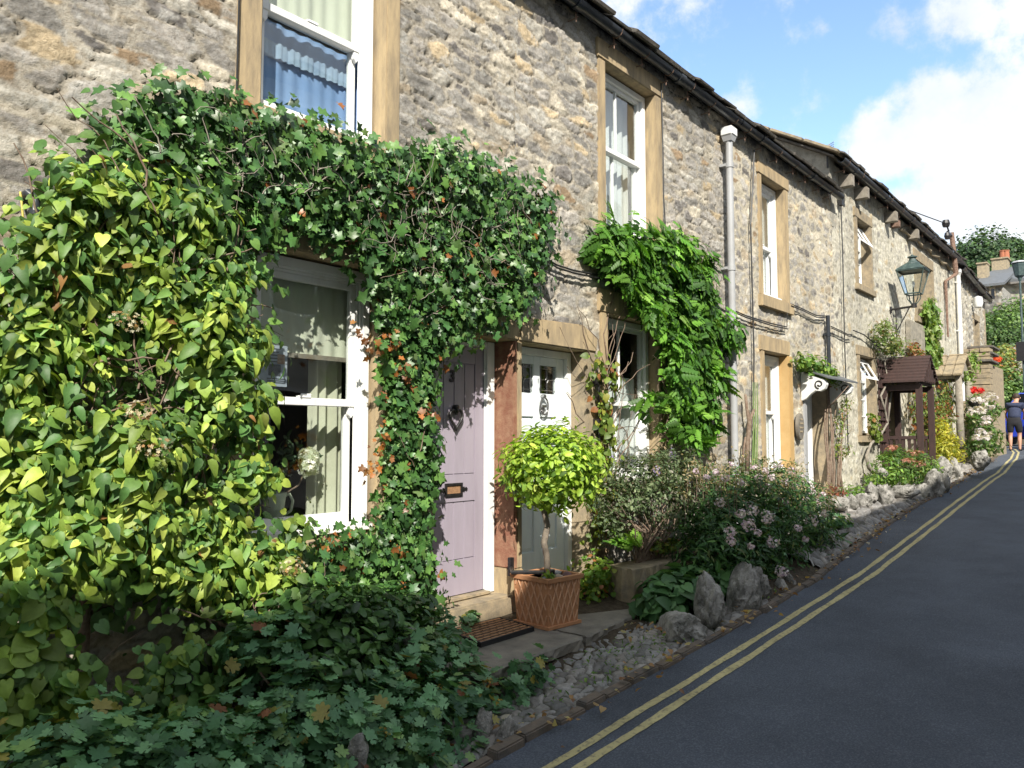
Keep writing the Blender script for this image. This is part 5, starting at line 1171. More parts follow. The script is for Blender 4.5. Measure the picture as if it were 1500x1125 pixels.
# ---- hebe
HB = empty('hebe_shrub', (6.9, -.35, .3), 'grey green hebe shrub with bare brown twigs below', 'shrub')
bl = [(*[(lambda q: (q[0], y, q[1]))(at(a, b_, y))][0], rx, ry, rz) for (a, b_, y, rx, ry, rz) in ((935, 700, -.42, .36, .26, .20), (985, 688, -.42, .40, .26, .22), (905, 735, -.38, .22, .2, .16), (960, 735, -.48, .40, .25, .22), (1010, 715, -.45, .36, .25, .24), (895, 770, -.3, .15, .15, .12))]
blob('leaves', bl, 4800, T_OVAL, .052, [(.10, .145, .060), (.16, .20, .10), (.07, .11, .045), (.20, .19, .15), (.05, .08, .03)], [.34, .2, .24, .1, .12], 'leafA', HB, up=.5, tipup=.9, cl=8, clr=.028, lump=.3)
b = MB(); bx, bz = at(940, 815, -.42)
for i in range(46):
    a = random.uniform(-1.25, 1.25); L_ = random.uniform(.35, .6); x0_ = bx+random.uniform(-.1, .35)
    b.tube([(x0_, -.42, bz-.05), (x0_+math.sin(a)*L_*.5, -.42+random.uniform(-.15, .05), bz+.55*L_), (x0_+math.sin(a)*L_*1.1, -.42+random.uniform(-.2, .1), bz+L_*.95)], [.011, .007, .003], 5)
b.build('twigs', Mt['vinebark'], HB)
for (a, b_) in ((962, 690), (900, 672), (985, 665), (1010, 700)):
    c = at3(a, b_, -.62); blob('flowers', [(c[0], c[1], c[2], .03, .03, .05)], 16, T_FLOW, .016, [(.28, .20, .45), (.4, .35, .5)], [1, 1], 'petal', HB)
# ---- fern + small things below hebe
FN = empty('fern', (6.2, -.42, .4), 'small bright fern and yellow leaves growing on the edging stone', 'fern')
x, z = at(928, 795, -.48); leaves('fronds', np.tile([(x, -.48, z-.04)], (9, 1))+rng.normal(0, .02, (9, 3)), rng.normal(0, .3, (9, 3))+np.array((0, -.8, .6)), np.stack([np.linspace(-.8, .8, 9), np.full(9, -.2), np.ones(9)], 1), np.full(9, .22), T_PIN, jcol(9, WIP, [1, 1, 1, 1, 0]), 'leafT', FN)
x, z = at(975, 800, -.5); blob('leaves', [(x, -.48, z, .26, .1, .06)], 260, T_HEART, .04, VCP, [.3, .3, .2, .15, .05], 'leafT', FN, up=.7)
# ---- lungwort / big soft leaves clump
LW = empty('lungwort', (6.0, -.85, .2), 'clump of broad dark green leaves behind the pointed boulder', 'plant')
bl = [(*[(lambda q: (q[0], y, q[1]))(at(a, b_, y))][0], rx, ry, rz) for (a, b_, y, rx, ry, rz) in ((985, 862, -.85, .30, .22, .13), (1010, 850, -.8, .24, .2, .12), (960, 885, -.85, .16, .15, .10), (1000, 885, -.95, .2, .15, .10), (1060, 855, -1.0, .2, .12, .12), (1075, 905, -1.2, .10, .06, .10))]
blob('leaves', bl, 560, T_HEART, .125, [(.065, .16, .055), (.10, .22, .07), (.14, .29, .10), (.045, .11, .04)], [.35, .3, .15, .2], 'leafA', LW, up=1.0, tipup=-.1)
# ---- phlox bush
PX = empty('phlox_bush', (8, -.8, .25), 'big dark phlox bush with pale pink flower heads at the road edge', 'bush')
bl = [(*[(lambda q: (q[0], y, q[1]))(at(a, b_, y))][0], rx, ry, rz) for (a, b_, y, rx, ry, rz) in ((1060, 770, -.75, .55, .38, .42), (1120, 760, -.85, .60, .40, .45), (1165, 775, -.85, .50, .36, .36), (1100, 815, -.95, .50, .3, .25), (1040, 810, -.85, .36, .3, .28), (1195, 800, -.95, .32, .25, .22), (1030, 740, -.5, .4, .25, .3), (1150, 830, -1.05, .4, .22, .2), (1085, 725, -.7, .6, .3, .28), (1140, 722, -.75, .55, .3, .28), (1180, 745, -.8, .4, .3, .25), (1090, 840, -1.0, .4, .2, .18))]
blob('leaves', bl, 11000, T_LANCE, .100, [(.045, .12, .035), (.07, .17, .045), (.11, .22, .06), (.03, .08, .025), (.20, .24, .08)], [.35, .27, .13, .2, .05], 'leafA', PX, up=.5, tipup=.3, cl=6, clr=.04, lump=.25)
b = MB(); SEED = np.zeros((0, 3))
for i in range(150):
    px = rng.uniform(1000, 1225); y = rng.uniform(-1.1, -.3); top = 672+abs(px-1100)*.12+rng.uniform(0, 50)+(px > 1180)*25
    x, z = at(px, top, y); b.tube([(x+rng.normal(0, .03), y, z-.22), (x, y, z)], [.003, .002], 4); SEED = np.concatenate([SEED, np.array([(x, y, z)])])
tag(b.build('stalks', Mt['vinebark'], PX), kind='stuff')
n_ = len(SEED); Ps = np.repeat(SEED, 14, 0)+rng.normal(0, 1, (n_*14, 3))*np.array((.035, .035, .05)); cc = jcol(len(Ps), [(.36, .28, .14), (.26, .22, .10), (.46, .38, .24), (.16, .20, .07)], [.35, .25, .2, .2])
leaves('seed_heads', Ps, rng.normal(0, 1, (len(Ps), 3))+np.array((-.2, -.6, .4)), rng.normal(0, .5, (len(Ps), 3))+np.array((0, 0, .5)), np.full(len(Ps), .034), T_OVAL, cc, 'leafT', PX)
heads = [(1035, 700, .6), (1062, 700, .7), (1085, 706, .6), (1112, 700, .7), (1150, 705, .8), (1020, 690, .5), (1105, 684, .6), (1122, 690, .6), (1166, 712, .8), (1150, 735, .8), (1085, 752, .7), (1110, 780, .6), (1097, 769, 1), (1070, 778, .8), (1071, 792, .8), (1102, 748, .9), (1124, 757, 1.1), (1133, 795, 1), (1190, 763, 1.1), (1145, 838, 1.1), (1123, 715, .8), (1169, 773, .6), (1208, 752, .7), (1055, 735, .8), (1180, 790, .5), (1098, 740, .7), (1049, 692, .6), (1160, 690, .8), (1140, 680, .8), (1176, 700, .7), (1190, 720, .8), (1072, 680, .5), (1185, 712, .8), (1130, 700, .7), (1198, 735, .6), (1100, 800, .5), (1205, 725, .7), (1178, 730, .8)]
for (a, b_, s) in heads:
    y = -1.28 if b_ > 740 else -.95
    c = at3(a, b_, y); blob('flower_head', [(c[0], c[1], c[2], .055*s, .055*s, .05*s)], int(60*s), T_FLOW, .024, [(.72, .58, .72), (.80, .70, .80), (.60, .45, .62)], [.4, .4, .2], 'petal', PX, up=.3, shell=.2)
ML = empty('hardy_geranium', (9.6, -1.1, .3), 'low blue green foliage at the right foot of the phlox bush', 'plant')
bl = [(*[(lambda q: (q[0], y, q[1]))(at(a, b_, y))][0], rx, ry, rz) for (a, b_, y, rx, ry, rz) in ((1225, 800, -1.0, .32, .2, .12), (1235, 820, -1.1, .26, .16, .10), (1222, 765, -.8, .3, .2, .10), (1212, 838, -1.2, .2, .12, .08))]
blob('leaves', bl, 520, T_PALM, .07, GEP+[(.2, .34, .05)], GEW+[.12], 'leafA', ML, up=1.0, tipup=0)

def pb_(px, py, y): x, z = at(px, py, y); return (x, y, z)
def bls(L_): return [(*pb_(a, b_, y), rx, ry, rz) for (a, b_, y, rx, ry, rz) in L_]
# ---- pruned rose left of window C
RS = empty('pruned_rose', (9.3, -.1, .6), 'pruned brown branches against the wall beside the grey downpipe', 'plant')
b = MB(); b.tube([pb_(1094, 690, -.1), pb_(1095, 650, -.1), pb_(1098, 618, -.12), pb_(1094, 598, -.1), pb_(1092, 578, -.08)], [.03, .028, .03, .02, .018], 8); b.tube([pb_(1098, 618, -.12), pb_(1102, 606, -.1), pb_(1105, 600, -.1)], [.02, .02, .015], 8); b.tube([pb_(1087, 690, -.08), pb_(1089, 660, -.08), pb_(1092, 640, -.1)], .012, 6)
b.build('branches', Mt['vinebark'], RS, smooth=True)
b = MB()
for dx in (0, 3, 6): b.tube([pb_(1102+dx, 690, -.07), pb_(1104+dx, 620, -.08), pb_(1103+dx, 560, -.07)], [.010, .008, .005], 6)
b.build('green_canes', Mt['leafstem'] if 'leafstem' in Mt else material('green_cane', (.14, .22, .06), .6), RS)
# ---- plants above the canopy
CP = empty('canopy_plant', (11.8, -.15, 2.6), 'green plant tufts growing above the small slate door canopy', 'plant')
blob('leaves', bls([(1175, 530, -.14, .28, .12, .10), (1192, 537, -.14, .35, .12, .12), (1208, 545, -.14, .3, .12, .09), (1218, 552, -.14, .2, .1, .06)]), 620, T_HEART, .065, [(.12, .24, .05), (.20, .33, .07), (.07, .14, .035), (.28, .36, .08)], [.35, .3, .2, .15], 'leafT', CP, up=.6, cl=3, clr=.03)
# ---- bare climber stems right of door C
RC = empty('climbing_rose', (12.8, -.12, .7), 'tall twiggy climbing rose with sparse leaves beside the canopy door', 'climbing plant')
b = MB()
for (xs0, xs1, yt) in ((1213, 1213, 565), (1217, 1216, 560), (1222, 1214, 570), (1228, 1234, 590), (1219, 1224, 590), (1212, 1209, 600), (1232, 1228, 640), (1225, 1240, 600)):
    P = []; n = 8
    for i in range(n+1):
        t = i/n; P.append(pb_(xs0+(xs1-xs0)*t+2.0*math.sin(t*7+xs0), 728-(728-yt)*t, -.08-.03*math.sin(t*5)))
    b.tube(P, [.022*(1-.6*i/n) for i in range(n+1)], 6)
b.tube([pb_(1212, 598, -.1), pb_(1225, 585, -.25), pb_(1243, 565, -.4)], [.012, .009, .005], 5)
b.build('stems', Mt['vinebark'], RC, smooth=True)
rose_p = [(.16, .24, .05), (.24, .30, .06), (.30, .16, .06), (.10, .15, .035)]
blob('leaves', bls([(1232, 620, -.15, .22, .12, .30), (1238, 590, -.15, .22, .12, .2), (1228, 655, -.12, .18, .1, .22), (1225, 565, -.15, .2, .1, .10), (1240, 660, -.15, .14, .1, .14)]), 420, T_OVAL, .055, rose_p, [.4, .3, .12, .18], 'leafT', RC, up=.3, shell=.95)
blob('base_leaves', bls([(1222, 722, -.25, .22, .15, .12)]), 110, T_OVAL, .07, [(.26, .08, .05), (.14, .10, .05)], [.6, .4], 'leafT', RC, up=.4, shell=.9)
GP_ = empty('edging_plant', (12.6, -.3, .8), 'bright green low plant above the flat grey edging stones', 'plant')
blob('leaves', bls([(1250, 722, -.28, .35, .16, .10), (1262, 725, -.3, .22, .15, .08)]), 320, T_OVAL, .07, [(.14, .28, .05), (.22, .38, .07), (.08, .16, .03)], [.4, .35, .25], 'leafT', GP_, up=.8, cl=3, clr=.03)
# ---- small climber beneath window D and rose arching over porch
SC = empty('sparse_climber', (14.8, -.1, .8), 'thin looping stem with pale leaves under the open casement window', 'climbing plant')
b = MB(); P = [pb_(a, c, -.10) for a, c in ((1293, 700), (1283, 697), (1272, 685), (1269, 668), (1276, 650), (1290, 637), (1300, 620), (1296, 600), (1290, 580), (1300, 560), (1310, 535), (1318, 515))]
b.tube(P, [.028, .028, .028, .026, .024, .022, .022, .02, .02, .018, .015, .01], 8); b.tube([pb_(1300, 620, -.1), pb_(1306, 570, -.12), pb_(1312, 540, -.1), pb_(1300, 505, -.12)], [.02, .018, .014, .01], 8); b.tube([pb_(1296, 600, -.1), pb_(1301, 560, -.1), pb_(1296, 530, -.1), pb_(1303, 495, -.12)], [.016, .014, .012, .008], 7)
b.build('stems', Mt['greywood'], SC, smooth=True)
blob('leaves', bls([(1281, 628, -.12, .3, .1, .14), (1278, 615, -.12, .2, .1, .10), (1285, 640, -.12, .2, .1, .10)]), 150, T_HEART, .075, rose_p, [.6, .3, .05, .05], 'leafT', SC, up=.3, shell=.9)
blob('crown_leaves', bls([(1293, 487, -.2, .42, .18, .16), (1304, 500, -.25, .55, .2, .20), (1313, 508, -.25, .4, .2, .16), (1300, 512, -.2, .4, .2, .12), (1286, 497, -.15, .22, .1, .10), (1296, 478, -.2, .3, .12, .08)]), 900, T_OVAL, .085, [(.13, .21, .06), (.20, .27, .09), (.28, .30, .12), (.24, .15, .07)], [.4, .3, .2, .1], 'leafT', SC, up=.5, shell=.7, cl=2, clr=.04)
blob('orange_leaves', bls([(1337, 512, -.15, .35, .12, .14), (1345, 518, -.2, .4, .12, .10)]), 220, T_OVAL, .10, [(.34, .13, .05), (.18, .22, .07), (.40, .2, .09)], [.4, .4, .2], 'leafT', SC, up=.5, shell=.8)
# trellis
TL = MB(); xa = at(1286.5, 560, -.05)[0]; xb = at(1297.5, 560, -.05)[0]; zt_ = at(1290, 527, -.05)[1]; zb_ = at(1296, 668, -.05)[1]
for i in range(4): x = xa+(xb-xa)*i/3; TL.box(x-.022, x+.022, -.07, -.045, zb_, zt_)
for i in range(9): z = zb_+(zt_-zb_)*(i+.4)/9; TL.box(xa-.05, xb+.05, -.095, -.0705, z-.02, z+.02)
tag(TL.build('trellis', Mt['brownwood'], None), 'dark brown wooden trellis fixed to the wall left of the brown porch', 'trellis')
# ---- brown porch
BPp = empty('timber_porch', (16, -.4, .8), 'dark brown timber porch with slatted pitched roof, rail and square posts', 'porch')
X0, X1, Y0, Y1 = 15.45, 16.35, -.06, -.64
zg = g(16)+.02; ze = at(1355, 562, -.70)[1]-.02; zr = at(1366, 524, -.75)[1]
for (x, y, zz) in ((X0, Y0, zg), (X1, Y0, zg), (X0, Y1, zg), (X1, Y1, zg-.1)): MB().box(x-.05, x+.05, y-.05, y+.05, zz, ze).build('post', Mt['brownwood'], BPp, bevel=.006)
m = MB(); m.box(X0-.04, X0+.04, Y1+.05, Y0-.05, ze-.10, ze).box(X1-.04, X1+.04, Y1+.05, Y0-.05, ze-.10, ze).box(X0-.06, X1+.06, Y1-.02, Y1+.04, ze, ze+.09); m.build('beam', Mt['brownwood'], BPp)
m = MB(); xm = (X0+X1)/2; ov = .13; n = 8; hw = (X1-X0)/2+ov
for s in (-1, 1):
    for i in range(n):
        a0 = xm+s*hw*(1-i/n); a1 = xm+s*hw*(1-(i+1)/n); z0_ = ze+.04+(zr-ze-.04)*i/n; z1_ = ze+.04+(zr-ze-.04)*(i+1)/n
        o1, o2 = (a0+s*.03), (a1-s*.005)
        m.hexa([(min(o1, o2), Y1-.12, z0_ if s < 0 else z1_), (max(o1, o2), Y1-.12, z1_ if s < 0 else z0_), (max(o1, o2), -.03, z1_ if s < 0 else z0_), (min(o1, o2), -.03, z0_ if s < 0 else z1_)],
               [(min(o1, o2), Y1-.12, (z0_ if s < 0 else z1_)+.035), (max(o1, o2), Y1-.12, (z1_ if s < 0 else z0_)+.035), (max(o1, o2), -.03, (z1_ if s < 0 else z0_)+.035), (min(o1, o2), -.03, (z0_ if s < 0 else z1_)+.035)])
m.build('slatted_roof', Mt['brownwood'], BPp)
m = MB(); m.prism([(xm-hw+.1, ze+.04), (xm+hw-.1, ze+.04), (xm, zr-.02)], Y1-.08, Y1-.05); gb = m.build('gable_board', Mt['brownwood'], BPp)
m = MB()
for i in range(-2, 3): m.box(xm+i*.16-.035, xm+i*.16+.035, Y1-.11, Y1-.082, ze+.06, zr-.08-abs(i)*.15)
m.build('gable_slats', Mt['brownwood'], gb)
m = MB(); zr_ = zg+.82; m.box(X0-.03, X0+.03, Y1+.05, Y0-.05, zr_-.03, zr_+.03).box(X0-.03, X0+.03, Y1+.05, Y0-.05, zg+.12, zg+.17)
for i in range(1, 6): y = Y0+(Y1-Y0)*i/6; m.box(X0-.018, X0+.018, y-.018, y+.018, zg+.17, zr_-.03)
m.build('handrail', Mt['brownwood'], BPp); m = MB(); m.box(X1-.03, X1+.03, Y1+.05, Y0-.05, zr_-.03, zr_+.03)
for i in range(1, 6): y = Y0+(Y1-Y0)*i/6; m.box(X1-.018, X1+.018, y-.018, y+.018, zg, zr_-.03)
m.build('handrail', Mt['brownwood'], BPp)
# ---- stone roofed log porch
LP = empty('log_porch', (19.2, -.5, 1), 'rustic porch of grey log posts under a rough stone slate roof', 'porch')
XA, XB, YF = 19.95, 21.15, -.48
def lg(pts, r_, nm='post'): MB().tube(pts, r_, 10).build(nm, Mt['greywood'], LP, smooth=True)
zA = g(20.5)+.28; zE = at(1405, 553, YF)[1]; zT = at(1422, 527, YF-.05)[1]
LP.location = (20.5, -.25, g(20.5))
MB().box(XA-.25, XB+.25, YF-.14, -.05, g(20)-.1, zA).build('plinth', Mt['sandgrey'], LP, bevel=.02)
lg([(XA, YF, zA-.02), (XA+.02, YF+.01, 2.0), (XA-.01, YF, zE+.04)], [.085, .078, .07]); lg([(XB, YF, zA-.02), (XB-.02, YF, 1.9), (XB+.01, YF+.01, zE+.04)], [.095, .085, .075])
lg([(XA-.02, -.06, 1.98), (XA, YF, 2.0)], .05, 'rail'); lg([(XA, YF+.1, 1.25), (XA, -.08, 1.85)], .04, 'brace'); lg([(XA+.03, YF+.06, 1.45), (XA+.02, -.10, 2.0)], .04, 'brace')
lg([(XA, -.05, zE+.02), (XA, YF-.1, zE+.02)], .05, 'beam'); lg([(XB, -.05, zE+.02), (XB, YF-.1, zE+.02)], .05, 'beam')
m = MB(); xm = (XA+XB)/2; rr = random.Random(4); sl_ = math.atan2(zT-zE-.06, xm-XA+.12); LL = math.hypot(zT-zE-.06, xm-XA+.12)
for s_ in (-1, 1):
    for r_ in range(2):
        for i in range(3):
            t = (r_+.5)/2*LL; cx_ = xm+s_*((xm-XA+.12)-t*math.cos(sl_)); cz_ = zE+.08+t*math.sin(sl_)+.03*r_
            m.obox((cx_, YF-.10+.10+i*.20, cz_), (LL/2+.12, .19, .055), (rr.uniform(-.03, .03), s_*sl_+rr.uniform(-.03, .03), rr.uniform(-.04, .04)))
m.build('slate_roof', Mt['sandgrey'], LP, bevel=.015)
MB().prism([(XA, zE+.05), (XB, zE+.05), (xm, zT-.05)], YF-.03, YF+.02).build('gable_board', Mt['greywood'], LP)
# ---- lantern
xl_, yl_ = 16.3, -.42; zb = at(1333, 443, yl_)[1]
LN = empty('wall_lantern', (16.3, 0, zb-.4), 'old glass street lantern with green black frame on an iron wall bracket', 'street lamp')
b = MB(); b.tube([(xl_, .02, zb-.06), (xl_, yl_-.05, zb-.03)], .022, 8); b.tube([(xl_, -.10, zb-.06), (xl_, -.10, zb-.75)], .014, 6); b.tube([(xl_, -.10, zb-.50), (xl_, yl_+.08, zb-.05)], .010, 6); b.box(xl_-.04, xl_+.04, -.02, .01, zb-.12, zb+0)
b.tube([(xl_, yl_, zb-.06), (xl_, yl_, zb+.02)], .05, 10)
b.build('bracket', Mt['black'], LN)
b = MB(); z0_, z1_ = zb+.20, zb+.64; r0, r1 = .125, .235
for (sx, sy) in ((1, 1), (1, -1), (-1, 1), (-1, -1)):
    b.tube([(xl_+sx*r0, yl_+sy*r0, z0_), (xl_+sx*r1, yl_+sy*r1, z1_)], .011, 6); b.tube([(xl_+sx*.03, yl_+sy*.03, zb), (xl_+sx*r0*.75, yl_+sy*r0*.75, z0_-.09), (xl_+sx*r0*.8, yl_+sy*r0*.8, z0_)], .010, 6)
for (z_, r_) in ((z0_, r0), (z1_, r1)):
    for (sx, sy, ex, ey) in ((1, 1, 1, -1), (1, -1, -1, -1), (-1, -1, -1, 1), (-1, 1, 1, 1)): b.tube([(xl_+sx*r_, yl_+sy*r_, z_), (xl_+ex*r_, yl_+ey*r_, z_)], .014, 6)
b.tube([(xl_, yl_, zb), (xl_, yl_, z0_+.12)], .014, 6)
b.build('frame', Mt['verdigris'], LN)
def frus(m, r0, z0_, r1, z1_, o=0): m.hexa([(xl_-r0, yl_-r0, z0_), (xl_+r0, yl_-r0, z0_), (xl_+r0, yl_+r0, z0_), (xl_-r0, yl_+r0, z0_)], [(xl_-r1, yl_-r1, z1_), (xl_+r1, yl_-r1, z1_), (xl_+r1, yl_+r1, z1_), (xl_-r1, yl_+r1, z1_)])
b = MB(); frus(b, .255, z1_+.014, .235, z1_+.04); frus(b, .235, z1_+.04, .10, z1_+.15); b.lathe([(.13, 0), (.12, .03), (.075, .06), (.055, .12), (.085, .135), (.085, .155), (.03, .17), (.02, .19)], (xl_, yl_, z1_+.13), 14); b.build('lantern_roof', Mt['verdigris'], LN)
b = MB()
for (sx, sy, ex, ey) in ((1, 1, 1, -1), (1, -1, -1, -1), (-1, -1, -1, 1), (-1, 1, 1, 1)):
    q = .97; b.add([(xl_+sx*r0*q, yl_+sy*r0*q, z0_), (xl_+ex*r0*q, yl_+ey*r0*q, z0_), (xl_+ex*r1*q, yl_+ey*r1*q, z1_), (xl_+sx*r1*q, yl_+sy*r1*q, z1_)], [(0, 1, 2, 3)])
b.build('lantern_glass', Mt['lglass'], LN)
b = MB(); b.lathe([(.012, 0), (.02, .04), (.03, .09), (.02, .13), (.005, .14)], (xl_, yl_, z0_+.11), 10); b.build('bulb', Mt['white'], LN, smooth=True)
# ---- ivy strip on D and creepers on the porches
I2 = empty('wall_ivy', (18.6, -.1, 2.8), 'narrow strip of light green ivy on the wall above the porches', 'ivy')
p2 = [(1352, 452), (1362, 440), (1370, 450), (1375, 470), (1373, 500), (1376, 525), (1368, 540), (1360, 520), (1356, 490)]
LI = [(.16, .28, .06), (.24, .36, .09), (.10, .18, .04), (.34, .40, .16)]
climber('leaves', p2, -.10, 900, T_IVY, .13, LI, [.35, .3, .2, .15], 'leafT', seed=21, parent=I2, bulge=.05, cl=3, clr=.06)
I3 = empty('porch_creeper', (17.3, -.2, .9), 'leafy creeper turning red between the brown porch and the log porch', 'climbing plant')
p3 = [(1336, 572), (1350, 566), (1368, 570), (1385, 555), (1398, 560), (1396, 600), (1388, 650), (1370, 660), (1350, 650), (1340, 610)]
climber('leaves', p3, -.20, 1500, T_OVAL, .12, [(.14, .22, .05), (.22, .28, .08), (.30, .12, .05), (.09, .15, .04), (.38, .30, .10)], [.32, .22, .18, .2, .08], 'leafT', seed=22, parent=I3, bulge=.12, cl=3, clr=.07, gap=.2)
I4 = empty('log_porch_creeper', (19.9, -.8, 2.2), 'pale green creeper hanging over the right end of the stone slate porch roof', 'climbing plant')
blob('leaves', bls([(1422, 538, -.5, .3, .2, .28), (1425, 526, -.4, .3, .2, .2), (1418, 553, -.6, .2, .12, .2)]), 330, T_OVAL, .12, LI, [.35, .3, .15, .2], 'leafT', I4, up=.4, shell=.8)
# ---- far garden plants
def plant(name, lb, blobs, n, T, size, pal, w, mt='leafT', up=.6, cl=3, clr=.035, cat='plant', **k):
    e = empty(name, (blobs[0][0], blobs[0][1], g(blobs[0][0])), lb, cat); blob('leaves', blobs, n, T, size, pal, w, mt, e, up=up, cl=cl, clr=clr, **k); return e
GRN = [(.12, .24, .045), (.19, .33, .06), (.07, .14, .03), (.26, .36, .09)]
G1 = plant('rockery_plant', 'leafy green plant at the left of the far rockery below the trellis', bls([(1300, 680, -.45, .3, .2, .18), (1295, 700, -.45, .4, .2, .14), (1286, 705, -.4, .25, .2, .12), (1312, 700, -.6, .35, .2, .14)]), 1000, T_OVAL, .085, GRN, [.35, .3, .2, .15])
G2 = plant('rockery_plant', 'darker feathery plant in front of the brown porch rail', bls([(1325, 690, -.6, .5, .25, .18), (1345, 695, -.65, .4, .25, .16), (1330, 672, -.55, .5, .25, .14), (1312, 668, -.45, .4, .2, .12)]), 1500, T_LANCE, .10, [(.08, .17, .035), (.12, .22, .05), (.05, .10, .025), (.24, .24, .09)], [.4, .3, .2, .1])
blob('pink_flowers', bls([(1341, 663, -.7, .16, .12, .05), (1345, 679, -.75, .18, .12, .05), (1306, 656, -.5, .14, .1, .05), (1330, 674, -.7, .12, .1, .04)]), 240, T_FLOW, .05, [(.50, .22, .17), (.42, .18, .13), (.55, .32, .24)], [1, 1, 1], 'petal', G2, up=1)
G3 = plant('rockery_plant', 'light green tuft at the foot of the brown porch post', bls([(1356, 682, -.8, .25, .2, .15), (1366, 695, -.85, .15, .15, .12)]), 330, T_OVAL, .08, GRN, [.2, .3, .1, .4])
G4 = plant('yellow_shrub', 'bright yellow green rounded shrub right of the brown porch', bls([(1386, 652, -.72, .40, .22, .30), (1395, 665, -.74, .30, .2, .24), (1380, 632, -.66, .32, .2, .22), (1378, 662, -.72, .3, .2, .24)]), 1500, T_LANCE, .12, [(.48, .46, .05), (.36, .38, .05), (.20, .27, .04), (.58, .52, .09)], [.4, .3, .15, .15], cat='shrub')
G5 = plant('red_shrub', 'green shrub with reddish leaves between the brown porch post and the yellow shrub', bls([(1372, 620, -.4, .5, .2, .3), (1368, 645, -.5, .35, .2, .25), (1383, 612, -.35, .35, .2, .2)]), 900, T_OVAL, .10, [(.32, .12, .05), (.14, .20, .05), (.20, .26, .06), (.10, .12, .04)], [.3, .3, .2, .2], cat='shrub')
G6 = plant('flowering_bush', 'leafy bush with white flowers just right of the log posts', bls([(1440, 640, -.85, .50, .3, .32), (1450, 650, -.85, .40, .3, .26), (1432, 655, -.85, .32, .25, .22), (1432, 612, -.7, .4, .3, .35), (1447, 600, -.6, .4, .3, .28)]), 1900, T_OVAL, .12, [(.09, .18, .04), (.14, .26, .06), (.05, .10, .025), (.26, .26, .14)], [.35, .3, .2, .15], cat='bush')
for (a, b_, w, h) in ((1436, 632, .22, .06), (1442, 642, .2, .05), (1430, 640, .14, .05), (1447, 636, .12, .05), (1431, 585, .2, .05), (1440, 588, .12, .06), (1448, 582, .14, .05), (1438, 602, .12, .05), (1450, 578, .12, .05), (1432, 598, .12, .04), (1443, 620, .1, .04), (1449, 596, .1, .04), (1456, 582, .12, .05), (1424, 604, .1, .05), (1445, 612, .1, .06)):
    blob('white_flowers', bls([(a, b_, -1.1, w, .1, h)]), 26, T_FLOW, .075, [(.74, .70, .72), (.62, .56, .60)], [1, 1], 'petal', G6, up=.6)
G7 = plant('geranium_basket', 'red flowers in a dark hanging basket beside the log posts', bls([(1428, 583, -.7, .16, .14, .08)]), 90, T_OVAL, .08, GRN, [1, 1, 1, 1], cat='basket')
blob('red_flowers', bls([(1427, 571, -.75, .11, .08, .08), (1436, 572, -.75, .09, .08, .07)]), 130, T_FLOW, .055, [(.75, .02, .015), (.60, .012, .01)], [1, 1], 'petal', G7)
b = MB(); q = pb_(1428, 590, -.7); b.lathe([(.04, -.13), (.12, -.06), (.16, .03)], q, 14); b.build('basket', Mt['black'], G7)
# stone outshut / steps at the end of the row
OS = empty('stone_outhouse', (24.5, -.3, 1.1), 'small stone outhouse with flagged roof at the far end of the terrace', 'outhouse')
xo = 23.3; y0_ = atx(1451, 560, xo)[1]
def outwall(nm, x0_, x1_, y0_, y1_, z0_, z1_, seed):
    hh_ = np.random.default_rng(seed); m = MB(); z = z0_; r_ = random.Random(seed)
    while z < z1_:
        h = min(r_.uniform(.10, .2), z1_-z+.01); y = y0_
        while y < y1_:
            w = r_.uniform(.2, .5); w = min(w, y1_-y+.001); m.box(x0_+r_.uniform(-.02, .02), x1_, y+.008, y+w-.004, z, z+h-.012); y += w
        z += h
    return m.build(nm, Mt['sandgrey'], OS, bevel=.012)
zt1 = atx(1440, 531, xo)[2]
outwall('wall', xo, xo+.5, y0_, .25, g(xo)-.1, zt1, 5)
MB().box(xo+.3, xo+2.6, y0_+.06, .25, g(xo)-.1, zt1-.02).build('wall', Mt['sandgrey'], OS)
m = MB()
for i, (dz, w) in enumerate(((0.02, .22), (.42, -.0), (.78, -.08))):
    m.box(xo-.06+i*.5, xo+1.1+i*.5, y0_-.05+i*.05, .3, zt1+dz*.6, zt1+dz*.6+.07)
m.build('roof_slabs', Mt['slate'], OS, bevel=.015)
outwall('step_wall', xo+.4, xo+.9, y0_+.04, .3, zt1+.05, zt1+.42, 9)
# service pole on the eaves
xq = 21.4; SP = empty('service_pole', (xq, -.2, 5.5), 'rusty electricity pole with insulators and a wire fixed at the eaves', 'pole')
b = MB(); zt2 = at(1393, 340, -.15)[1]; zm = at(1397, 402, -.15)[1]; xq = at(1394, 345, -.15)[0]; xm_ = at(1397, 402, -.15)[0]
b.tube([(xq, -.15, zt2), (xm_, -.2, zm), ], [.055, .06], 8); b.tube([(xm_, -.2, zm), at3(1385, 412, -.05), (at(1385, 412, -.05)[0], -.06, 4.0)], [.045, .04, .02], 8); b.build('post', Mt['rust'], SP)
b = MB(); b.tube([(xq, -.15, zt2-.08), (xq-.75, -.2, zt2-.14)], .03, 6); b.lathe([(.07, -.08), (.09, 0), (.07, .08)], (xq-.9, -.2, zt2+.03), 10); b.lathe([(.05, -.08), (.07, 0), (.05, .08)], (xq-.8, -.2, zt2-.25), 10); b.tube([(xq-.9, -.2, zt2+.03), (xq-.6, -.2, zt2-.1)], .02, 5); b.build('insulator', Mt['black'], SP)
b = MB(); b.tube([(xq-.9, -.2, zt2+.03), (xq-4.5, .8, zt2+.15)], .012, 5); b.build('wire', Mt['cable'], SP)
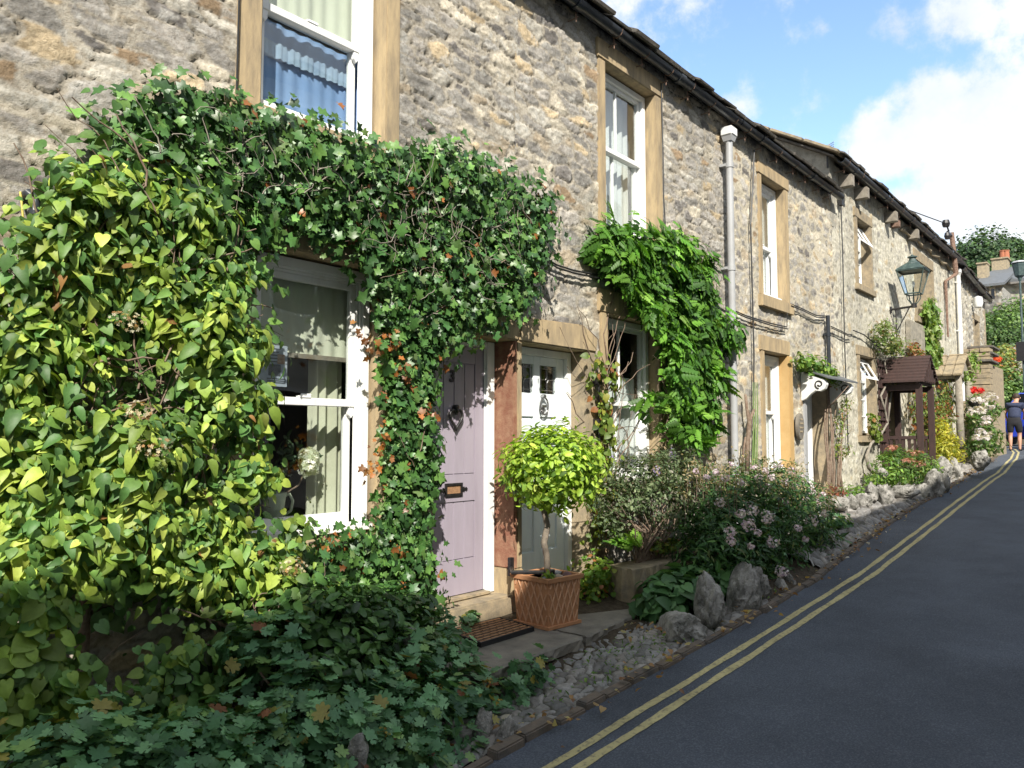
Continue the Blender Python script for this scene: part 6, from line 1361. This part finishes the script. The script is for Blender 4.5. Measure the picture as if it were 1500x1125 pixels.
# aerial
AN = empty('tv_aerial', (14.6, 1.3, 7.0), 'thin metal television aerial above the taller roof', 'aerial'); b = MB(); q = Vector(at3(1215, 229, 1.6))
b.tube([q+Vector((0, 0, -1.2)), q+Vector((0, 0, .28))], .022, 6)
for i in range(6): b.tube([q+Vector((-.12+.0*i, -.15, .02+.05*i)), q+Vector((.12, .15, .02+.05*i))], .009, 5)
for (z_, L_) in ((-.02, .62), (.05, .55)): b.tube([q+Vector((-L_*.4, L_*.55, z_)), q+Vector((L_*.4, -L_*.55, z_))], .010, 5)
for s in (-1, 1): b.tube([q+Vector((s*.25, -s*.34, -.05)), q+Vector((s*.25, -s*.34, .14))], .010, 5)
b.build('mast', Mt['greypipe'], AN)

# ================================================================== CARS
def make_car(loc, yaw, paint, label, plate=True, door_open=False, sc_=1.0):
    E = empty('parked_car', loc, label, 'car', 'cars parked beyond the terrace'); E.rotation_euler = (0, 0, 0)
    rot = Matrix.Rotation(yaw, 4, 'Z'); T_ = Matrix.Translation(loc) @ rot @ Matrix.Scale(sc_, 4)
    L_, W_ = 4.1, 1.74
    prof = [(-2.02, .42), (-2.05, .62), (-1.98, .92), (-1.55, 1.02), (-.95, .98), (0, .97), (.85, .95), (1.55, .86), (1.98, .70), (2.05, .50), (2.0, .28), (1.7, .22), (-1.7, .22), (-1.98, .28)]
    # lofted body across the width
    def loft(prof, ws, sc, name, m_):
        vs = []; n = len(prof)
        for w, s in zip(ws, sc):
            zc_ = .6
            for (x, z) in prof: vs.append(T_ @ Vector((x*s, w, zc_+(z-zc_)*(1 if s > .97 else .985))))
        fs = [(i*n+j, i*n+(j+1) % n, (i+1)*n+(j+1) % n, (i+1)*n+j) for i in range(len(ws)-1) for j in range(n)]+[tuple(range(n)), tuple(range((len(ws)-1)*n, len(ws)*n))]
        m = MB(); m.add(vs, fs); return m.build(name, m_, E, smooth='auto')
    body = loft(prof, (-.87, -.84, -.6, 0, .6, .84, .87), (.95, .98, .995, 1, .995, .98, .95), 'body', paint)
    cab = [(-1.85, .95), (-1.60, 1.40), (-1.1, 1.49), (-.2, 1.50), (.3, 1.42), (1.05, .93)]
    def cabin(name, cab, w0, w1, m_):
        vs = []; n = len(cab)
        for s in (-1, 1):
            for (x, z) in cab: w = w0+(w1-w0)*(z-.93)/.57; vs.append(T_ @ Vector((x, s*w, z)))
        fs = [tuple(range(n)), tuple(range(2*n-1, n-1, -1))]+[(i, i+n, (i+1) % n+n, (i+1) % n) for i in range(n)]
        m = MB(); m.add(vs, fs); return m.build(name, m_, E, bevel=.02)
    cabin('greenhouse', [(-1.88, .95), (-1.63, 1.40), (-1.1, 1.46), (-.2, 1.47), (.33, 1.39), (1.10, .93)], .80, .64, Mt['carglass'])
    m = MB()
    for s in (-1, 1):
        for (xa, za, xb, zb) in ((-1.86, .95, -1.62, 1.42), (-1.62, 1.42, -1.1, 1.495), (-1.1, 1.495, -.2, 1.505), (-.2, 1.505, .32, 1.42), (.32, 1.42, 1.08, .95), (-.35, .97, -.42, 1.49)):
            wa = .81-.165*(za-.93)/.57; wb = .81-.165*(zb-.93)/.57; m.tube([T_ @ Vector((xa, s*wa, za)), T_ @ Vector((xb, s*wb, zb))], .035, 6)
    m.build('window_pillars', paint, E)
    m = MB(); m.hexa([T_ @ Vector(p) for p in ((-1.6, -.65, 1.42), (.30, -.65, 1.42), (.30, .65, 1.42), (-1.6, .65, 1.42))], [T_ @ Vector(p) for p in ((-1.2, -.60, 1.51), (-.2, -.60, 1.52), (-.2, .60, 1.52), (-1.2, .60, 1.51))]); m.build('car_roof', paint, E, bevel=.02)
    for x in (-1.28, 1.30):
        for s in (-1, 1):
            m = MB(); m.tube([T_ @ Vector((x, s*.70, .31)), T_ @ Vector((x, s*.885, .31))], .31, 20); w = m.build('tyre', Mt['rubber'], E, smooth='auto')
            m = MB(); m.tube([T_ @ Vector((x, s*.86, .31)), T_ @ Vector((x, s*.895, .31))], .19, 12); m.build('rim', Mt['chrome'], w)
    for s in (-1, 1):
        m = MB(); m.obox(T_ @ Vector((-2.0, s*.68, .80)), (.10, .26, .24), (0, 0, yaw)); m.build('tail_light', Mt['redlamp'], E, bevel=.02)
        m = MB(); m.obox(T_ @ Vector((1.93, s*.62, .68)), (.16, .30, .14), (0, 0, yaw)); m.build('headlight', Mt['chrome'], E, bevel=.02)
    m = MB(); m.obox(T_ @ Vector((-2.06, 0, .45)), (.10, 1.5, .16), (0, 0, yaw)); m.build('bumper', Mt['rubber'], E, bevel=.02)
    if plate: m = MB(); m.obox(T_ @ Vector((-2.07, 0, .74)), (.02, .52, .11), (0, 0, yaw)); m.build('number_plate', Mt['yplate'], E)
    if door_open:
        # rear side door swung out toward the pavement, hinge at the front edge
        Lh = T_ @ Vector((-.35, .88, 0)); a = yaw+R(180-68)
        d_ = Vector((math.cos(a), math.sin(a), 0)); nn = Vector((-d_.y, d_.x, 0)); DW = .98
        def dp(u, z, o): q = Lh+d_*u*sc_+nn*o; return Vector((q.x, q.y, loc[2]+z*sc_))
        outl = [(0, .30), (.80, .30), (.92, .45), (.98, .75), (.96, .96), (0, .96)]
        m = MB(); n = len(outl); vs = [dp(u, z, -.04) for u, z in outl]+[dp(u, z, .03) for u, z in outl]
        m.add(vs, [tuple(range(n)), tuple(range(2*n-1, n-1, -1))]+[(i, i+n, (i+1) % n+n, (i+1) % n) for i in range(n)])
        dr = m.build('door', paint, E, bevel=.018)
        m = MB(); m.tube([dp(0, .95, 0), dp(.05, 1.42, 0), dp(.55, 1.44, 0), dp(.94, .96, 0)], .028, 6); m.tube([dp(.62, .96, 0), dp(.60, 1.40, 0)], .015, 6); m.build('window_frame', paint, dr)
        m = MB(); m.add([dp(.03, .96, 0), dp(.92, .96, 0), dp(.55, 1.42, 0), dp(.06, 1.41, 0)], [(0, 1, 2, 3)]); m.build('window', Mt['carglass'], dr)
        for o in (-.075, .065):
            m = MB(); m.tube([dp(.62, .84, o*.6), dp(.65, .85, o), dp(.78, .85, o), dp(.81, .84, o*.6)], .013, 6); m.build('handle', Mt['chrome'], dr)
    return E
make_car((30.6, -2.05, 1.22), R(8), Mt['carblue'], 'bright blue car with its side door open at the right edge', door_open=True, sc_=1.22)
make_car((36.6, .95, 1.28), R(28), Mt['carblack'], 'dark car with yellow number plate parked beyond the open door')

# ================================================================== PERSON
def person():
    root = empty('person', (28.0, -.50, 1.15), 'person in navy shirt and black shorts leaning in beside the blue car door', 'person')
    bx, by, bz = 28.0, -.50, g(28)+.0
    J = {}; E_l = []; Rr = []
    def add(n, p, r_, par=None): J[n] = len(J); V.append((bx+p[0], by+p[1], bz+p[2])); Rr.append(r_); (E_l.append((J[par], J[n])) if par else None)
    V = []
    add('pelvis', (0, 0, .92), .15); add('waist', (.04, 0, 1.06), .145, 'pelvis'); add('chest', (.16, -.01, 1.27), .165, 'waist'); add('upper', (.24, -.01, 1.39), .14, 'chest'); add('neck', (.31, -.02, 1.47), .055, 'upper')
    add('headlow', (.37, -.03, 1.53), .075, 'neck'); add('head', (.41, -.03, 1.61), .095, 'headlow'); add('crown', (.42, -.03, 1.68), .075, 'head')
    for s, n in ((1, 'l'), (-1, 'r')):
        add('sh'+n, (.22, s*.17, 1.38), .075, 'upper'); 
        el = (.24, .27, 1.10) if s > 0 else (.36, -.24, 1.13); hd = (.42, .24, .98) if s > 0 else (.58, -.18, 1.02)
        add('ua'+n, ((.22+el[0])/2, (s*.17+el[1])/2+.01*s, (1.38+el[2])/2), .056, 'sh'+n); add('el'+n, el, .043, 'ua'+n)
        add('fa'+n, tuple((a+b_)/2 for a, b_ in zip(el, hd)), .040, 'el'+n); add('wr'+n, hd, .027, 'fa'+n)
        pm = (hd[0]+.06, hd[1], hd[2]-.03); add('pm'+n, pm, .036, 'wr'+n)
        for k in range(4):
            o = (k-1.5)*.019; add('f%d%s' % (k, n), (pm[0]+.045, pm[1]+o, pm[2]-.015), .010, 'pm'+n); add('g%d%s' % (k, n), (pm[0]+.085-.008*abs(k-1.5), pm[1]+o*1.1, pm[2]-.045), .008, 'f%d%s' % (k, n))
        add('th'+n, (pm[0]+.01, pm[1]-s*.045, pm[2]-.01), .011, 'pm'+n); add('ti'+n, (pm[0]+.045, pm[1]-s*.058, pm[2]-.03), .009, 'th'+n)
        hx = .01 if s > 0 else .06
        add('hip'+n, (0, s*.095, .84), .115, 'pelvis'); add('thg'+n, (hx*.6, s*.11, .66), .085, 'hip'+n); add('kn'+n, (hx+.02, s*.115, .47), .058, 'thg'+n); add('cf'+n, (hx-.02, s*.115, .32), .060, 'kn'+n); add('an'+n, (hx-.03, s*.115, .09), .036, 'cf'+n); add('he'+n, (hx-.04, s*.115, .05), .038, 'an'+n); add('to'+n, (hx+.14, s*.13, .035), .032, 'he'+n)
    def skin(name, V, E_l, Rr, m_, par, sub=2):
        me = bpy.data.meshes.new(name); me.from_pydata(V, E_l, []); o = bpy.data.objects.new(name, me); COL.objects.link(o)
        md = o.modifiers.new('s', 'SKIN'); sv = me.skin_vertices[0].data
        for i, r_ in enumerate(Rr): sv[i].radius = (r_, r_)
        sv[0].use_root = True; md.use_smooth_shade = True
        o.modifiers.new('u', 'SUBSURF').levels = sub; o.modifiers['u'].render_levels = sub
        bpy.context.view_layer.update()
        me2 = bpy.data.meshes.new_from_object(o.evaluated_get(bpy.context.evaluated_depsgraph_get())); bpy.data.objects.remove(o)
        me2.materials.clear(); me2.polygons.foreach_set('use_smooth', [True]*len(me2.polygons)); return link(me2, name, m_, par)
    tors = {J[k_] for k_ in ('pelvis', 'waist', 'chest', 'upper', 'hipl', 'hipr', 'shl', 'shr')}
    body = skin('body', V, E_l, [r_*(.78 if i in tors else 1) for i, r_ in enumerate(Rr)], Mt['skin'], root, 1)
    def sub(names, extra, scale=1.0):
        idx = [J[n] for n in names]; mp = {j: i for i, j in enumerate(idx)}
        return [V[i] for i in idx], [(mp[a], mp[b_]) for a, b_ in E_l if a in mp and b_ in mp], [Rr[i]*scale+extra for i in idx]
    v, e, r_ = sub(['pelvis', 'waist', 'chest', 'upper', 'shl', 'ual', 'shr', 'uar'], .038); skin('shirt', v, e, r_, Mt['navy'], body, 2)
    v, e, r_ = sub(['waist', 'pelvis', 'hipl', 'thgl', 'knl', 'hipr', 'thgr', 'knr'], .026); v = [(a, b_, c+(.05 if abs(c-bz-.47) < .02 else 0)) for a, b_, c in v]; skin('shorts', v, e, r_, Mt['blackcloth'], body, 2)
    for s in ('l', 'r'): v, e, r_ = sub(['he'+s, 'to'+s], .016); v2 = [(v[0][0]-.01, v[0][1], v[0][2]+.005), ((v[0][0]+v[1][0])/2, (v[0][1]+v[1][1])/2, v[0][2]), v[1]]; skin('shoe', v2, [(0, 1), (1, 2)], [.05, .048, .04], Mt['blackcloth'], body, 2)
    hd = Vector(V[J['head']])
    bm = bmesh.new(); bmesh.ops.create_uvsphere(bm, u_segments=18, v_segments=12, radius=1)
    for v_ in list(bm.verts):
        if v_.co.z < -.35 or (v_.co.x > .45 and v_.co.z < .35): bm.verts.remove(v_)
    for v_ in bm.verts: v_.co = Vector((v_.co.x*.112, v_.co.y*.102, v_.co.z*.118))+hd+Vector((-.008, 0, .035))
    me = bpy.data.meshes.new('hair'); bm.to_mesh(me); bm.free(); me.polygons.foreach_set('use_smooth', [True]*len(me.polygons)); link(me, 'hair', Mt['hair'], body)
    m = MB()
    for s in (-1, 1): m.lathe([(.003, -.008), (.011, 0), (.003, .008)], (hd.x+.088, hd.y+s*.033, hd.z+.01), 8)
    m.build('eyes', Mt['blackcloth'], body); m = MB(); m.tube([(hd.x+.085, hd.y, hd.z+.015), (hd.x+.115, hd.y, hd.z-.022), (hd.x+.09, hd.y, hd.z-.03)], [.008, .013, .01], 8)
    m.tube([(hd.x+.083, hd.y-.024, hd.z-.052), (hd.x+.092, hd.y, hd.z-.055), (hd.x+.083, hd.y+.024, hd.z-.052)], .006, 6)
    for s in (-1, 1): m.lathe([(.004, -.028), (.014, -.01), (.018, .012), (.004, .028)], (hd.x, hd.y+s*.094, hd.z), 8)
    m.build('face_features', Mt['skin'], body, smooth=True)
person()

# ================================================================== FAR END: retaining wall, bushes, houses, trees, lamp post
RW = empty('retaining_wall', (38, -2, 1.2), 'high rough stone retaining wall behind the parked cars', 'wall')
V0 = len(bpy.data.objects)
def xwall(name, parent, xw, y0_, y1_, z0_, z1_, res, seed, mat_='stone', **k):
    o = stone_wall(name, parent, y0_, y1_, z0_, z1_, [], res, seed, mat_=mat_, **k)
    me = o.data; n = len(me.vertices); co = np.empty(n*3, np.float32); me.vertices.foreach_get('co', co); co = co.reshape(-1, 3)
    q = np.stack([xw+co[:, 1], co[:, 0], co[:, 2]], 1); me.vertices.foreach_set('co', q.astype(np.float32).ravel()); me.flip_normals(); me.update(); return o
xwall('wall', RW, 41, -9, 4.0, .8, atx(1490, 508, 41)[2], .06, 71, sw=.5, sh=.28, amp=.10, pal=PAL*.85)
BW = MB(); BW.box(41.08, 42.5, -9, 4.0, .8, atx(1490, 508, 41)[2]-.1); BW.build('wall_core', Mt['rock'], RW)
# bushes over the wall
FG = [(.06, .12, .03), (.09, .17, .04), (.04, .08, .02), (.16, .22, .06)]
def bx_(px, py, x, rx, ry, rz): p = atx(px, py, x); return (p[0], p[1], p[2], rx, ry, rz)
def farplant(name, lb, L_, n, size, pal, w, cat, T=T_HEART, trunk=None, **k):
    bl = [bx_(*a) for a in L_]; e = empty(name, (bl[0][0], bl[0][1], gh(bl[0][0], bl[0][1])), lb, cat)
    blob('crown', bl, n, T, size, pal, w, 'leafA', e, ymax=1e3, **k)
    if trunk:
        c = bl[0]; m = MB(); zb = gh(c[0], c[1])-.5; m.tube([(c[0], c[1], zb), (c[0]+.2, c[1], (zb+c[2])/2), (c[0], c[1], c[2])], [trunk, trunk*.8, trunk*.5], 8)
        for i in range(7):
            o = bl[i % len(bl)]; m.tube([(c[0], c[1], (zb+c[2])/2+.3*i*.3), (o[0]*.5+c[0]*.5, o[1]*.5+c[1]*.5+random.uniform(-.5, .5), c[2]*.7+o[2]*.3), (o[0], o[1]+random.uniform(-.5, .5), o[2])], [trunk*.5, trunk*.3, trunk*.12], 6)
        m.build('trunk', Mt['bark'], e)
    return e
farplant('hillside_bush', 'broad light green bush on the bank above the retaining wall', [(1475, 480, 46, 1.5, 1.4, .9), (1492, 476, 46, 1.5, 1.4, 1.1), (1512, 472, 46, 1.5, 2, 1.4), (1460, 482, 47, 1.2, 1.0, .8), (1485, 484, 45, 1.3, 1.8, .9)], 9000, .14, [(.11, .20, .05), (.17, .27, .07), (.07, .13, .035)], [.4, .35, .25], 'bush', cl=4, clr=.12)
farplant('hillside_bush', 'dark green bush hanging behind the far gable end', [(1460, 500, 43, 1.3, 1.3, .9), (1478, 508, 43, 1.3, 1.3, .7), (1498, 505, 43, 1.3, 1.3, .8), (1450, 490, 42, 1.0, .6, .9)], 5600, .13, FG, [.4, .25, .3, .05], 'bush', cl=4, clr=.1)
farplant('hillside_bush', 'yellow green and orange plants at the left end of the retaining wall', [(1455, 530, 38, .8, .8, .7), (1465, 545, 38, .8, .8, .6), (1456, 560, 37, .8, .6, .6), (1470, 520, 39, .7, .7, .4)], 2200, .13, [(.18, .24, .05), (.34, .28, .06), (.10, .15, .04), (.40, .16, .06)], [.4, .22, .28, .1], 'bush', cl=3, clr=.08)
farplant('hillside_bush', 'rounded green bush at the foot of the retaining wall', [(1472, 560, 37, .9, .9, .6), (1486, 572, 37, .9, .9, .5), (1468, 580, 36, .9, .6, .5), (1500, 578, 37, .9, .9, .4)], 2600, .13, [(.12, .21, .05), (.08, .15, .035), (.17, .26, .07)], [.4, .35, .25], 'bush', cl=3, clr=.08)
e_ = farplant('red_flower_bush', 'small bush with one red orange flower by the far wall', [(1462, 527, 36.5, .25, .25, .2)], 130, .1, FG, [1, 1, 1, 1], 'bush'); q = bx_(1461, 526, 36.0, .16, .16, .13); blob('flower', [q], 60, T_FLOW, .12, [(.75, .06, .02), (.7, .12, .03)], [1, 1], 'petal', e_, ymax=1e3)
TD = [(.040, .085, .028), (.06, .12, .035), (.025, .055, .02), (.09, .15, .04)]
farplant('tree', 'broad dark green tree behind the chimneys of the far house', [(1432, 388, 78, 3.0, 3.0, 2.2), (1450, 375, 78, 2.4, 2.4, 2.0), (1412, 395, 78, 2.2, 2.2, 1.6), (1466, 372, 79, 1.8, 1.8, 1.3), (1441, 395, 77, 2.6, 2.4, 2.0), (1470, 385, 78, 1.6, 1.6, 1.0), (1420, 402, 77, 2, 2, 1.2)], 15000, .27, TD, [.4, .25, .25, .1], 'tree', trunk=.4, cl=5, clr=.2, lump=.45)
farplant('tree', 'small dark tree at the right edge beyond the gable', [(1500, 378, 84, 2.0, 2.0, 1.6), (1512, 388, 84, 2.2, 2.2, 2.0)], 3500, .34, TD, [.4, .25, .25, .1], 'tree', trunk=.3, cl=5, clr=.2, lump=.4)
# background houses on the hill
HS = empty('hillside_house', (56, 3, 8), 'grey stone house with slate roof and chimneys on the hill beyond', 'house')
def boxpx(xn, xf, pxl, pxr, ztop, zbot):
    return (xn, xf, atx(pxr, 500, xn)[1], atx(pxl, 500, xn)[1], zbot, ztop)
zE1 = atx(1455, 420, 56)[2]; m = MB(); a = boxpx(56, 64, 1436, 1471, zE1, 6); 
o = xwall('wall', HS, 56, a[2], a[3], 6, zE1, .12, 81, sw=.6, sh=.3, amp=.05, pal=PAL*.55, mort=(.16, .15, .14)); MB().box(56.2, 63, a[2], a[3], 6, zE1).build('wall_core', Mt['rock'], HS)
b2 = boxpx(60, 68, 1468, 1520, 0, 0); zE2 = atx(1480, 416, 60)[2]
xwall('wall', HS, 60, b2[2], b2[3], 6, zE2, .12, 83, sw=.6, sh=.3, amp=.05, mort=(.36, .34, .28)); MB().box(60.2, 68, b2[2], b2[3], 6, zE2).build('wall_core', Mt['rock'], HS)
m = MB(); zt_ = atx(1470, 396, 66)[2]; zl = atx(1470, 412, 58)[2]
m.hexa([(59.4, b2[2]-1, zE2-.05), (66, b2[2]-1, zt_), (66, a[3]+.5, zt_), (59.4, a[3]+.5, zE2+.1)], [(59.4, b2[2]-1, zE2+.15), (66, b2[2]-1, zt_+.2), (66, a[3]+.5, zt_+.2), (59.4, a[3]+.5, zE2+.3)]); m.build('roof', Mt['leadslate'], HS)
m = MB(); yr0 = a[2]-.2; yr1 = a[3]+.3; m.hexa([(55.6, yr0, zE1), (60, yr0, zE1+1.3), (60, yr1, zE1+1.3), (55.6, yr1, zE1)], [(55.6, yr0, zE1+.15), (60, yr0, zE1+1.5), (60, yr1, zE1+1.5), (55.6, yr1, zE1+.15)]); m.build('roof', Mt['leadslate'], HS)
wL = atx(1456, 430, 55.9); wf = MB().box(55.85, 55.95, atx(1459, 440, 56)[1], atx(1450, 440, 56)[1], atx(1455, 434, 56)[2], atx(1455, 420, 56)[2]-.05).build('window', Mt['sandgrey'], HS)
MB().box(55.80, 55.84, atx(1458, 440, 56)[1], atx(1453.5, 440, 56)[1], atx(1455, 439, 56)[2], atx(1455, 424, 56)[2]).build('pane', Mt['carglass'], wf)
MB().box(58.6, 59.6, atx(1447.5, 400, 59)[1], atx(1433, 400, 59)[1], zE1, atx(1440, 388, 59)[2]).box(58.5, 59.7, atx(1448.5, 400, 59)[1], atx(1432, 400, 59)[1], atx(1440, 388, 59)[2], atx(1440, 386, 59)[2]).build('chimney', Mt['sandgrey'], HS)
ch = MB().box(65, 66.2, atx(1476, 400, 65)[1], atx(1453, 400, 65)[1], zE2, atx(1460, 380, 65)[2]).box(64.9, 66.3, atx(1478, 400, 65)[1], atx(1452, 400, 65)[1], atx(1460, 380, 65)[2], atx(1460, 378, 65)[2]).build('chimney', Mt['sandgrey'], HS)
b = MB()
for px in (1469.5, 1474): p = atx(px, 378, 65.6); b.lathe([(.22, -.02), (.20, .45), (.24, .5), (.24, .55)], p, 10)
b.build('chimney_pots', Mt['pot'], ch)
m = MB(); gt_ = atx(1488, 382, 68)
m.hexa([(67, atx(1505, 400, 67)[1]-3, zE2+.4), (72, atx(1505, 400, 67)[1]-3, gt_[2]), (72, gt_[1], gt_[2]), (67, atx(1462, 400, 67)[1], zE2+.6)], [(67, atx(1505, 400, 67)[1]-3, zE2+.6), (72, atx(1505, 400, 67)[1]-3, gt_[2]+.2), (72, gt_[1], gt_[2]+.2), (67, atx(1462, 400, 67)[1], zE2+.8)]); m.build('upper_roof', Mt['slate'], HS)
# street lamp at the right edge
p0 = atx(1498, 500, 34); SL = empty('street_lamp', (34, p0[1], 1.3), 'slim dark street lamp standing at the right edge', 'street lamp'); zt_ = atx(1495, 411, 34)[2]
b = MB(); b.tube([(34, p0[1], 1.2), (34, p0[1], 2.6), (34, p0[1], zt_)], [.075, .045, .035], 10); b.build('post', Mt['verdigris'], SL)
b = MB(); b.lathe([(.05, 0), (.07, .10), (.16, .18), (.24, .62), (.20, .66)], (34, p0[1], zt_), 8); b.build('lantern', Mt['verdigris'], SL); b = MB(); b.lathe([(.27, 0), (.22, .06), (.04, .10)], (34, p0[1], zt_+.66), 8); b.build('lantern_cap', Mt['greypipe'], SL)
b = MB(); q = atx(1497, 515, 34); b.box(33.85, 34.0, p0[1]-.2, p0[1]+.2, q[2]-.35, q[2]+.35); b.build('sign_back', Mt['black'], SL)
# fallen leaves along the kerb and on the step
LT = np.zeros((0, 3))
for (xa, xb, n) in ((3.0, 6.4, 90), (6.4, 12, 150), (12, 22, 170)):
    x = rng.uniform(xa, xb, n); y = np.array([kerb_y(q) for q in x])+rng.normal(.04, .10, n); LT = np.concatenate([LT, np.stack([x, y, np.array([g(q) for q in x])+.05], 1)])
LT = np.concatenate([LT, np.stack([rng.normal(5.15, .18, 26), rng.normal(-1.05, .10, 26), np.full(26, g(5.1)+.07)], 1)])
n_ = len(LT); FL = leaves('fallen_leaves', LT, rng.normal(0, .35, (n_, 3))+np.array((0, 0, 1)), rng.normal(0, 1, (n_, 3)), rng.uniform(.02, .05, n_), T_HEART, jcol(n_, [(.30, .17, .07), (.42, .28, .12), (.20, .10, .05), (.45, .38, .16), (.5, .46, .4)], [.3, .25, .25, .15, .05]), 'leafT')
tag(FL, 'dry brown leaves scattered along the kerb', 'fallen leaves', kind='stuff')
GR = []
x = rng.uniform(3, 14, 1500); y = np.array([kerb_y(q)+.11 for q in x])+rng.random(1500)*.55; k = fbm(x*1.8, y*3, 3) > .56; k &= ~((x > 3.3) & (x < 5.9) & (y > -.9)); x = x[k]; y = y[k]; n_ = len(x)
GRS = leaves('moss_and_weeds', np.stack([x, y, np.array([g(q) for q in x])+.04], 1), rng.normal(0, .5, (n_, 3))+np.array((0, 0, 1)), rng.normal(0, 1, (n_, 3))+np.array((0, 0, .3)), rng.uniform(.02, .04, n_), T_OVAL, jcol(n_, GRN, [.5, .2, .3, 0]), 'leafT')
tag(GRS, 'moss and small weeds between the cobbles', 'weeds', kind='stuff')
